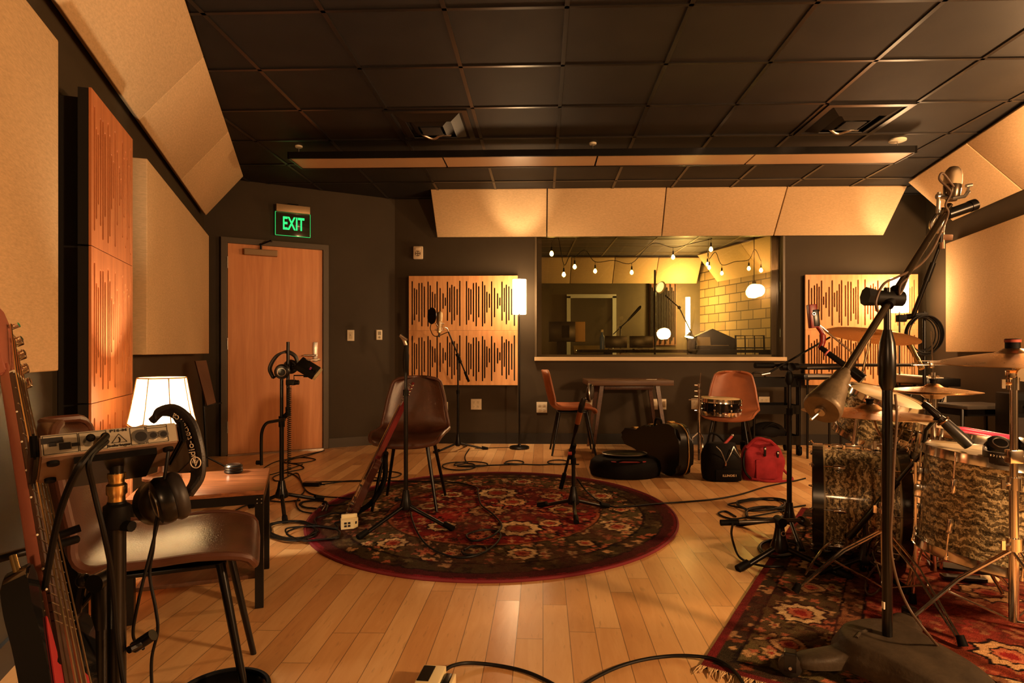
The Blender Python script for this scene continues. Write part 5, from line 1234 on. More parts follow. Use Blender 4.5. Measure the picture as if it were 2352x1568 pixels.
# floor tom
fn2 = V((.085,-.015,1)).normalized(); FR, FD = .272, .365; fc = P(2322, 1052, 2.30); fo = fc-fn2*FD
th = thing('floor_tom', 'large floor tom with dark oyster wrap at the picture edge', 'drum', up(fo, RZ)); Mf = axes(fo, fn2, (1,0,0)); drum(th, Mf, FR, FD, 8, phase=-2.05)
for k in range(3):
    a = -1.50+k*2.094; ca, sa = math.cos(a), math.sin(a); m = MB(); q = Mf @ V((ca*(FR+.022), sa*(FR+.022), FD*.55)); b = V((q.x+ca*.01, q.y+sa*.01, RZ+.01)); m.tube([q+V((0,0,.10)), V((q.x,q.y,.16)), b], .0062, 8); lg = m.build('leg', M_chrome, th)
    m = MB(); m.cyl(b+V((0,0,.03)), V((b.x,b.y,RZ)), .012, .015, n=12); m.build('rubber_foot', M_rubber, lg)
    m = MB(); m.box((0,0,0), (.03,.034,.05), M=axes(Mf @ V((ca*(FR+.012), sa*(FR+.012), FD*.52)), fn2, V((ca,sa,0))), bev=.006); m.build('leg_bracket', M_chrome, th)
m = MB(); q = Mf @ V((-.06*FR, -FR*.998, FD*.80)); m.ball(q, .011, 14, 8, (1,.5,1)); m.build('badge', M_chrome, th)
headphones('headphones', 'black headphones with white lettering resting on the floor tom head', [P(2262,1030,2.25)+V((0,0,.0)), P(2264,1046,2.16), P(2290,1053,2.10), P(2330,1057,2.08), P(2368,1058,2.12), P(2385,1050,2.22)], (0,0,1), .044, [(P(2292,1030,2.24), (-.2,-.6,.75)), (P(2352,1033,2.24), (.3,-.5,.8))], .042)
hp3 = bpy.data.objects['headphones.002'] if 'headphones.002' in bpy.data.objects else None
letters_on([o for o in bpy.data.objects if o.name.startswith('headphones') and 'lettering resting' in o['label']][0], bez([P(2352,1050,2.090), P(2310,1050,2.079), P(2272,1045,2.105)], 10), 'audio-technica', .012, bpy.data.materials['band_print'], .0, (.05,-1,0))
# snare behind it
sn = V((.13,-.05,1)).normalized(); SR, SD = .178, .135; sc_ = P(2212, 995, 2.76)
th = thing('snare_drum', 'wide snare drum tilted between the floor tom and the hi-hat', 'drum', sc_-sn*SD); Ms = axes(sc_-sn*SD, sn, (1,0,0)); drum(th, Ms, SR, SD, 8, phase=.3)
m = MB(); m.box((0,0,0), (.022,.05,.09), M=axes(Ms @ V((-SR-.014,-.02,SD*.5)), sn), bev=.004); m.build('strainer', M_chrome, th)
sb = V((sc_.x-sn.x*SD*1.1, sc_.y, 0)); th = thing('snare_stand', 'chrome basket stand under the tilted snare drum', 'stand', up(sb, RZ))
m = MB(); m.cyl((sb.x,sb.y,.10), (sb.x,sb.y,.42), .012, n=12); m.build('pole', M_chrome, th)
for k in range(3):
    a = .5+k*2.094; m = MB(); m.tube([V((sb.x,sb.y,.42)), V((sb.x+.13*math.cos(a), sb.y+.13*math.sin(a), .44)), Ms @ V(((SR+.012)*math.cos(a), (SR+.012)*math.sin(a), -.022)), Ms @ V(((SR+.02)*math.cos(a), (SR+.02)*math.sin(a), .01))], .006, 8); m.build('basket_arm', M_chrome, th)
    m = MB(); m.tube([V((sb.x,sb.y,.26)), V((sb.x+.26*math.cos(a), sb.y+.26*math.sin(a), RZ+.012))], .007, 8); m.build('leg', M_chrome, th)
for k, (a, b) in enumerate((((2203,983,2.70),(2334,1006,2.66)),((2200,992,2.66),(2330,1016,2.62)))):
    a, b = P(*a), P(*b); d = (b-a).normalized(); th = thing('drumstick', 'pink drumstick lying over the snare drum, '+('farther','nearer')[k]+' of two', 'drumstick', (a+b)/2, 0, 'pink drumsticks')
    m = MB(); m.lathe(a, d, [(0,.006),(.02,.0100),((b-a).length-.005,.0105),((b-a).length,.008)], 14); m.build('pink_shaft', M_pink, th)
    m = MB(); m.lathe(a-d*.05, d, [(0,.003),(.006,.0050),(.016,.0045),(.05,.0072)], 12); m.build('wood_tip', M_redwood, th)
# ---------------------------------------------------------------- cymbals and their stands
def cymbal(name, label, c, n, R, grp=None, bell=.022, dome=.020, sleeve=True, Y=None):
    n = V(n).normalized(); th = thing(name, label, 'cymbal', c, 0, grp)
    pr = [(dome+bell, .006),(dome+bell-.002, R*.05),(dome+bell*.75, R*.12),(dome+bell*.2, R*.19),(dome, R*.23)]
    for k in range(1, 15):
        t = k/14; pr.append((dome*(1-t**1.25), R*(.23+.77*t)))
    low = [(h-.0022, r) for h, r in pr[::-1]]
    m = MB(); x = V((1,0,0)); m.lathe(c, n, pr+low, 80, caps=False, up=x); m.build('bronze_disc', M_cymbal, th)
    if sleeve:
        m = MB(); m.lathe(V(c)+n*(dome+bell-.002), n, [(0,.014),(.012,.014),(.014,.017),(.020,.017)], 16); m.build('felt', M_rubber, th)
    return th
def tri_stand(name, label, foot, top, legs, tubes, hub, mm=M_chrome, tilt=None):
    """double braced chrome tripod; legs: plan points"""
    foot = V(foot); th = thing(name, label, 'cymbal stand', up(foot, RZ), 0)
    for z0, z1, r in tubes:
        m = MB(); m.cyl((foot.x,foot.y,z0), (foot.x,foot.y,z1), r, n=16); m.build('tube', mm, th)
        m = MB(); m.cyl((foot.x,foot.y,z1-.035), (foot.x,foot.y,z1+.006), r*1.5, n=16); m.cyl((foot.x,foot.y,z1-.015), (foot.x-.04,foot.y-.01,z1-.015), .006, n=8); m.box((foot.x-.045,foot.y-.012,z1-.015), (.012,.006,.03)); m.build('wing_collar', mm, th)
    for q in legs:
        q = V((q[0],q[1],RZ+.008)); h = V((foot.x,foot.y,hub)); d = (q-h).normalized(); s = d.cross(V((0,0,1))).normalized()*.011
        m = MB(); k1 = h.lerp(q,.45)+V((0,0,.030))
        for e in (-1,1): m.tube([h+s*e, k1+s*e*1.2, q+s*e*.4], .0048, 6)
        lg = m.build('leg', mm, th)
        m = MB(); low = V((foot.x,foot.y,max(.05,hub-.24))); m.tube([low, h.lerp(q,.55)+V((0,0,.012))], .004, 6); m.build('brace', mm, th)
        m = MB(); m.cyl(q+V((0,0,.02))-d*.02, q, .013, .016, n=12); m.build('rubber_foot', M_rubber, lg)
    return th
# ride low over the bass drum, its stand between bass drum and floor tom
rc_ = P(1996, 950, 2.56)
cymbal('ride_cymbal', 'large bronze cymbal lying level just above the bass drum, below the rack tom head', rc_, (.03,-.01,1), .262, bell=.026)
f = V((1.47,2.46,0)); a, b = G(1826,1362,RZ), G(2213,1490,RZ)
th = tri_stand('cymbal_stand', 'chrome tripod stand with flat double legs by the bass drum', f, None, [(a.x,a.y),(b.x,b.y),(f.x+.10,f.y+.33)], [(.07,.40,.0125),(.40,.66,.0105)], .30)
m = MB(); m.tube([V((f.x,f.y,.66)), V((f.x+.005,f.y+.06,.70)), rc_+V((0,0,.055))], .005, 8); m.build('tilter', M_chrome, th)
# crash at the picture edge
cc = P(2326, 836, 2.0); cymbal('crash_cymbal', 'bronze crash cymbal nearest the picture edge with a thick black sleeve', cc, (.0,-.035,1), .228, bell=.020, dome=.036, sleeve=False)
th0 = [o for o in bpy.data.objects if o.name == 'crash_cymbal'][0]
m = MB(); m.lathe(cc+V((0,0,.052)), (0,0,1), [(0,.021),(.020,.021),(.021,.0225),(.030,.0225),(.032,.020)], 20); m.build('felt_sleeve', M_rubber, th0)
m = MB(); m.lathe(cc+V((0,0,.072)), (0,0,1), [(0,.0228),(.009,.0228)], 20); m.build('red_ring', mat('red_felt', (.32,.05,.025), .7), th0)
f = V((cc.x+.004, 2.0, 0)); a = G(2172,1385,RZ)
th = tri_stand('cymbal_stand', 'thick chrome cymbal stand before the floor tom', f, None, [(f.x-.26,f.y+.19),(f.x+.02,f.y-.33),(f.x+.30,f.y+.14)], [(.13,.40,.0145),(.40,.60,.0135),(.60,.93,.0115)], .37)
m = MB(); m.cyl((f.x,f.y,.925), (f.x,f.y,1.01), .006, n=10); m.box((f.x,f.y,.945), (.045,.022,.030), bev=.004); m.cyl((f.x+.02,f.y-.015,.945), (f.x+.02,f.y+.015,.945), .022, n=18); m.build('tilter', M_chrome, th)
m = MB(); q = V((f.x,f.y,.675)); m.box(q, (.045,.03,.045), bev=.005); m.cyl(q, q+V((.09,-.01,.0)), .008, n=10); m.build('memory_clamp', M_chrome, th)
# high cymbal in front of the birch squares
hc_ = P(2002, 772, 3.30); cymbal('crash_cymbal', 'tilted bronze cymbal raised in front of the slotted birch squares', hc_, (.20,.06,1), .232, bell=.020, dome=.018)
f = V((P(1985,0,3.42).x, 3.42, 0)); th = tri_stand('cymbal_stand', 'chrome cymbal stand rising behind the rack tom', f, None, [(f.x-.24,f.y-.14),(f.x+.28,f.y-.05),(f.x,f.y+.3)], [(.10,.42,.0125),(.42,.80,.0105)], .34)
m = MB(); m.tube([V((f.x-.02,f.y,.80)), P(1978,866,3.42), P(1994,800,3.36), hc_+V((.0,.0,.05))], .0065, 8); m.build('boom_rod', M_chrome, th)
# hi-hat pair with jingle bar
hc_ = P(2144, 899, 2.66); th = cymbal('hi_hat', 'pair of bronze hi-hat cymbals between the rack tom and the crash', hc_+V((0,0,.004)), (.02,0,1), .180, bell=.018, dome=.016)
m = MB(); pr = [(0,.180),(-.008,.12),(-.014,.05),(-.03,.03),(-.032,.006)]; m.lathe(hc_+V((0,0,.0)), (0,0,1), pr, 80, caps=False); m.build('lower_disc', M_cymbal, th, solid=.0015)
f = V((hc_.x,hc_.y,0)); th = tri_stand('hi_hat_stand', 'chrome hi-hat stand with tall pull rod', f, None, [(f.x-.22,f.y-.16),(f.x+.24,f.y-.14),(f.x,f.y+.28)], [(.06,.48,.0125),(.48,hc_.z-.035,.0105)], .33)
zt = P(2136,760,2.66).z; m = MB(); m.cyl((f.x,f.y,hc_.z-.03), (f.x-.008,f.y,zt), .0034, n=8); m.build('pull_rod', M_chrome, th)
m = MB(); m.lathe((f.x,f.y,hc_.z+.034), (0,0,1), [(0,.012),(.012,.012),(.014,.008),(.032,.008),(.034,.011),(.05,.011)], 14); m.cyl((f.x-.02,f.y,hc_.z+.07), (f.x+.025,f.y,hc_.z+.065), .004, n=8); m.build('clutch', M_chrome, th)
q = P(2138,838,2.66); th2 = thing('jingle_bar', 'small metal jingle bar clamped on the hi-hat rod', 'percussion', q)
m = MB(); m.box(q, (.165,.014,.004), bev=.001); m.box(q+V((.01,0,.018)), (.13,.010,.003)); m.box(q, (.020,.024,.026), bev=.003); m.build('bar', M_chrome, th2)
for k in range(6):
    x = (-.072,-.048,-.026,.030,.052,.074)[k]; m = MB()
    for e in (0,.004): m.cyl(q+V((x,0,.004+e)), q+V((x,0,.006+e)), .010, .008, n=14)
    m.build('jingle', M_steel, th2)
# bass drum pedal
c = V((2.02,2.83,RZ)); th = thing('kick_pedal', 'dark kick pedal at the batter side of the bass drum', 'pedal', c)
m = MB(); m.box(c+V((.06,-.03,.006)), (.34,.09,.010), rz=-.44); m.build('base_plate', M_black, th)
m = MB(); m.box(c+V((.09,-.04,.045)), (.29,.075,.008), rz=-.44, ry=.20, bev=.002); m.build('footboard', M_steel, th)
m = MB()
for s in (-.05,.05): m.cyl(c+bd*-.06+V((.424*s,.906*s,.0)), c+bd*-.06+V((.424*s,.906*s,.20)), .008, n=10)
m.tube([c+bd*-.06+V((.424*-.06,.906*-.06,.19)), c+bd*-.06+V((.424*.06,.906*.06,.19))], .007, 8); m.tube([c+bd*-.06+V((0,0,.19)), c+bd*-.12+V((0,0,.33))], .004, 8); m.ball(c+bd*-.125+V((0,0,.34)), .026, 12, 8); m.build('beater_frame', M_chrome, th)
c = G(2256,1334,RZ); th = thing('pedal_plate', 'cream tipped black pedal plate on the rug before the floor tom', 'pedal', c)
m = MB(); m.box(c+V((-.075,.012,.010)), (.17,.05,.016), rz=-.22, bev=.003); m.build('black_plate', M_black, th)
m = MB(); m.lathe(c+V((.02,-.005,.010)), V((1,-.22,0)), [(-.03,.016),(0,.018),(.03,.014),(.045,.006)], 14, sx=.5); m.build('cream_tip', M_head, th)
# microphones on the kit
def clip_mic(name, label, a, b, prof, mm, extra=None):
    a, b = V(a), V(b); d = (b-a).normalized(); th = thing(name, label, 'microphone', (a+b)/2); L_ = (b-a).length
    m = MB(); m.lathe(a, d, [(h*L_, r) for h, r in prof], 20); m.build('body', mm, th); return th, d
th, d = clip_mic('tom_microphone', 'black microphone with wide grip aimed past the hi-hat at the snare', P(2228,1024,2.30), P(2158,958,2.34), [(0,.006),(.02,.021),(.25,.0225),(.8,.019),(1,.012)], mat('mic_satin', (.020,.018,.016), .35))
m = MB(); q = P(2158,958,2.34); m.lathe(q, (P(2117,922,2.38)-q).normalized(), [(0,.012),(.01,.015),(.06,.013),(.075,.010)], 14); m.build('grille_end', M_black, th)
m = MB(); q = P(2166,967,2.33); m.torus(q, d, .021, .004, 24, 8); m.build('clip_ring', mat('copper_ring', (.45,.24,.12), .3, metal=1.0), th)
f = V((P(1988,0,2.72).x, 2.72, 0)); t2 = thing('microphone_stand', 'low black microphone stand holding the grip microphone near the snare', 'microphone stand', up(f,RZ))
tripod(t2, f, .12, ang_legs(f, .9, .20), .010, .014, .028, RZ); poles(t2, f, [(.13,P(1988,1188,2.72).z,.011,'lower_tube')]); m = MB(); m.tube([P(1950,1235,2.74), P(2062,1105,2.62)], .014, 10); m.tube([P(2062,1105,2.62), P(2118,1040,2.56), P(2128,985,2.48), P(2150,962,2.36)], .008, 8); m.build('boom_arm', M_black, t2)
th, d = clip_mic('overhead_microphone', 'slim gold microphone hanging beside the cable ring', P(2118,848,3.0), P(2090,792,3.06), [(0,.010),(.02,.0135),(.45,.0135),(.5,.0115),(.97,.0115),(1,.006)], M_gold)
th, d = clip_mic('tom_microphone', 'long black microphone with pink ring pointing down at the rack tom', P(1984,872,3.0), P(1884,797,3.12), [(0,.010),(.02,.026),(.40,.026),(.44,.016),(.80,.014),(1,.012)], M_black)
m = MB(); q = P(1900,810,3.10); m.torus(q, d, .015, .005, 24, 8); m.build('pink_ring', mat('pink_tape', (.75,.20,.18), .5), th)
q = P(1866,726,3.2); th = thing('red_microphone', 'dark red block microphone with round emblem before the birch squares', 'microphone', q)
m = MB(); m.box(q, (.040,.038,.125), ry=-.10, bev=.005); m.build('body', M_redmic, th)
m = MB(); m.box(q+V((.012,-.001,-.010)), (.034,.041,.09), ry=-.10, bev=.006); m.build('black_sleeve', M_black, th)
m = MB(); m.torus(q+V((-.003,-.024,.012)), (0,-1,0), .007, .0016, 20, 6); m.build('round_emblem', M_steel, th)
m = MB(); m.tube(bez([P(1876,746,3.2), P(1888,765,3.2), P(1889,785,3.2), P(1884,800,3.2)], 6), [.012]*7+[.016]*6+[.015]*6, 10); m.build('red_holder', M_redmic, th)
m = MB(); m.tube([P(1879,745,3.2), P(1918,777,3.25), P(1960,811,3.3)], .0055, 8); m.build('boom_rod', M_steel, th)
# kick microphone stand on the rug edge
f = V((P(1791,0,2.90).x, 2.90, 0)); z_ = RZ; th = thing('microphone_stand', 'short black stand with level boom before the bass drum, grip pointing at the round rug', 'microphone stand', f)
a = G(1694,1312); tripod(th, f, .115, [(a.x,a.y),(f.x+.10,f.y+.28),(f.x+.24,f.y-.20)], .014, .019, .042, 0.0)
pz = P(1791,1196,2.90).z; poles(th, f, [(.12,pz,.012,'lower_tube')])
m = MB(); m.cyl((f.x,f.y,pz-.045), (f.x,f.y,pz-.005), .021, n=16); m.cyl((f.x,f.y-.035,pz), (f.x,f.y+.03,pz), .022, n=18); m.build('boom_clutch', M_blackm, th)
m = MB(); m.cyl(P(1662,1200,2.90), P(1838,1194,2.92), .0095, n=12); m.build('boom_arm', M_steel if False else mat('grey_tube', (.10,.085,.07), .3, metal=.6), th)
m = MB(); m.cyl(P(1655,1200,2.90), P(1696,1199,2.90), .0145, n=14); m.build('rubber_grip', M_rubber, th)
m = MB(); m.torus((f.x-.005,f.y-.052,.165), (0,-1,0), .010, .0022, 20, 6); m.build('round_emblem', M_steel, th)
th, d = clip_mic('kick_microphone', 'small black microphone at the front head of the bass drum', P(1838,1194,2.93), P(1852,1200,2.99), [(0,.008),(.1,.02),(.9,.022),(1,.012)], M_black)
# tall stand with long level boom
f = V((P(1813,0,3.36).x, 3.36, 0)); th = thing('microphone_stand', 'tall black stand with long level boom between the red bag and the bass drum', 'microphone stand', f)
tripod(th, f, .12, ang_legs(f, 2.4, .30), .012, .017, .034); top = P(1813,842,3.36); poles(th, f, [(.13,.70,.0135,'lower_tube'),(.70,top.z,.0105,'upper_tube')])
m = MB(); m.cyl((f.x,f.y,.67), (f.x,f.y,.71), .018, n=12); m.build('clutch', M_blackm, th)
m = MB(); m.lathe((f.x,f.y,top.z-.10), (0,0,1), [(0,.012),(.02,.022),(.05,.022),(.07,.014)], 16); m.tube([(f.x+.0,f.y,top.z-.07),(f.x+.035,f.y-.01,top.z-.06),(f.x+.04,f.y-.01,top.z-.10)], .004, 6); m.build('clutch', M_blackm, th)
boom_parts(th, top, P(1738,839,3.36), P(2098,838,3.5), .0095)
m = MB(); m.tube([P(1762,858,3.30), P(1800,836,3.32), P(1862,800,3.3), P(1907,774,3.28)], .0055, 8); m.build('side_rod', M_black, th)
m = MB(); q = P(1758,859,3.30); m.cyl(q-V((.022,0,.003)), q+V((.024,0,.006)), .008, n=12); m.build('xlr_plug', M_steel, th)
# overhead boom with hanging cable ring
f = V((P(2123,0,3.85).x, 3.85, 0)); th = thing('microphone_stand', 'black overhead boom stand with cable ring, behind the hi-hat', 'microphone stand', f)
tripod(th, f, .14, ang_legs(f, .5, .34), .013, .018, .036, 0.0); top = P(2098,727,3.85); poles(th, f, [(.15,.80,.0135,'lower_tube'),(.80,P(2123,716,3.85).z,.0105,'upper_tube')])
m = MB(); m.cyl(P(2078,728,3.85), P(2128,722,3.85), .018, n=14); m.box(P(2070,731,3.84), (.05,.04,.045), bev=.006); m.build('boom_clutch', M_blackm, th)
m = MB(); a, b = P(2096,728,3.84), P(2160,560,3.72); m.cyl(a, a.lerp(b,.55), .014, n=12); m.cyl(a.lerp(b,.5), a.lerp(b,.75), .019, .017, n=12); m.cyl(a.lerp(b,.7), b, .010, n=12); m.build('boom_arm', M_black, th)
m = MB(); q = P(2164,545,3.70); m.box(q+V((.02,0,0)), (.075,.03,.035), rx=.2, bev=.006); m.cyl(q-V((0,0,.07)), q+V((0,0,.03)), .013, n=10); m.build('boom_knob', mat('bronze_knob', (.28,.15,.08), .4, metal=.4), th)
m = MB(); a, b = P(2160,556,3.70), P(2168,476,3.66); m.cyl(a, b, .013, n=12); m.build('boom_tip', M_black, th)
qc = P(2122,768,3.80)
m = MB(); random.seed(5)
for k in range(7):
    r = random.uniform(.088,.112); m.torus(qc+V((random.uniform(-.008,.008), -.02+.006*k, random.uniform(-.01,.004))), V((random.uniform(-.08,.08),1,random.uniform(-.05,.05))), r, .0042, 44, 6, sx=1.14, up=(1,0,0))
tag(m.build('cable_ring', M_cable), 'ring of coiled black cable hung on the overhead boom stand', 'cable')
# ---------------------------------------------------------------- the big studio boom stand
z_ = RZ; f = V((P(2038,0,1.905).x, 1.905, 0)); th = thing('studio_boom_stand', 'large wheeled studio boom stand with cast iron base and counterweight', 'boom stand', up(f, z_))
aL, aR, aB = G(1828,1545,.03), V((f.x+.165,f.y-.385,0)), V((f.x+.26,f.y+.30,0)); aL = V((aL.x-.0,aL.y+.02,0))
m = MB(); 
def lobes(a, k, p):
    out = []
    for q in (aL, aR, aB):
        v = up(q,0)-up(f,0); b = math.atan2(v.y, v.x); d = abs((a-b+PI) % (2*PI)-PI); out.append(v.length*math.exp(-(d/k)**p))
    return out
def plateau(a): l = lobes(a, .62, 2.0); return .128+max(l[0]*.02, l[1]*.42, l[2]*.10)
def reach(a): return max(plateau(a)+.028, max(lobes(a, .30, 2.6)))
rows = []
def addrow(fr, fz):
    row = []
    for i in range(120):
        a = 2*PI*i/120; r = fr(a); row.append(m.bm.verts.new((f.x+r*math.cos(a), f.y+r*math.sin(a), fz(r))))
    rows.append(row)
top_ = lambda r: .128-.028*max(0, min(1, (r-.10)/.20))
for t in (.03,.4,.7,.93): addrow(lambda a: plateau(a)*t, top_)
addrow(lambda a: plateau(a), lambda r: top_(r)-.004); addrow(lambda a: plateau(a)+.012, lambda r: top_(r)-.022); addrow(lambda a: plateau(a)+.018, lambda r: .090)
for t, z in ((.25,.086),(.6,.080),(.9,.074),(.98,.066),(1,.056),(.97,.044),(.6,.046),(.2,.052)): addrow(lambda a: plateau(a)+.019+(reach(a)-plateau(a)-.019)*t, lambda r: z)
addrow(lambda a: .08, lambda r: .06)
for A, B in zip(rows, rows[1:]): m.bridge(A, B)
m._f(rows[0]); m._f(rows[-1]); m.build('cast_base', M_dgrey, th, ang=70)
text('A T L A S  S O U N D', .011, frame(V((f.x-.115,f.y-.045,.1505)), (1,.16,.0), (0,1,.05)), M_dgrey, th, ext=.0015, align='LEFT') if False else None
m = MB(); m.tube(bez([V((f.x-.105,f.y-.015,.128)), V((f.x-.07,f.y+.02,.129)), V((f.x-.03,f.y+.035,.129))], 6), .005, 6); m.build('raised_rib', M_dgrey, th)
for q in (aL, aR, aB):
    v = (up(q,0)-up(f,0)); c = up(f,0)+v*1.03; c = V((c.x, c.y, z_+.034)); s = V((-v.y, v.x, 0)).normalized(); s = (s+v.normalized()*.5).normalized()
    m = MB(); m.box(c+V((0,0,.030)), (.036,.036,.030), rz=math.atan2(s.y,s.x), bev=.004)
    for e in (-1,1): m.box(c+s*e*.017+V((0,0,.012)), (.004,.034,.05), rz=math.atan2(s.y,s.x))
    cs = m.build('caster', M_black, th, smooth=False)
    m = MB(); m.lathe(c-s*.012, s, [(0,.026),(.003,.034),(.021,.034),(.024,.026)], 28); w_ = m.build('wheel', mat('wheel_dark', (.03,.025,.02), .35), cs)
    m = MB(); m.torus(c-s*.0125, s, .030, .003, 28, 6); m.cyl(c-s*.024, c+s*.024, .005, n=10); m.build('axle', M_steel, cs)
pz = 1.222; segs = [(.12,.93,.0148,'lower_tube'),(.93,1.06,.020,'sleeve'),(1.06,pz,.0105,'upper_tube')]
poles(th, f, segs)
m = MB(); m.lathe((f.x,f.y,.90), (0,0,1), [(0,.0155),(.02,.024),(.10,.026),(.15,.022),(.19,.012)], 20); m.build('height_clutch', M_black, th)
m = MB(); q = V((f.x-.0148,f.y-.004,.225)); m.box(q, (.004,.012,.022)); m.build('paper_tag', M_paper, th, smooth=False)
cwp, top, tip = P(1888,938,1.66), P(2040,668,1.90), P(2181,472,2.19); bdv = (tip-cwp).normalized(); top = cwp+bdv*((top-cwp).dot(bdv))
m = MB(); m.cyl(cwp, tip, .0112, n=18); m.build('boom_arm', M_steel if False else mat('dark_chrome', (.42,.33,.22), .2, metal=1.0), th)
m = MB(); m.lathe(cwp-bdv*.005, bdv, [(0,.014),(.0,.047),(.006,.051),(.014,.051),(.098,.033),(.101,.028),(.150,.023),(.153,.017),(.172,.013)], 32); cw_ = m.build('counterweight', mat('iron_gold', (.15,.11,.062), .45, metal=.4, var=.3, vscale=20, bump=.3, bscale=120), th)
m = MB(); m.cyl(cwp-bdv*.006, cwp-bdv*.016, .014, n=16); m.cyl(cwp-bdv*.012+V((-.035,-.02,-.02)), cwp-bdv*.012, .004, n=8); m.build('end_screw', M_steel, cw_)
m = MB(); m.cyl(top-V((.060,.0,-.004)), top+V((.035,.0,.0)), .024, n=20); m.cyl(top-V((.082,0,-.008)), top-V((.05,0,-.004)), .030, .026, n=8); m.cyl(V((f.x,f.y,pz-.03)), V((f.x,f.y,top.z+.01)), .016, n=14); m.cyl(top-bdv*.035, top+bdv*.05, .019, n=18); m.build('swivel_clutch', M_blackm, th)
# microphone in its cradle at the boom tip
mc = P(2188,452,2.19); md = V((.10,.03,1)).normalized(); th = thing('studio_microphone', 'large metal studio microphone in a cradle at the boom tip', 'microphone', mc)
M_mic = mat('nickel_mic', (.62,.50,.34), .28, metal=1.0)
m = MB(); b0 = P(2187,432,2.19); m.lathe(b0, md, [(-.045,.018),(-.03,.026),(.0,.0285),(.01,.0285)], 26); m.build('body', mat('black_nickel', (.10,.075,.05), .25, metal=.8), th)
m = MB(); m.lathe(b0+md*.010, md, [(0,.029),(.005,.0295),(.038,.0285),(.055,.024),(.066,.015),(.071,.002)], 28); m.build('grille', mat('mic_mesh', (.55,.42,.26), .35, metal=1.0, bump=.7, bscale=1100), th)
m = MB(); m.cyl(b0+V((-.052,0,-.09)), b0+V((-.048,0,-.015)), .006, n=10); m.cyl(b0+V((-.056,0,-.03)), b0+V((-.04,0,-.03)), .010, n=10)
m.tube([b0+V((-.05,0,-.03)), b0+V((-.02,-.03,-.045)), b0+V((.03,-.02,-.035)), b0+V((.060,0,-.012))], .006, 8); m.tube([b0+V((.052,0,-.020)), b0+V((.062,0,.010))], .005, 8); m.tube([b0+V((.05,.0,.008)), b0+V((.072,0,.012))], .006, 8); m.build('shock_cradle', M_steel, th)
m = MB(); q = b0+V((.012,0,-.085)); m.cyl(q+V((-.03,0,-.01)), q+V((.062,0,.022)), .019, n=14); m.cyl(q+V((.05,0,.018)), q+V((.072,0,.026)), .021, n=14); m.build('cradle_knob', M_black, th)
m = MB(); m.tube(bez([b0+V((-.055,0,-.095)), b0+V((-.075,0,-.125)), b0+V((-.070,0,-.150)), b0+V((-.03,0,-.145))], 6), .007, 8); m.cyl(b0+V((-.05,0,-.16)), b0+V((-.04,0,-.10)), .018, n=12); m.build('yoke', M_steel, th)
cab = [b0+V((-.005,-.02,-.005)), P(2166,398,2.14)+V((0,0,0)), P(2158,412,2.14), P(2176,430,2.13), P(2184,444,2.13), P(2172,470,2.14), P(2178,490,2.15), P(2162,530,2.12), P(2140,575,2.08), P(2110,610,2.02), P(2062,636,1.93), P(2030,652,1.87), P(2012,690,1.85), P(2016,715,1.86)]
m = MB(); m.tube(bez(cab, 8), .0040, 8); tag(m.build('microphone_cable', M_cablebrown), 'brown microphone cable looped along the big boom arm', 'cable')
m = MB(); m.tube(bez([P(2088,632,1.96), P(2076,660,1.90), P(2066,676,1.885), P(2068,655,1.90), P(2082,640,1.93)], 8), .0035, 8); tag(m.build('microphone_cable', M_cablebrown), 'short brown cable loop beside the swivel of the big boom stand', 'cable')
loose('audio_cable', [P(2056,905,1.875), P(2060,960,1.875), P(2054,1050,1.875), P(2050,1150,1.87), P(2046,1250,1.87), P(2060,1330,1.86), P(2090,1400,1.84), P(2135,1460,1.80), G(2185,1520,.02), G(2230,1580,.02)], .0040, 'brown cable dropping beside the big boom stand pole to the rug', M_cablebrown)
# ---------------------------------------------------------------- bags and cases on the floor
c = G(1412, 1062); c = V((c.x, 5.02, 0)); th = thing('cymbal_bag', 'flat round black bag with red piping on the floor by the table', 'bag', c)
m = MB(); m.lathe(c, (0,0,1), [(0,.24),(.012,.285),(.06,.297),(.12,.285),(.15,.25),(.158,.10),(.158,.001)], 40, sx=.78, up=(1,0,0)); m.build('body', mat('black_nylon', (.005,.004,.004), .7, spec=.12, bump=.5, bscale=60), th)
m = MB(); m.tube(bez([c+V((.17*math.cos(a), -.235*abs(math.sin(a))**.6*.98, .128+.02*math.sin(a))) for a in [PI*k/12 for k in range(13)]], 3), .0045, 6); m.build('red_piping', mat('red_piping', (.42,.035,.04), .6), th)
m = MB(); m.tube(bez([c+V((-.10,-.20,.145)), c+V((-.05,-.235,.165)), c+V((.05,-.235,.165)), c+V((.10,-.20,.145))], 6), .010, 8); m.build('handle', M_rubber, th)
c2 = V((c.x-.0,c.y+.03,.1595)); th = thing('practice_pad', 'thin dark disc with bright rim lying on the round black bag', 'disc', c2)
m = MB(); m.lathe(c2, (0,0,1), [(0,.17),(.006,.185),(.018,.185),(.024,.17),(.024,.001)], 36, sx=.75, up=(1,0,0)); m.build('pad', M_black, th)
m = MB(); m.torus(c2+V((0,0,.018)), (0,0,1), .186, .003, 44, 6, sx=.75, up=(1,0,0)); m.build('rim', M_steel, th)
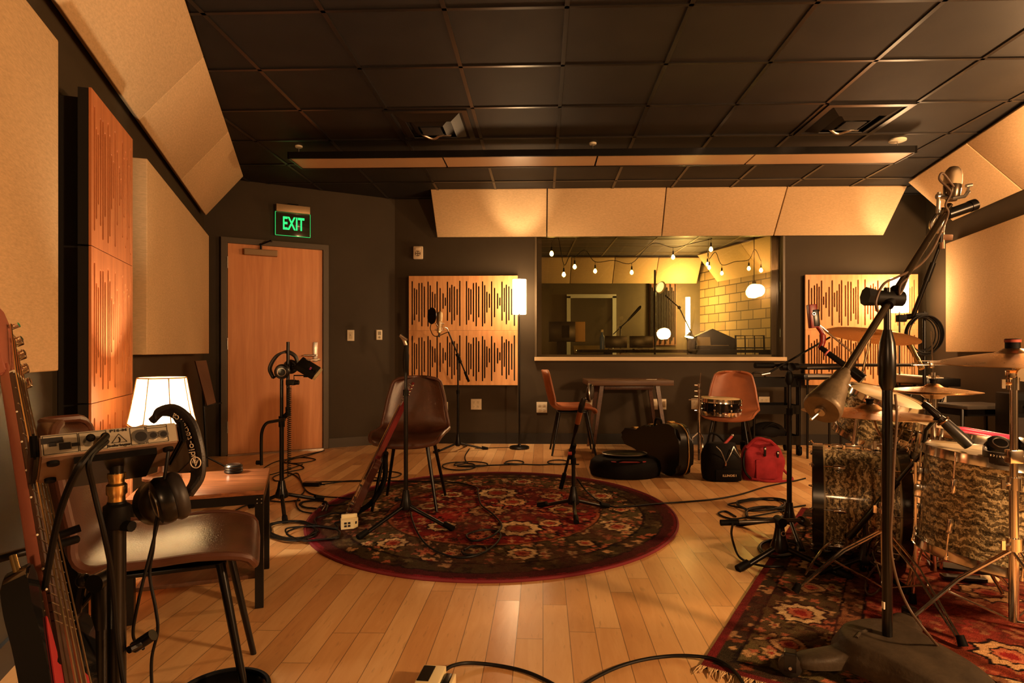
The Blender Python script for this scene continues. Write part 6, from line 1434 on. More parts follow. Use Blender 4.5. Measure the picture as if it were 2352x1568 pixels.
# guitar case standing on its long edge
e0 = V((GP(1577,4.83).x, 4.83, 0)); cd = V((-.27,.96,0)).normalized(); cn = V((cd.y,-cd.x,0))          # cd: towards the narrow end, cn: case thickness
th = thing('guitar_case', 'black guitar case standing on its edge with a brass trimmed lid seam', 'guitar case', e0+cd*.5)
Mc = Matrix((cd, V((0,0,1)), cd.cross(V((0,0,1))))).transposed().to_4x4(); Mc.translation = e0
out = bez([(.0,.21,0),(.02,.09,0),(.10,.02,0),(.22,.003,0),(.36,.03,0),(.46,.07,0),(.56,.06,0),(.68,.09,0),(.80,.13,0),(1.04,.145,0),(1.06,.20,0),(1.06,.24,0),(1.04,.29,0),(.80,.305,0),(.68,.345,0),(.56,.375,0),(.46,.365,0),(.36,.40,0),(.22,.425,0),(.10,.41,0),(.02,.34,0)], 4, closed=True)
poly = [(p.x, p.y) for p in out]
m = MB(); m.prism(poly, .130, Mc, -.065); es = [e for e in m.bm.edges if len(e.link_faces) == 2 and any(len(f.verts) > 8 for f in e.link_faces)]; bmesh.ops.bevel(m.bm, geom=es, offset=.022, segments=3, affect='EDGES'); m.build('case_shell', mat('black_tolex', (.005,.004,.0035), .36, spec=.3, bump=.3, bscale=400), th, ang=50)
m = MB(); m.tube([Mc @ V((x*1.0,y,.020)) + (Mc.to_3x3() @ V(((x-.5)*.008,(y-.21)*.02,0))) for x, y in poly], .0055, 8, closed=True); m.build('seam_trim', M_gold, th)
for x, y in ((.28,.428),(.62,.368),(.95,.303)):
    m = MB(); q = Mc @ V((x,y,.02)); m.box((0,0,0), (.045,.018,.05), M=Matrix.Translation(q) @ Mc.to_3x3().to_4x4(), bev=.004); m.build('latch', M_gold, th)
m = MB(); m.tube(bez([Mc @ V((.40,.385,.0)), Mc @ V((.42,.430,.0)), Mc @ V((.50,.435,.0)), Mc @ V((.53,.37,.0))], 6), .010, 8); m.build('handle', M_rubber, th)
# black bag with printed strap pocket
c = V((GP(1656,4.86).x, 4.86, 0)); th = thing('black_bag', 'black bag with open zipped top and an ILLINOIS patch, next to the red bag', 'bag', c)
M_nyl = mat('black_canvas', (.005,.004,.0035), .7, spec=.14, bump=.5, bscale=140)
def bagshape(c, w, d, h, seed, top=.75, mb=None, slump=.02):
    mb = mb or MB()
    def f_(u, v):
        a = u*2*PI; k = v; s = (.94+.10*math.sin(PI*min(1,k*1.1)))*(1-(1-top)*max(0,(k-.55)/.45)**1.6); e = 3.2
        x = math.copysign(abs(math.cos(a))**(2/e), math.cos(a))*w/2*s; y = math.copysign(abs(math.sin(a))**(2/e), math.sin(a))*d/2*s*(1-.5*max(0,(k-.6)/.4)**1.5)
        n = NZ.noise(V((x*9+seed, y*9, k*3)))*slump
        return c+V((x*(1+n*2), y*(1+n*2), k*h+n*(1 if k > .1 else 0)*.6))
    g = mb.grid(f_, 40, 14, wrap=True); mb._f([q[0] for q in g]); mb._f([q[-1] for q in g][::-1]); return f_
m = MB(); fb = bagshape(c, .295, .22, .29, 3, .82, m); m.build('body', M_nyl, th)
m = MB(); m.box(c+V((.02,-.112,.052)), (.205,.03,.088), bev=.012); m.build('front_pocket', M_nyl, th)
tq = c+V((.025,-.1285,.052)); text('ILLINOIS I', .024, frame(tq, (1,0,0), (0,0,1)), M_letter, th, bold=True, sx=1.05)
m = MB()
for pts in (((-.07,-.10,.275),(-.035,-.115,.235),(.0,-.115,.150)), ((.0,-.115,.150),(.04,-.115,.225),(.07,-.09,.275)), ((.07,-.09,.275),(.085,-.10,.24),(.12,-.10,.19))):
    m.tube(bez([c+V(p) for p in pts], 6), .0035, 6)
m.build('zipper', M_steel, th)
m = MB(); m.cyl(c+V((0,-.119,.150)), c+V((-.005,-.121,.128)), .007, n=8); m.build('zipper_pull', mat('pull_leather', (.28,.12,.07), .6), th)
m = MB(); m.tube(bez([c+V((-.11,0,.27)), c+V((-.08,.02,.36)), c+V((-.02,.03,.35)), c+V((.03,.02,.30))], 6), .009, 8); m.build('handle', M_nyl, th)
q = c+V((.05,-.02,.27)); m = MB(); m.tube([q+V((-.07,0,-.03)), q+V((.035,.01,.075))], .011, 8); th2 = thing('red_umbrella', 'red wrapped handle sticking out of the black bag', 'umbrella', q); m.build('handle', mat('red_handle', (.45,.05,.045), .45), th2)
m = MB(); m.ball(q+V((.040,.011,.082)), .011, 10, 8); m.build('tip', M_steel, th2)
# red bag
c = V((GP(1748,4.90).x, 4.90, 0)); th = thing('red_bag', 'red canvas backpack slumped on the floor before the black cart', 'bag', c)
m = MB(); bagshape(c, .315, .26, .30, 11, .58, m, .085); m.build('body', M_red, th)
m = MB(); m.box(c+V((-.01,-.125,.095)), (.17,.035,.155), bev=.016, rx=-.06); m.build('front_pocket', M_red, th)
for x, z in ((-.02,.235),(.085,.20)):
    m = MB(); m.box(c+V((x,-.128 if x < 0 else -.118,z)), (.018,.012,.075), ry=.1 if x > 0 else 0, bev=.004); st = m.build('strap', M_blackm, th)
    m = MB(); m.box(c+V((x,-.138 if x < 0 else -.128,z+.022)), (.014,.006,.014), bev=.002); m.build('buckle', M_steel, st)
m = MB(); m.tube(bez([c+V((-.13,-.03,.25)), c+V((-.06,-.06,.325)), c+V((.02,-.08,.315)), c+V((.06,-.05,.30)), c+V((.12,-.03,.25))], 6), .014, 8); m.build('gathered_top', M_red, th)
m = MB(); m.tube(bez([c+V((-.12,-.12,.02)), c+V((-.02,-.17,.010)), c+V((.12,-.165,.010)), c+V((.21,-.10,.012)), c+V((.19,-.02,.05)), c+V((.14,.0,.12))], 8), .010, 6); m.build('shoulder_strap', M_red, th)
m = MB(); m.tube(bez([c+V((-.15,-.06,.23)), c+V((-.175,-.09,.15)), c+V((-.165,-.10,.07)), c+V((-.13,-.12,.02))], 6), .009, 6); m.build('side_strap', M_blackm, th)
# dark bag on the cart foot
c = V((cx-.05, cyy-.06, .120)); th = thing('dark_bag', 'dark soft bag on the lowest shelf of the black cart', 'bag', c)
m = MB(); m.ball(c+V((0,0,.10)), .11, 24, 14, (1.6,1.1,.95)); m.build('body', M_nyl, th)
m = MB(); m.tube(bez([c+V((-.08,-.10,.15)), c+V((0,-.13,.20)), c+V((.08,-.10,.15))], 6), .008, 6); m.build('strap', M_nyl, th)
# ---------------------------------------------------------------- chrome stand beside the snare chair
f = V((GP(1606,5.15).x, 5.15, 0)); th = thing('cymbal_stand', 'thin chrome cymbal stand between the guitar case and the tan chair', 'cymbal stand', f)
m = MB(); m.cyl((f.x,f.y,.10), (f.x,f.y,.52), .0125, n=14); m.build('tube', M_chrome, th); m = MB(); m.cyl((f.x,f.y,.52), (f.x,f.y,.70), .009, n=12); m.build('tube', M_chrome, th); m = MB(); m.cyl((f.x,f.y,.70), P(1610,856,5.15), .004, n=8); m.build('rod', M_chrome, th)
for z, r in ((.52,.022),(.685,.018),(.735,.016),(.64,.014)):
    m = MB(); m.cyl((f.x,f.y,z-.014), (f.x,f.y,z+.014), r, n=14); m.cyl((f.x,f.y,z), (f.x-.045,f.y-.01,z+.004), .006, n=8); m.build('wing_nut', M_chrome, th)
m = MB(); m.tube([V((f.x-.09,f.y,.615)), V((f.x+.02,f.y,.615))], .005, 6); m.build('cross_bar', M_chrome, th)
for k in range(3):
    a = -1.3+k*2.094; h = V((f.x,f.y,.34)); q = V((f.x+.20*math.cos(a), f.y+.20*math.sin(a), .014)); k1 = h.lerp(q,.35)+V((0,0,.07))*0+V((.05*math.cos(a),.05*math.sin(a),-.0)); m = MB()
    m.tube([h, h+V((.055*math.cos(a),.055*math.sin(a),-.05)), h+V((.055*math.cos(a),.055*math.sin(a),-.16)), q], .0055, 6); lg = m.build('leg', M_chrome, th)
    m = MB(); m.cyl(q+V((0,0,.022)), q-V((0,0,.013)), .013, n=10); m.build('rubber_foot', M_rubber, lg)
# snare lying on the tan chair
so = V((1.905, 5.58, .478)); so = V((P(1657,0,5.50).x, 5.53, .468)); th = thing('snare_drum', 'small chrome and black snare drum lying on the seat of the tan chair', 'drum', so); Mq = axes(so, (0.02,-.03,1)); M_keep = M_shell; M_shell = mat('black_steel_shell', (.020,.018,.018), .12, metal=.7, coat=.5)
drum(th, Mq, .172, .115, 8, phase=.2); M_shell = M_keep
# ---------------------------------------------------------------- dark things at the drummer's back wall
c = V((P(2238,0,4.85).x, 4.85, 0)); th = thing('stool', 'low black square stool behind the hi-hat', 'stool', c); sz_ = .605
m = MB(); m.box(c+V((0,0,sz_-.015)), (.44,.34,.03), rz=.12, bev=.006); m.build('stool_top', mat('stool_black', (.05,.042,.034), .35), th)
for sx in (-1,1):
    for sy in (-1,1): m = MB(); m.tube([c+V((sx*.19,sy*.13,sz_-.03)), c+V((sx*.22,sy*.16,.0))], .014, 8); m.build('leg', M_black, th)
m = MB(); m.box(c+V((0,0,sz_-.06)), (.38,.27,.05), rz=.12); m.build('apron', M_blackm, th)
c = V((3.66, 4.42, 0)); th = thing('amplifier', 'dark amplifier box in the corner behind the crash cymbal', 'amplifier', c)
m = MB(); m.box(c+V((.05,0,.36)), (.34,.24,.72), rz=-.2, bev=.012); m.build('cabinet', M_blackm, th)
m = MB(); m.box(c+V((.025,-.125,.30)), (.30,.012,.50), rz=-.2); m.build('grille_cloth', mat('grille_cloth', (.03,.022,.018), .9, bump=.4, bscale=300), th)
m = MB(); m.box(c+V((.025,-.125,.63)), (.30,.014,.09), rz=-.2); pn_ = m.build('control_panel', M_black, th)
for k in range(5): m = MB(); q = c+V((-.085+.054*k,-.135+(.011*(-k+2)),.63)); m.cyl(q, q+V((0,-.02,0)), .012, n=12); m.build('knob', M_black, th)
c = RP(.62, .30, 0); th = thing('keyboard_stand', 'dark keyboard on a stand along the drum side wall', 'keyboard', c); kz = .70; rr_ = math.atan2(RA.y, RA.x)
m = MB(); m.box(V((c.x,c.y,kz+.04)), (1.05,.28,.075), rz=rr_, bev=.008); m.build('body', M_black, th)
m = MB(); q = V((c.x,c.y,kz+.080))+RN*.05; m.box(q, (.98,.13,.010), rz=rr_, bev=.002); m.build('white_keys', M_paper, th)
for s in (-.35,.35):
    m = MB(); m.tube([V((c.x,c.y,kz))+RA*s+RN*.1, V((c.x,c.y,.02))+RA*s-RN*.12], .014, 8); m.tube([V((c.x,c.y,kz))+RA*s-RN*.1, V((c.x,c.y,.02))+RA*s+RN*.12], .014, 8); m.build('cross_leg', M_black, th)
q = RW(2241,904,.0); plate('wall_outlet', 'four socket outlet on the drum side wall over the black stool', 'outlet', BW(2095,915,.001) if False else RP(.42,.001,.55), RN, -RA, .118, .118, outlet4, G4)
c = V((P(1880,0,5.9).x, 5.9, 0)); th = thing('console', 'dark console on thin legs under the slotted birch squares by the corner', 'console', c)
for z, h in ((.78,.05),(.865,.03)): 
    m = MB(); m.box(c+V((.0,0,z)), (.42 if z < .8 else .36,.30,h), bev=.006); m.build('console_case', M_black, th)
m = MB(); m.box(c+V((-.04,-.155,.79)), (.28,.012,.018)); m.build('bright_edge', M_steel, th, smooth=False)
for sx in (-1,1):
    for sy in (-1,1): m = MB(); m.cyl(c+V((sx*.16,sy*.11,0)), c+V((sx*.16,sy*.11,.76)), .011, n=8); m.build('leg', M_black, th)
# ---------------------------------------------------------------- bass guitar in its stand
Nn, Jj = P(35,868,1.30), P(147,1472,1.0); ax = (Jj-Nn).normalized(); nf = V((.85,.35,.42)); nf = (nf-ax*nf.dot(ax)).normalized(); bt = ax.cross(nf).normalized()
if bt.dot(V((-1,-.6,0))) < 0: bt = -bt        # bt: towards the camera side of the neck
def bg(s, t, n): return Nn+ax*s+bt*t+nf*n
LJ = (Jj-Nn).length
th = thing('bass_guitar', 'black bass guitar with red neck standing in a stand at the picture edge', 'guitar', Nn+ax*.9)
M_neck = mat('red_neck', (.36,.115,.072), .38, var=.12, vscale=4); M_fret = mat('fingerboard', (.055,.022,.012), .4); M_bblack = mat('gloss_black', (.008,.008,.008), .08, coat=.8); M_str = mat('bronze_string', (.75,.55,.30), .3, metal=1.0)
m = MB(); rows = []
for s, w, d in ((-.03,.021,.022),(0,.020,.026),(.30,.026,.028),(LJ-.03,.030,.031),(LJ+.02,.031,.032)):
    rows.append([m.bm.verts.new(bg(s, w*math.cos(a), -d*math.sin(a))) for a in [PI*k/10 for k in range(11)]])
for A, B in zip(rows, rows[1:]):
    for k in range(10): m._f([A[k],A[k+1],B[k+1],B[k]])
    m._f([A[10],A[0],B[0],B[10]])
m._f(rows[0]); m._f(rows[-1][::-1]); m.build('neck', M_neck, th)
def slab(mb, pts, n0, n1):
    A = [mb.bm.verts.new(bg(s,t,n0)) for s, t in pts]; B = [mb.bm.verts.new(bg(s,t,n1)) for s, t in pts]; mb._f(A[::-1]); mb._f(B); mb.bridge(A, B)
m = MB(); slab(m, [(0,-.020),(0,.020),(LJ+.09,.032),(LJ+.09,-.032)], .0005, .006); fb_ = m.build('fingerboard', M_fret, th, smooth=False)
scale = .86
for k in range(1, 21):
    s = scale*(1-2**(-k/12)); w = .020+.012*s/LJ
    if s < LJ+.09: m = MB(); m.cyl(bg(s,-w,.0065), bg(s,w,.0065), .0012, n=6); m.build('fret', M_steel, fb_)
m = MB()
for k in (3,5,7,9,12,15,17): s = scale*(1-(2**(-k/12)+2**(-(k-1)/12))/2); m.ball(bg(s, .020+.012*s/LJ, .002), .0022, 8, 6)
m.build('side_dots', M_white, fb_)
m = MB(); slab(m, [(-.004,-.020),(-.004,.020),(.001,.020),(.001,-.020)], .0, .0095); m.build('nut', M_white, th, smooth=False)
m = MB(); slab(m, [(-.005,-.020),(-.03,-.022),(-.09,-.030),(-.20,-.030),(-.235,-.015),(-.235,.02),(-.20,.034),(-.10,.042),(-.05,.034),(-.005,.020)], -.020, -.004); bmesh.ops.bevel(m.bm, geom=list(m.bm.edges), offset=.003, segments=2, affect='EDGES'); m.build('headstock', M_neck, th, ang=60)
for k in range(4):
    s = -.045-.047*k; m = MB(); e = -.034; m.cyl(bg(s,e+.010,-.004), bg(s,e+.010,.016), .006, n=12); m.cyl(bg(s,e-.004,-.012), bg(s,e-.030,-.012), .004, n=8); m.box((0,0,0), (.024,.012,.020), M=Matrix.Translation(bg(s,e-.036,-.012)) @ Matrix((ax,bt,nf)).transposed().to_4x4(), bev=.003); m.build('tuning_peg', M_chrome, th)
o_ = [(-.15,.055),(-.125,.076),(-.07,.079),(0,.067),(.08,.068),(.20,.112),(.33,.150),(.43,.140),(.49,.08),(.50,.0),(.49,-.08),(.43,-.150),(.34,-.168),(.22,-.135),(.12,-.085),(.05,-.078),(-.02,-.095),(-.075,-.112),(-.10,-.098),(-.085,-.065),(-.035,-.040),(.0,-.034),(.0,.034),(-.03,.042),(-.10,.046)]
ob_ = bez([(s,t,0) for s, t in o_], 4, closed=True)
m = MB(); slab(m, [(LJ+.02+p.x, p.y) for p in ob_], -.038, .002); es = [e for e in m.bm.edges if any(len(f.verts) > 8 for f in e.link_faces)]; bmesh.ops.bevel(m.bm, geom=es, offset=.0035, segments=2, affect='EDGES'); m.build('body', M_bblack, th, ang=50)
pgd = bez([(s,t,0) for s, t in ((-.06,.050),(.0,.036),(.02,.036),(.02,-.036),(.05,-.055),(.14,-.06),(.24,-.09),(.30,-.10),(.34,-.03),(.33,.06),(.22,.085),(.10,.060))], 4, closed=True)
m = MB(); slab(m, [(LJ+.03+p.x, p.y) for p in pgd], .0025, .0045); m.build('pickguard', mat('red_pickguard', (.36,.030,.035), .2, coat=.4), th, smooth=False)
for s in (.12,.20):
    m = MB(); slab(m, [(LJ+s,-.042),(LJ+s,.042),(LJ+s+.028,.042),(LJ+s+.028,-.042)], .005, .014); m.build('pickup', M_black, th, smooth=False)
m = MB(); slab(m, [(scale-.01,-.038),(scale-.01,.038),(scale+.05,.038),(scale+.05,-.038)], .003, .010); m.build('bridge', M_chrome, th, smooth=False)
for k in range(4):
    y = -.0145+.0097*k; m = MB(); m.tube([bg(-.045-.047*k, -.024+.003*k, .004), bg(-.001,y,.0098), bg(scale+.01,y*1.75,.017)], .0013+.0003*k, 6); m.build('string', M_str, th)
m = MB(); m.cyl(bg(LJ-.118,.064,-.018), bg(LJ-.150,.070,-.018), .0055, n=12); m.build('strap_button', M_gold, th)
f = V((-1.12, .98, 0)); th = thing('guitar_stand', 'black guitar stand with padded fork around the red neck', 'guitar stand', f)
m = MB(); yk = bg(.37, 0, -.030); m.tube(bez([P(-60,1300,1.10), P(0,1282,1.12), P(60,1266,1.15), P(95,1261,1.17)], 6), .0085, 10); m.build('arm', M_black, th)
m = MB(); m.tube(bez([P(92,1262,1.17), P(135,1250,1.20), P(176,1238,1.24)], 5), .0085, 10); m.build('fork_prong', M_rubber, th)
m = MB(); m.tube(bez([P(92,1262,1.17), P(115,1238,1.24), P(150,1224,1.28), P(184,1212,1.30)], 5), .0085, 10); m.build('fork_prong', M_rubber, th)
m = MB(); a = P(-60,1300,1.10); m.tube([a, V((a.x,a.y,.06))], .012, 10); m.build('upright', M_black, th)
for k in range(3): m = MB(); q = V((a.x+.24*math.cos(.3+k*1.2), a.y+.24*math.sin(.3+k*1.2), .010)); m.tube([V((a.x,a.y,.16)), q], .010, 8); m.build('leg', M_black, th)
# ---------------------------------------------------------------- red guitar against the dark leather chair
a0, b0_ = P(952,872,4.02), P(800,1178,3.68); a0 = P(946,876,3.79); gx_ = (b0_-a0).normalized(); gn = V((-.92,-.22,.35)); gn = (gn-gx_*gn.dot(gx_)).normalized(); gb = gx_.cross(gn).normalized()
if gb.z < 0: gb = -gb
LG = (b0_-a0).length
def gg(s, t, n): return a0+gx_*s+gb*t+gn*n
th = thing('electric_guitar', 'dark red electric guitar leaning on the leather chair, tuners up', 'guitar', b0_)
def gslab(mb, pts, n0, n1):
    A = [mb.bm.verts.new(gg(s,t,n0)) for s, t in pts]; B = [mb.bm.verts.new(gg(s,t,n1)) for s, t in pts]; mb._f(A[::-1]); mb._f(B); mb.bridge(A, B)
M_gred = mat('cherry_lacquer', (.19,.020,.022), .18, coat=.6, var=.3, vscale=5)
m = MB(); gslab(m, [(.16,-.021),(.16,.021),(.64,.028),(.64,-.028)], -.032, .004); bmesh.ops.bevel(m.bm, geom=list(m.bm.edges), offset=.006, segments=2, affect='EDGES'); m.build('neck', M_gred, th, ang=60)
m = MB(); gslab(m, [(.16,-.021),(.16,.021),(.66,.028),(.66,-.028)], .0045, .008); m.build('fingerboard', M_fret, th, smooth=False)
m = MB(); gslab(m, [(.16,-.02),(.14,-.03),(.02,-.040),(.0,-.02),(.0,.02),(.03,.036),(.14,.028),(.16,.02)], -.018, -.003); m.build('headstock', M_gred, th, smooth=False)
for k in range(6): m = MB(); s = .022+.021*k; m.cyl(gg(s,.036,-.01), gg(s,.056,-.01), .004, n=8); m.ball(gg(s,.062,-.01), .009, 10, 8, (1,1,.8)); m.cyl(gg(s,.012-.004*k,-.003), gg(s,.012-.004*k,.012), .004, n=8); m.build('tuning_peg', M_chrome, th)
ob2 = bez([(s,t,0) for s, t in ((.50,.10),(.54,.145),(.62,.135),(.70,.115),(.80,.150),(.90,.165),(.98,.12),(1.0,0),(.98,-.12),(.90,-.160),(.80,-.145),(.70,-.115),(.63,-.130),(.57,-.125),(.58,-.07),(.63,-.03),(.62,.03),(.56,.055))], 4, closed=True); kk = (LG+.02)/1.0
ob2 = [V((.5+(p.x-.5)*(LG+.015-.5)/.5, p.y, 0)) for p in ob2]
m = MB(); gslab(m, [(p.x, p.y) for p in ob2], -.040, .002); es = [e for e in m.bm.edges if any(len(f.verts) > 8 for f in e.link_faces)]; bmesh.ops.bevel(m.bm, geom=es, offset=.007, segments=2, affect='EDGES'); m.build('body', mat('tobacco_lacquer', (.060,.018,.012), .15, coat=.7), th, ang=50)
m = MB(); gslab(m, [(.70,-.03),(.70,.06),(.85,.09),(.86,-.02)], .0025, .004); m.build('pickguard', M_gred, th, smooth=False)
for s in (.72,.80): m = MB(); gslab(m, [(s-.018,-.036),(s-.018,.036),(s+.018,.036),(s+.018,-.036)], .003, .012); m.build('pickup', M_chrome, th, smooth=False)
m = MB(); gslab(m, [(.855,-.04),(.855,.04),(.88,.04),(.88,-.04)], .003, .016); m.build('bridge', M_chrome, th, smooth=False)
for x_, y_ in ((.80,.12),(.86,.125)): m = MB(); m.cyl(gg(x_,y_-.01,.003), gg(x_,y_-.01,.022), .010, n=12); m.build('control_knob', M_chrome, th)
for k in range(6): m = MB(); y = -.0125+.005*k; m.tube([gg(.15,y*.9,.002), gg(.17,y,.010), gg(.866,y*1.5,.017)], .0007, 5); m.build('string', M_str, th)
m = MB(); q = gg(.30,0,-.02); m.tube(bez([gg(LG-.02,.0,-.045), gg(LG-.12,.02,-.10), gg(.62,.0,-.11), gg(.50,-.0,-.06), gg(.46,.03,-.045)], 8), .016, 8); m.build('strap', M_rubber, th)
th = thing('metal_clips', 'small shiny tangle of metal clips on the rug edge by the guitar', 'clips', G(745,1170,.02))
random.seed(9)
for k in range(7):
    q = G(742,1172,.012)+V((random.uniform(-.05,.05), random.uniform(-.06,.06), .012)); a = random.uniform(0,3); m = MB(); m.tube(bez([q, q+V((.03*math.cos(a),.03*math.sin(a),.025)), q+V((.055*math.cos(a+.5),.055*math.sin(a+.5),.008))], 5), .0045, 6); m.build('clip', M_steel if k % 2 else M_black, th)
# ---------------------------------------------------------------- small boxes on the floor
c = G(803,1209,.02); th = thing('power_tap', 'cream multi outlet power tap on the rug with dark slots', 'power tap', c); Mx = Matrix.Translation(c) @ Matrix.Rotation(.35, 4, 'Z')
M_cream = mat('cream_plastic', (.82,.70,.40), .42)
m = MB(); m.prism([(-.048,-.02),(.020,-.02),(.048,.010),(.048,.035),(-.048,.035)], .052, Mx, -.008); m.build('body', M_cream, th, smooth=False)
m = MB(); m.box((0,0,0), (.088,.022,.022), M=Mx @ Matrix.Translation((0,.028,.055)), bev=.004); m.build('top_ridge', M_cream, th)
for x, z in ((-.024,.022),(-.004,.022),(-.024,.006),(-.004,.006)):
    m = MB(); m.box((0,0,0), (.014,.003,.011), M=Mx @ Matrix.Translation((x,-.0202,z+.004))); m.build('socket_slot', M_slot, th, smooth=False)
m = MB(); m.box((0,0,0), (.012,.003,.014), M=Mx @ Matrix.Translation((.035,-.0052,.022)) @ Matrix.Rotation(.82, 4, 'Z')); m.build('socket_slot', M_slot, th, smooth=False)
c = G(992,1556,.02); c = V((c.x, c.y, 0)); th = thing('effects_pedal', 'cream and black effects pedal cut off by the bottom edge', 'pedal', c)
m = MB(); m.box(c+V((0,-.02,.022)), (.072,.10,.044), rz=-.12, bev=.004); m.build('case', M_cream, th)
m = MB(); m.box(c+V((-.014,-.02,.0445)), (.036,.085,.003), rz=-.12); m.build('black_panel', M_black, th, smooth=False)
m = MB(); q = c+V((.048,-.035,.020)); m.box(q, (.022,.07,.030), rz=-.12, bev=.003); m.build('plug_block', M_black, th); m = MB(); m.box(c+V((.066,-.04,.02)), (.010,.07,.032), rz=-.12, bev=.002); m.build('end_block', M_cream, th)
# ---------------------------------------------------------------- cables on the floor
def fcable(label, pix, r=.0046, z=.0, mm=None, name='audio_cable', n=8):
    pts = []
    for i, q in enumerate(pix):
        zz_ = z+r+.0005+(q[2] if len(q) > 2 else 0); pts.append(G(q[0], q[1], zz_))
    m = MB(); m.tube(bez(pts, n), r, 8); return tag(m.build(name, mm or M_cable), label, 'cable')
def ell(cx_, cy_, rx, ry, a0, a1, n=14, h=0.0): return [(cx_+rx*math.cos(math.radians(a0+(a1-a0)*k/n)), cy_+ry*math.sin(math.radians(a0+(a1-a0)*k/n)), h+.004*k/n) for k in range(n+1)]
def loops(cx_, cy_, rx, ry, n, seed, jit=.25, turns=10):
    random.seed(seed); out = []
    for k in range(n*turns):
        a = k*2*PI/turns; j = 1+random.uniform(-jit, jit); h = (k//turns)*.005
        out.append((cx_+rx*math.cos(a)*j, cy_+ry*math.sin(a)*j, h))
    return out
T_ = RUGZ
fcable('black cable from the stand before the leather chair, curling across the round rug', [(936,1130,.02),(942,1172,T_),(955,1215,T_),(985,1255,T_),(1040,1278,T_),(1095,1275,T_),(1135,1252,T_),(1150,1230,T_),(1138,1218,T_),(1105,1217,.017),(1072,1228,T_),(1085,1241,T_),(1120,1235,T_),(1142,1222,.02),(1152,1205,T_),(1132,1180,T_),(1105,1158,T_),(1098,1132,T_),(1092,1118,T_),(1040,1107,T_),(960,1105,T_),(880,1104,T_),(800,1105),(735,1106)], .0054)
fcable('small closed loop of black cable at the bend on the round rug', [(1066,1263,T_),(1085,1254,T_),(1112,1256,T_),(1116,1266,T_),(1095,1273,T_),(1068,1272,T_),(1060,1266,T_)], .0056)
fcable('black cable coiled on the floor behind the leather chair, running to the round bag', [(1078,1030),(1068,1048)]+ell(1054,1070,38,9,-60,300)+ell(1082,1066,38,6,160,500,10,.004)+[(1125,1068)]+ell(1182,1062,21,5,120,520,12)+[(1235,1067)]+ell(1282,1061,24,5,120,480,12)+[(1330,1066)], .0056)
fcable('thin cable along the foot of the back wall to the slim floor lamp', [(1090,1030),(1130,1028),(1180,1027)], .003)
fcable('long black cable from the low microphone stand across the floor to the bass drum', [(1326,1100,.10),(1345,1125,.04),(1372,1148,T_),(1405,1163,T_),(1440,1163,T_),(1500,1157,T_),(1560,1153),(1640,1146),(1700,1135),(1760,1117),(1825,1104),(1850,1098)], .0056)
fcable('thick coil of black cable at the edge of the round rug beside the side table', loops(672,1218,58,20,4,4,.18)+[(725,1190,T_),(770,1178,T_+.02),(795,1182,T_+.02)], .0055, .0)
fcable('second black coil reaching over the round rug edge', loops(718,1224,64,17,2,8,.12)+[(770,1200,T_+.01),(800,1196,T_+.02)], .005, .012)
fcable('tangle of thin black cable around the foot of the headphone stand', [(740,1036),(700,1044),(662,1054),(655,1062),(690,1063),(725,1055),(690,1050),(660,1060),(690,1068),(696,1076),(660,1084),(628,1095),(640,1104),(680,1086),(690,1100),(699,1125),(688,1140),(680,1155),(690,1172),(720,1178),(745,1175)], .0046)
fcable('thin black cable looping beyond the headphone stand toward the door', [(745,1034),(720,1042),(690,1050),(640,1058),(610,1072),(600,1085),(618,1090),(660,1078),(695,1066)], .0044)
fcable('thin black cable from the headphone stand under the leaning guitar', [(655,1085),(672,1088),(688,1100),(697,1118),(712,1132),(745,1140),(790,1143,.01),(815,1146,T_)], .0046)
fcable('black cable under the side table leading to the headphone stand', [(430,1172),(452,1188),(520,1180),(565,1160),(610,1150),(650,1152),(690,1148)], .0046)
fcable('loops of thin black cable before the leaning guitar', loops(722,1158,32,9,2,21,.12)+[(760,1160,.01),(800,1155,T_)], .0046)
c = G(717,1111,.015); th = thing('power_adapter', 'black in-line power adapter lying behind the leaning guitar', 'adapter', c)
m = MB(); m.box(c, (.13,.06,.032), rz=-.08, bev=.006); m.build('brick', M_black, th)
m = MB(); m.cyl(c+V((.063,-.006,0)), c+V((.10,-.01,-.004)), .007, .004, n=10); m.build('strain_relief', M_rubber, th)
fcable('black power lead running from the adapter to the leather chair', [(740,1112),(770,1108),(800,1104),(845,1103),(880,1101,T_)], .0044)
fcable('thin loops of black cable behind the legs of the dark leather chair', [(840,1096),(860,1086),(900,1083),(922,1088),(905,1096),(865,1097),(850,1092)], .0044)
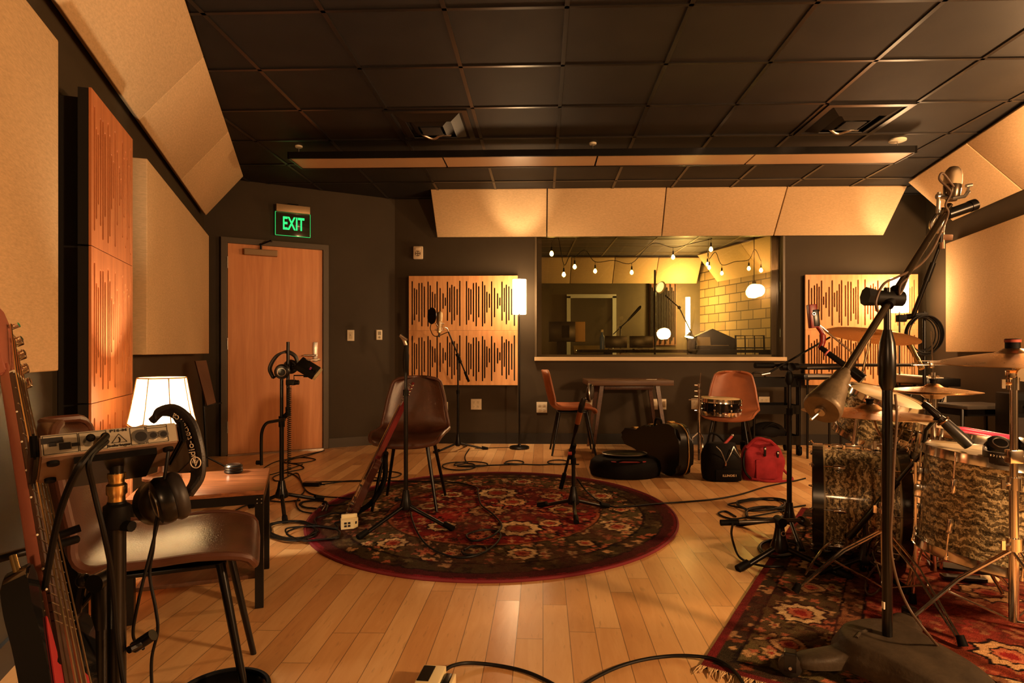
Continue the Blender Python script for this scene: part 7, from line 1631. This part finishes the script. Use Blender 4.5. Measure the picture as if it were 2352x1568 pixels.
fcable('heap of black cable loops on the floor before the bass drum', loops(1748,1158,62,13,3,31,.22)+[(1800,1166),(1850,1160)], .0056)
fcable('second heap of black cable under the level boom grip', loops(1765,1178,50,13,3,37,.22)+[(1700,1190),(1668,1188),(1650,1178),(1668,1174),(1690,1186)], .0056)
fcable('thick ring of black cable at the foot of the short boom stand', loops(1790,1258,46,19,4,41,.10), .0062)
fcable('black cable falling from the level boom grip to the drum rug', [(1683,1202,.20),(1680,1225,.12),(1686,1252,.04),(1698,1278,.006),(1722,1292,.004),(1760,1300,RZ),(1800,1300,RZ)], .0056)
fcable('thick black cable leaving the effects pedal along the bottom edge', [(1020,1540,.02),(1040,1528,.02),(1075,1522,.01),(1130,1526),(1190,1537),(1240,1555),(1290,1585),(1330,1640),(1380,1780),(1400,2150)], .0058)
fcable('thick black cable arching over the drum rug corner at the bottom edge', [(1300,2150),(1290,1780),(1300,1640),(1325,1588),(1360,1560),(1420,1531),(1480,1514),(1540,1506),(1590,1506,.006),(1640,1513,RZ),(1680,1535,RZ),(1712,1580,RZ),(1740,1680,RZ)], .0058)
fcable('thin brown cable loop hanging under the chrome stand beside the big boom pole', [(2010,1290,.20),(2025,1300,.16),(2030,1330,.10),(2018,1355,.03),(1998,1366,RZ),(1988,1350,RZ),(1994,1325,.06),(2012,1300,.14)], .0038, 0, M_cablebrown)
def lamp(kind, loc, e, col=(1,.55,.22), r=.1, name='added_light'):
    l = bpy.data.lights.new(name, kind); l.energy = e; l.color = col
    if kind == 'POINT': l.shadow_soft_size = r
    o = bpy.data.objects.new(name, l); C.objects.link(o); o.location = loc
    return o
# unseen lights added for room lamps: weak front fill, two on the right side
WARM = (1,.55,.245)
lamp('POINT', (-.50,-2.0,1.75), 45, WARM, .14)
lamp('POINT', (3.60,3.60,2.01), 80, WARM, .10)
lamp('POINT', (2.64,.50,1.41), 150, WARM, .12)
lamp('POINT', (2.86,10.72,2.10), 26, (1,.66,.26), .08)     # added point light for the hidden control room corner lamp, brightens panel and wall
sc.view_settings.exposure = 1.35
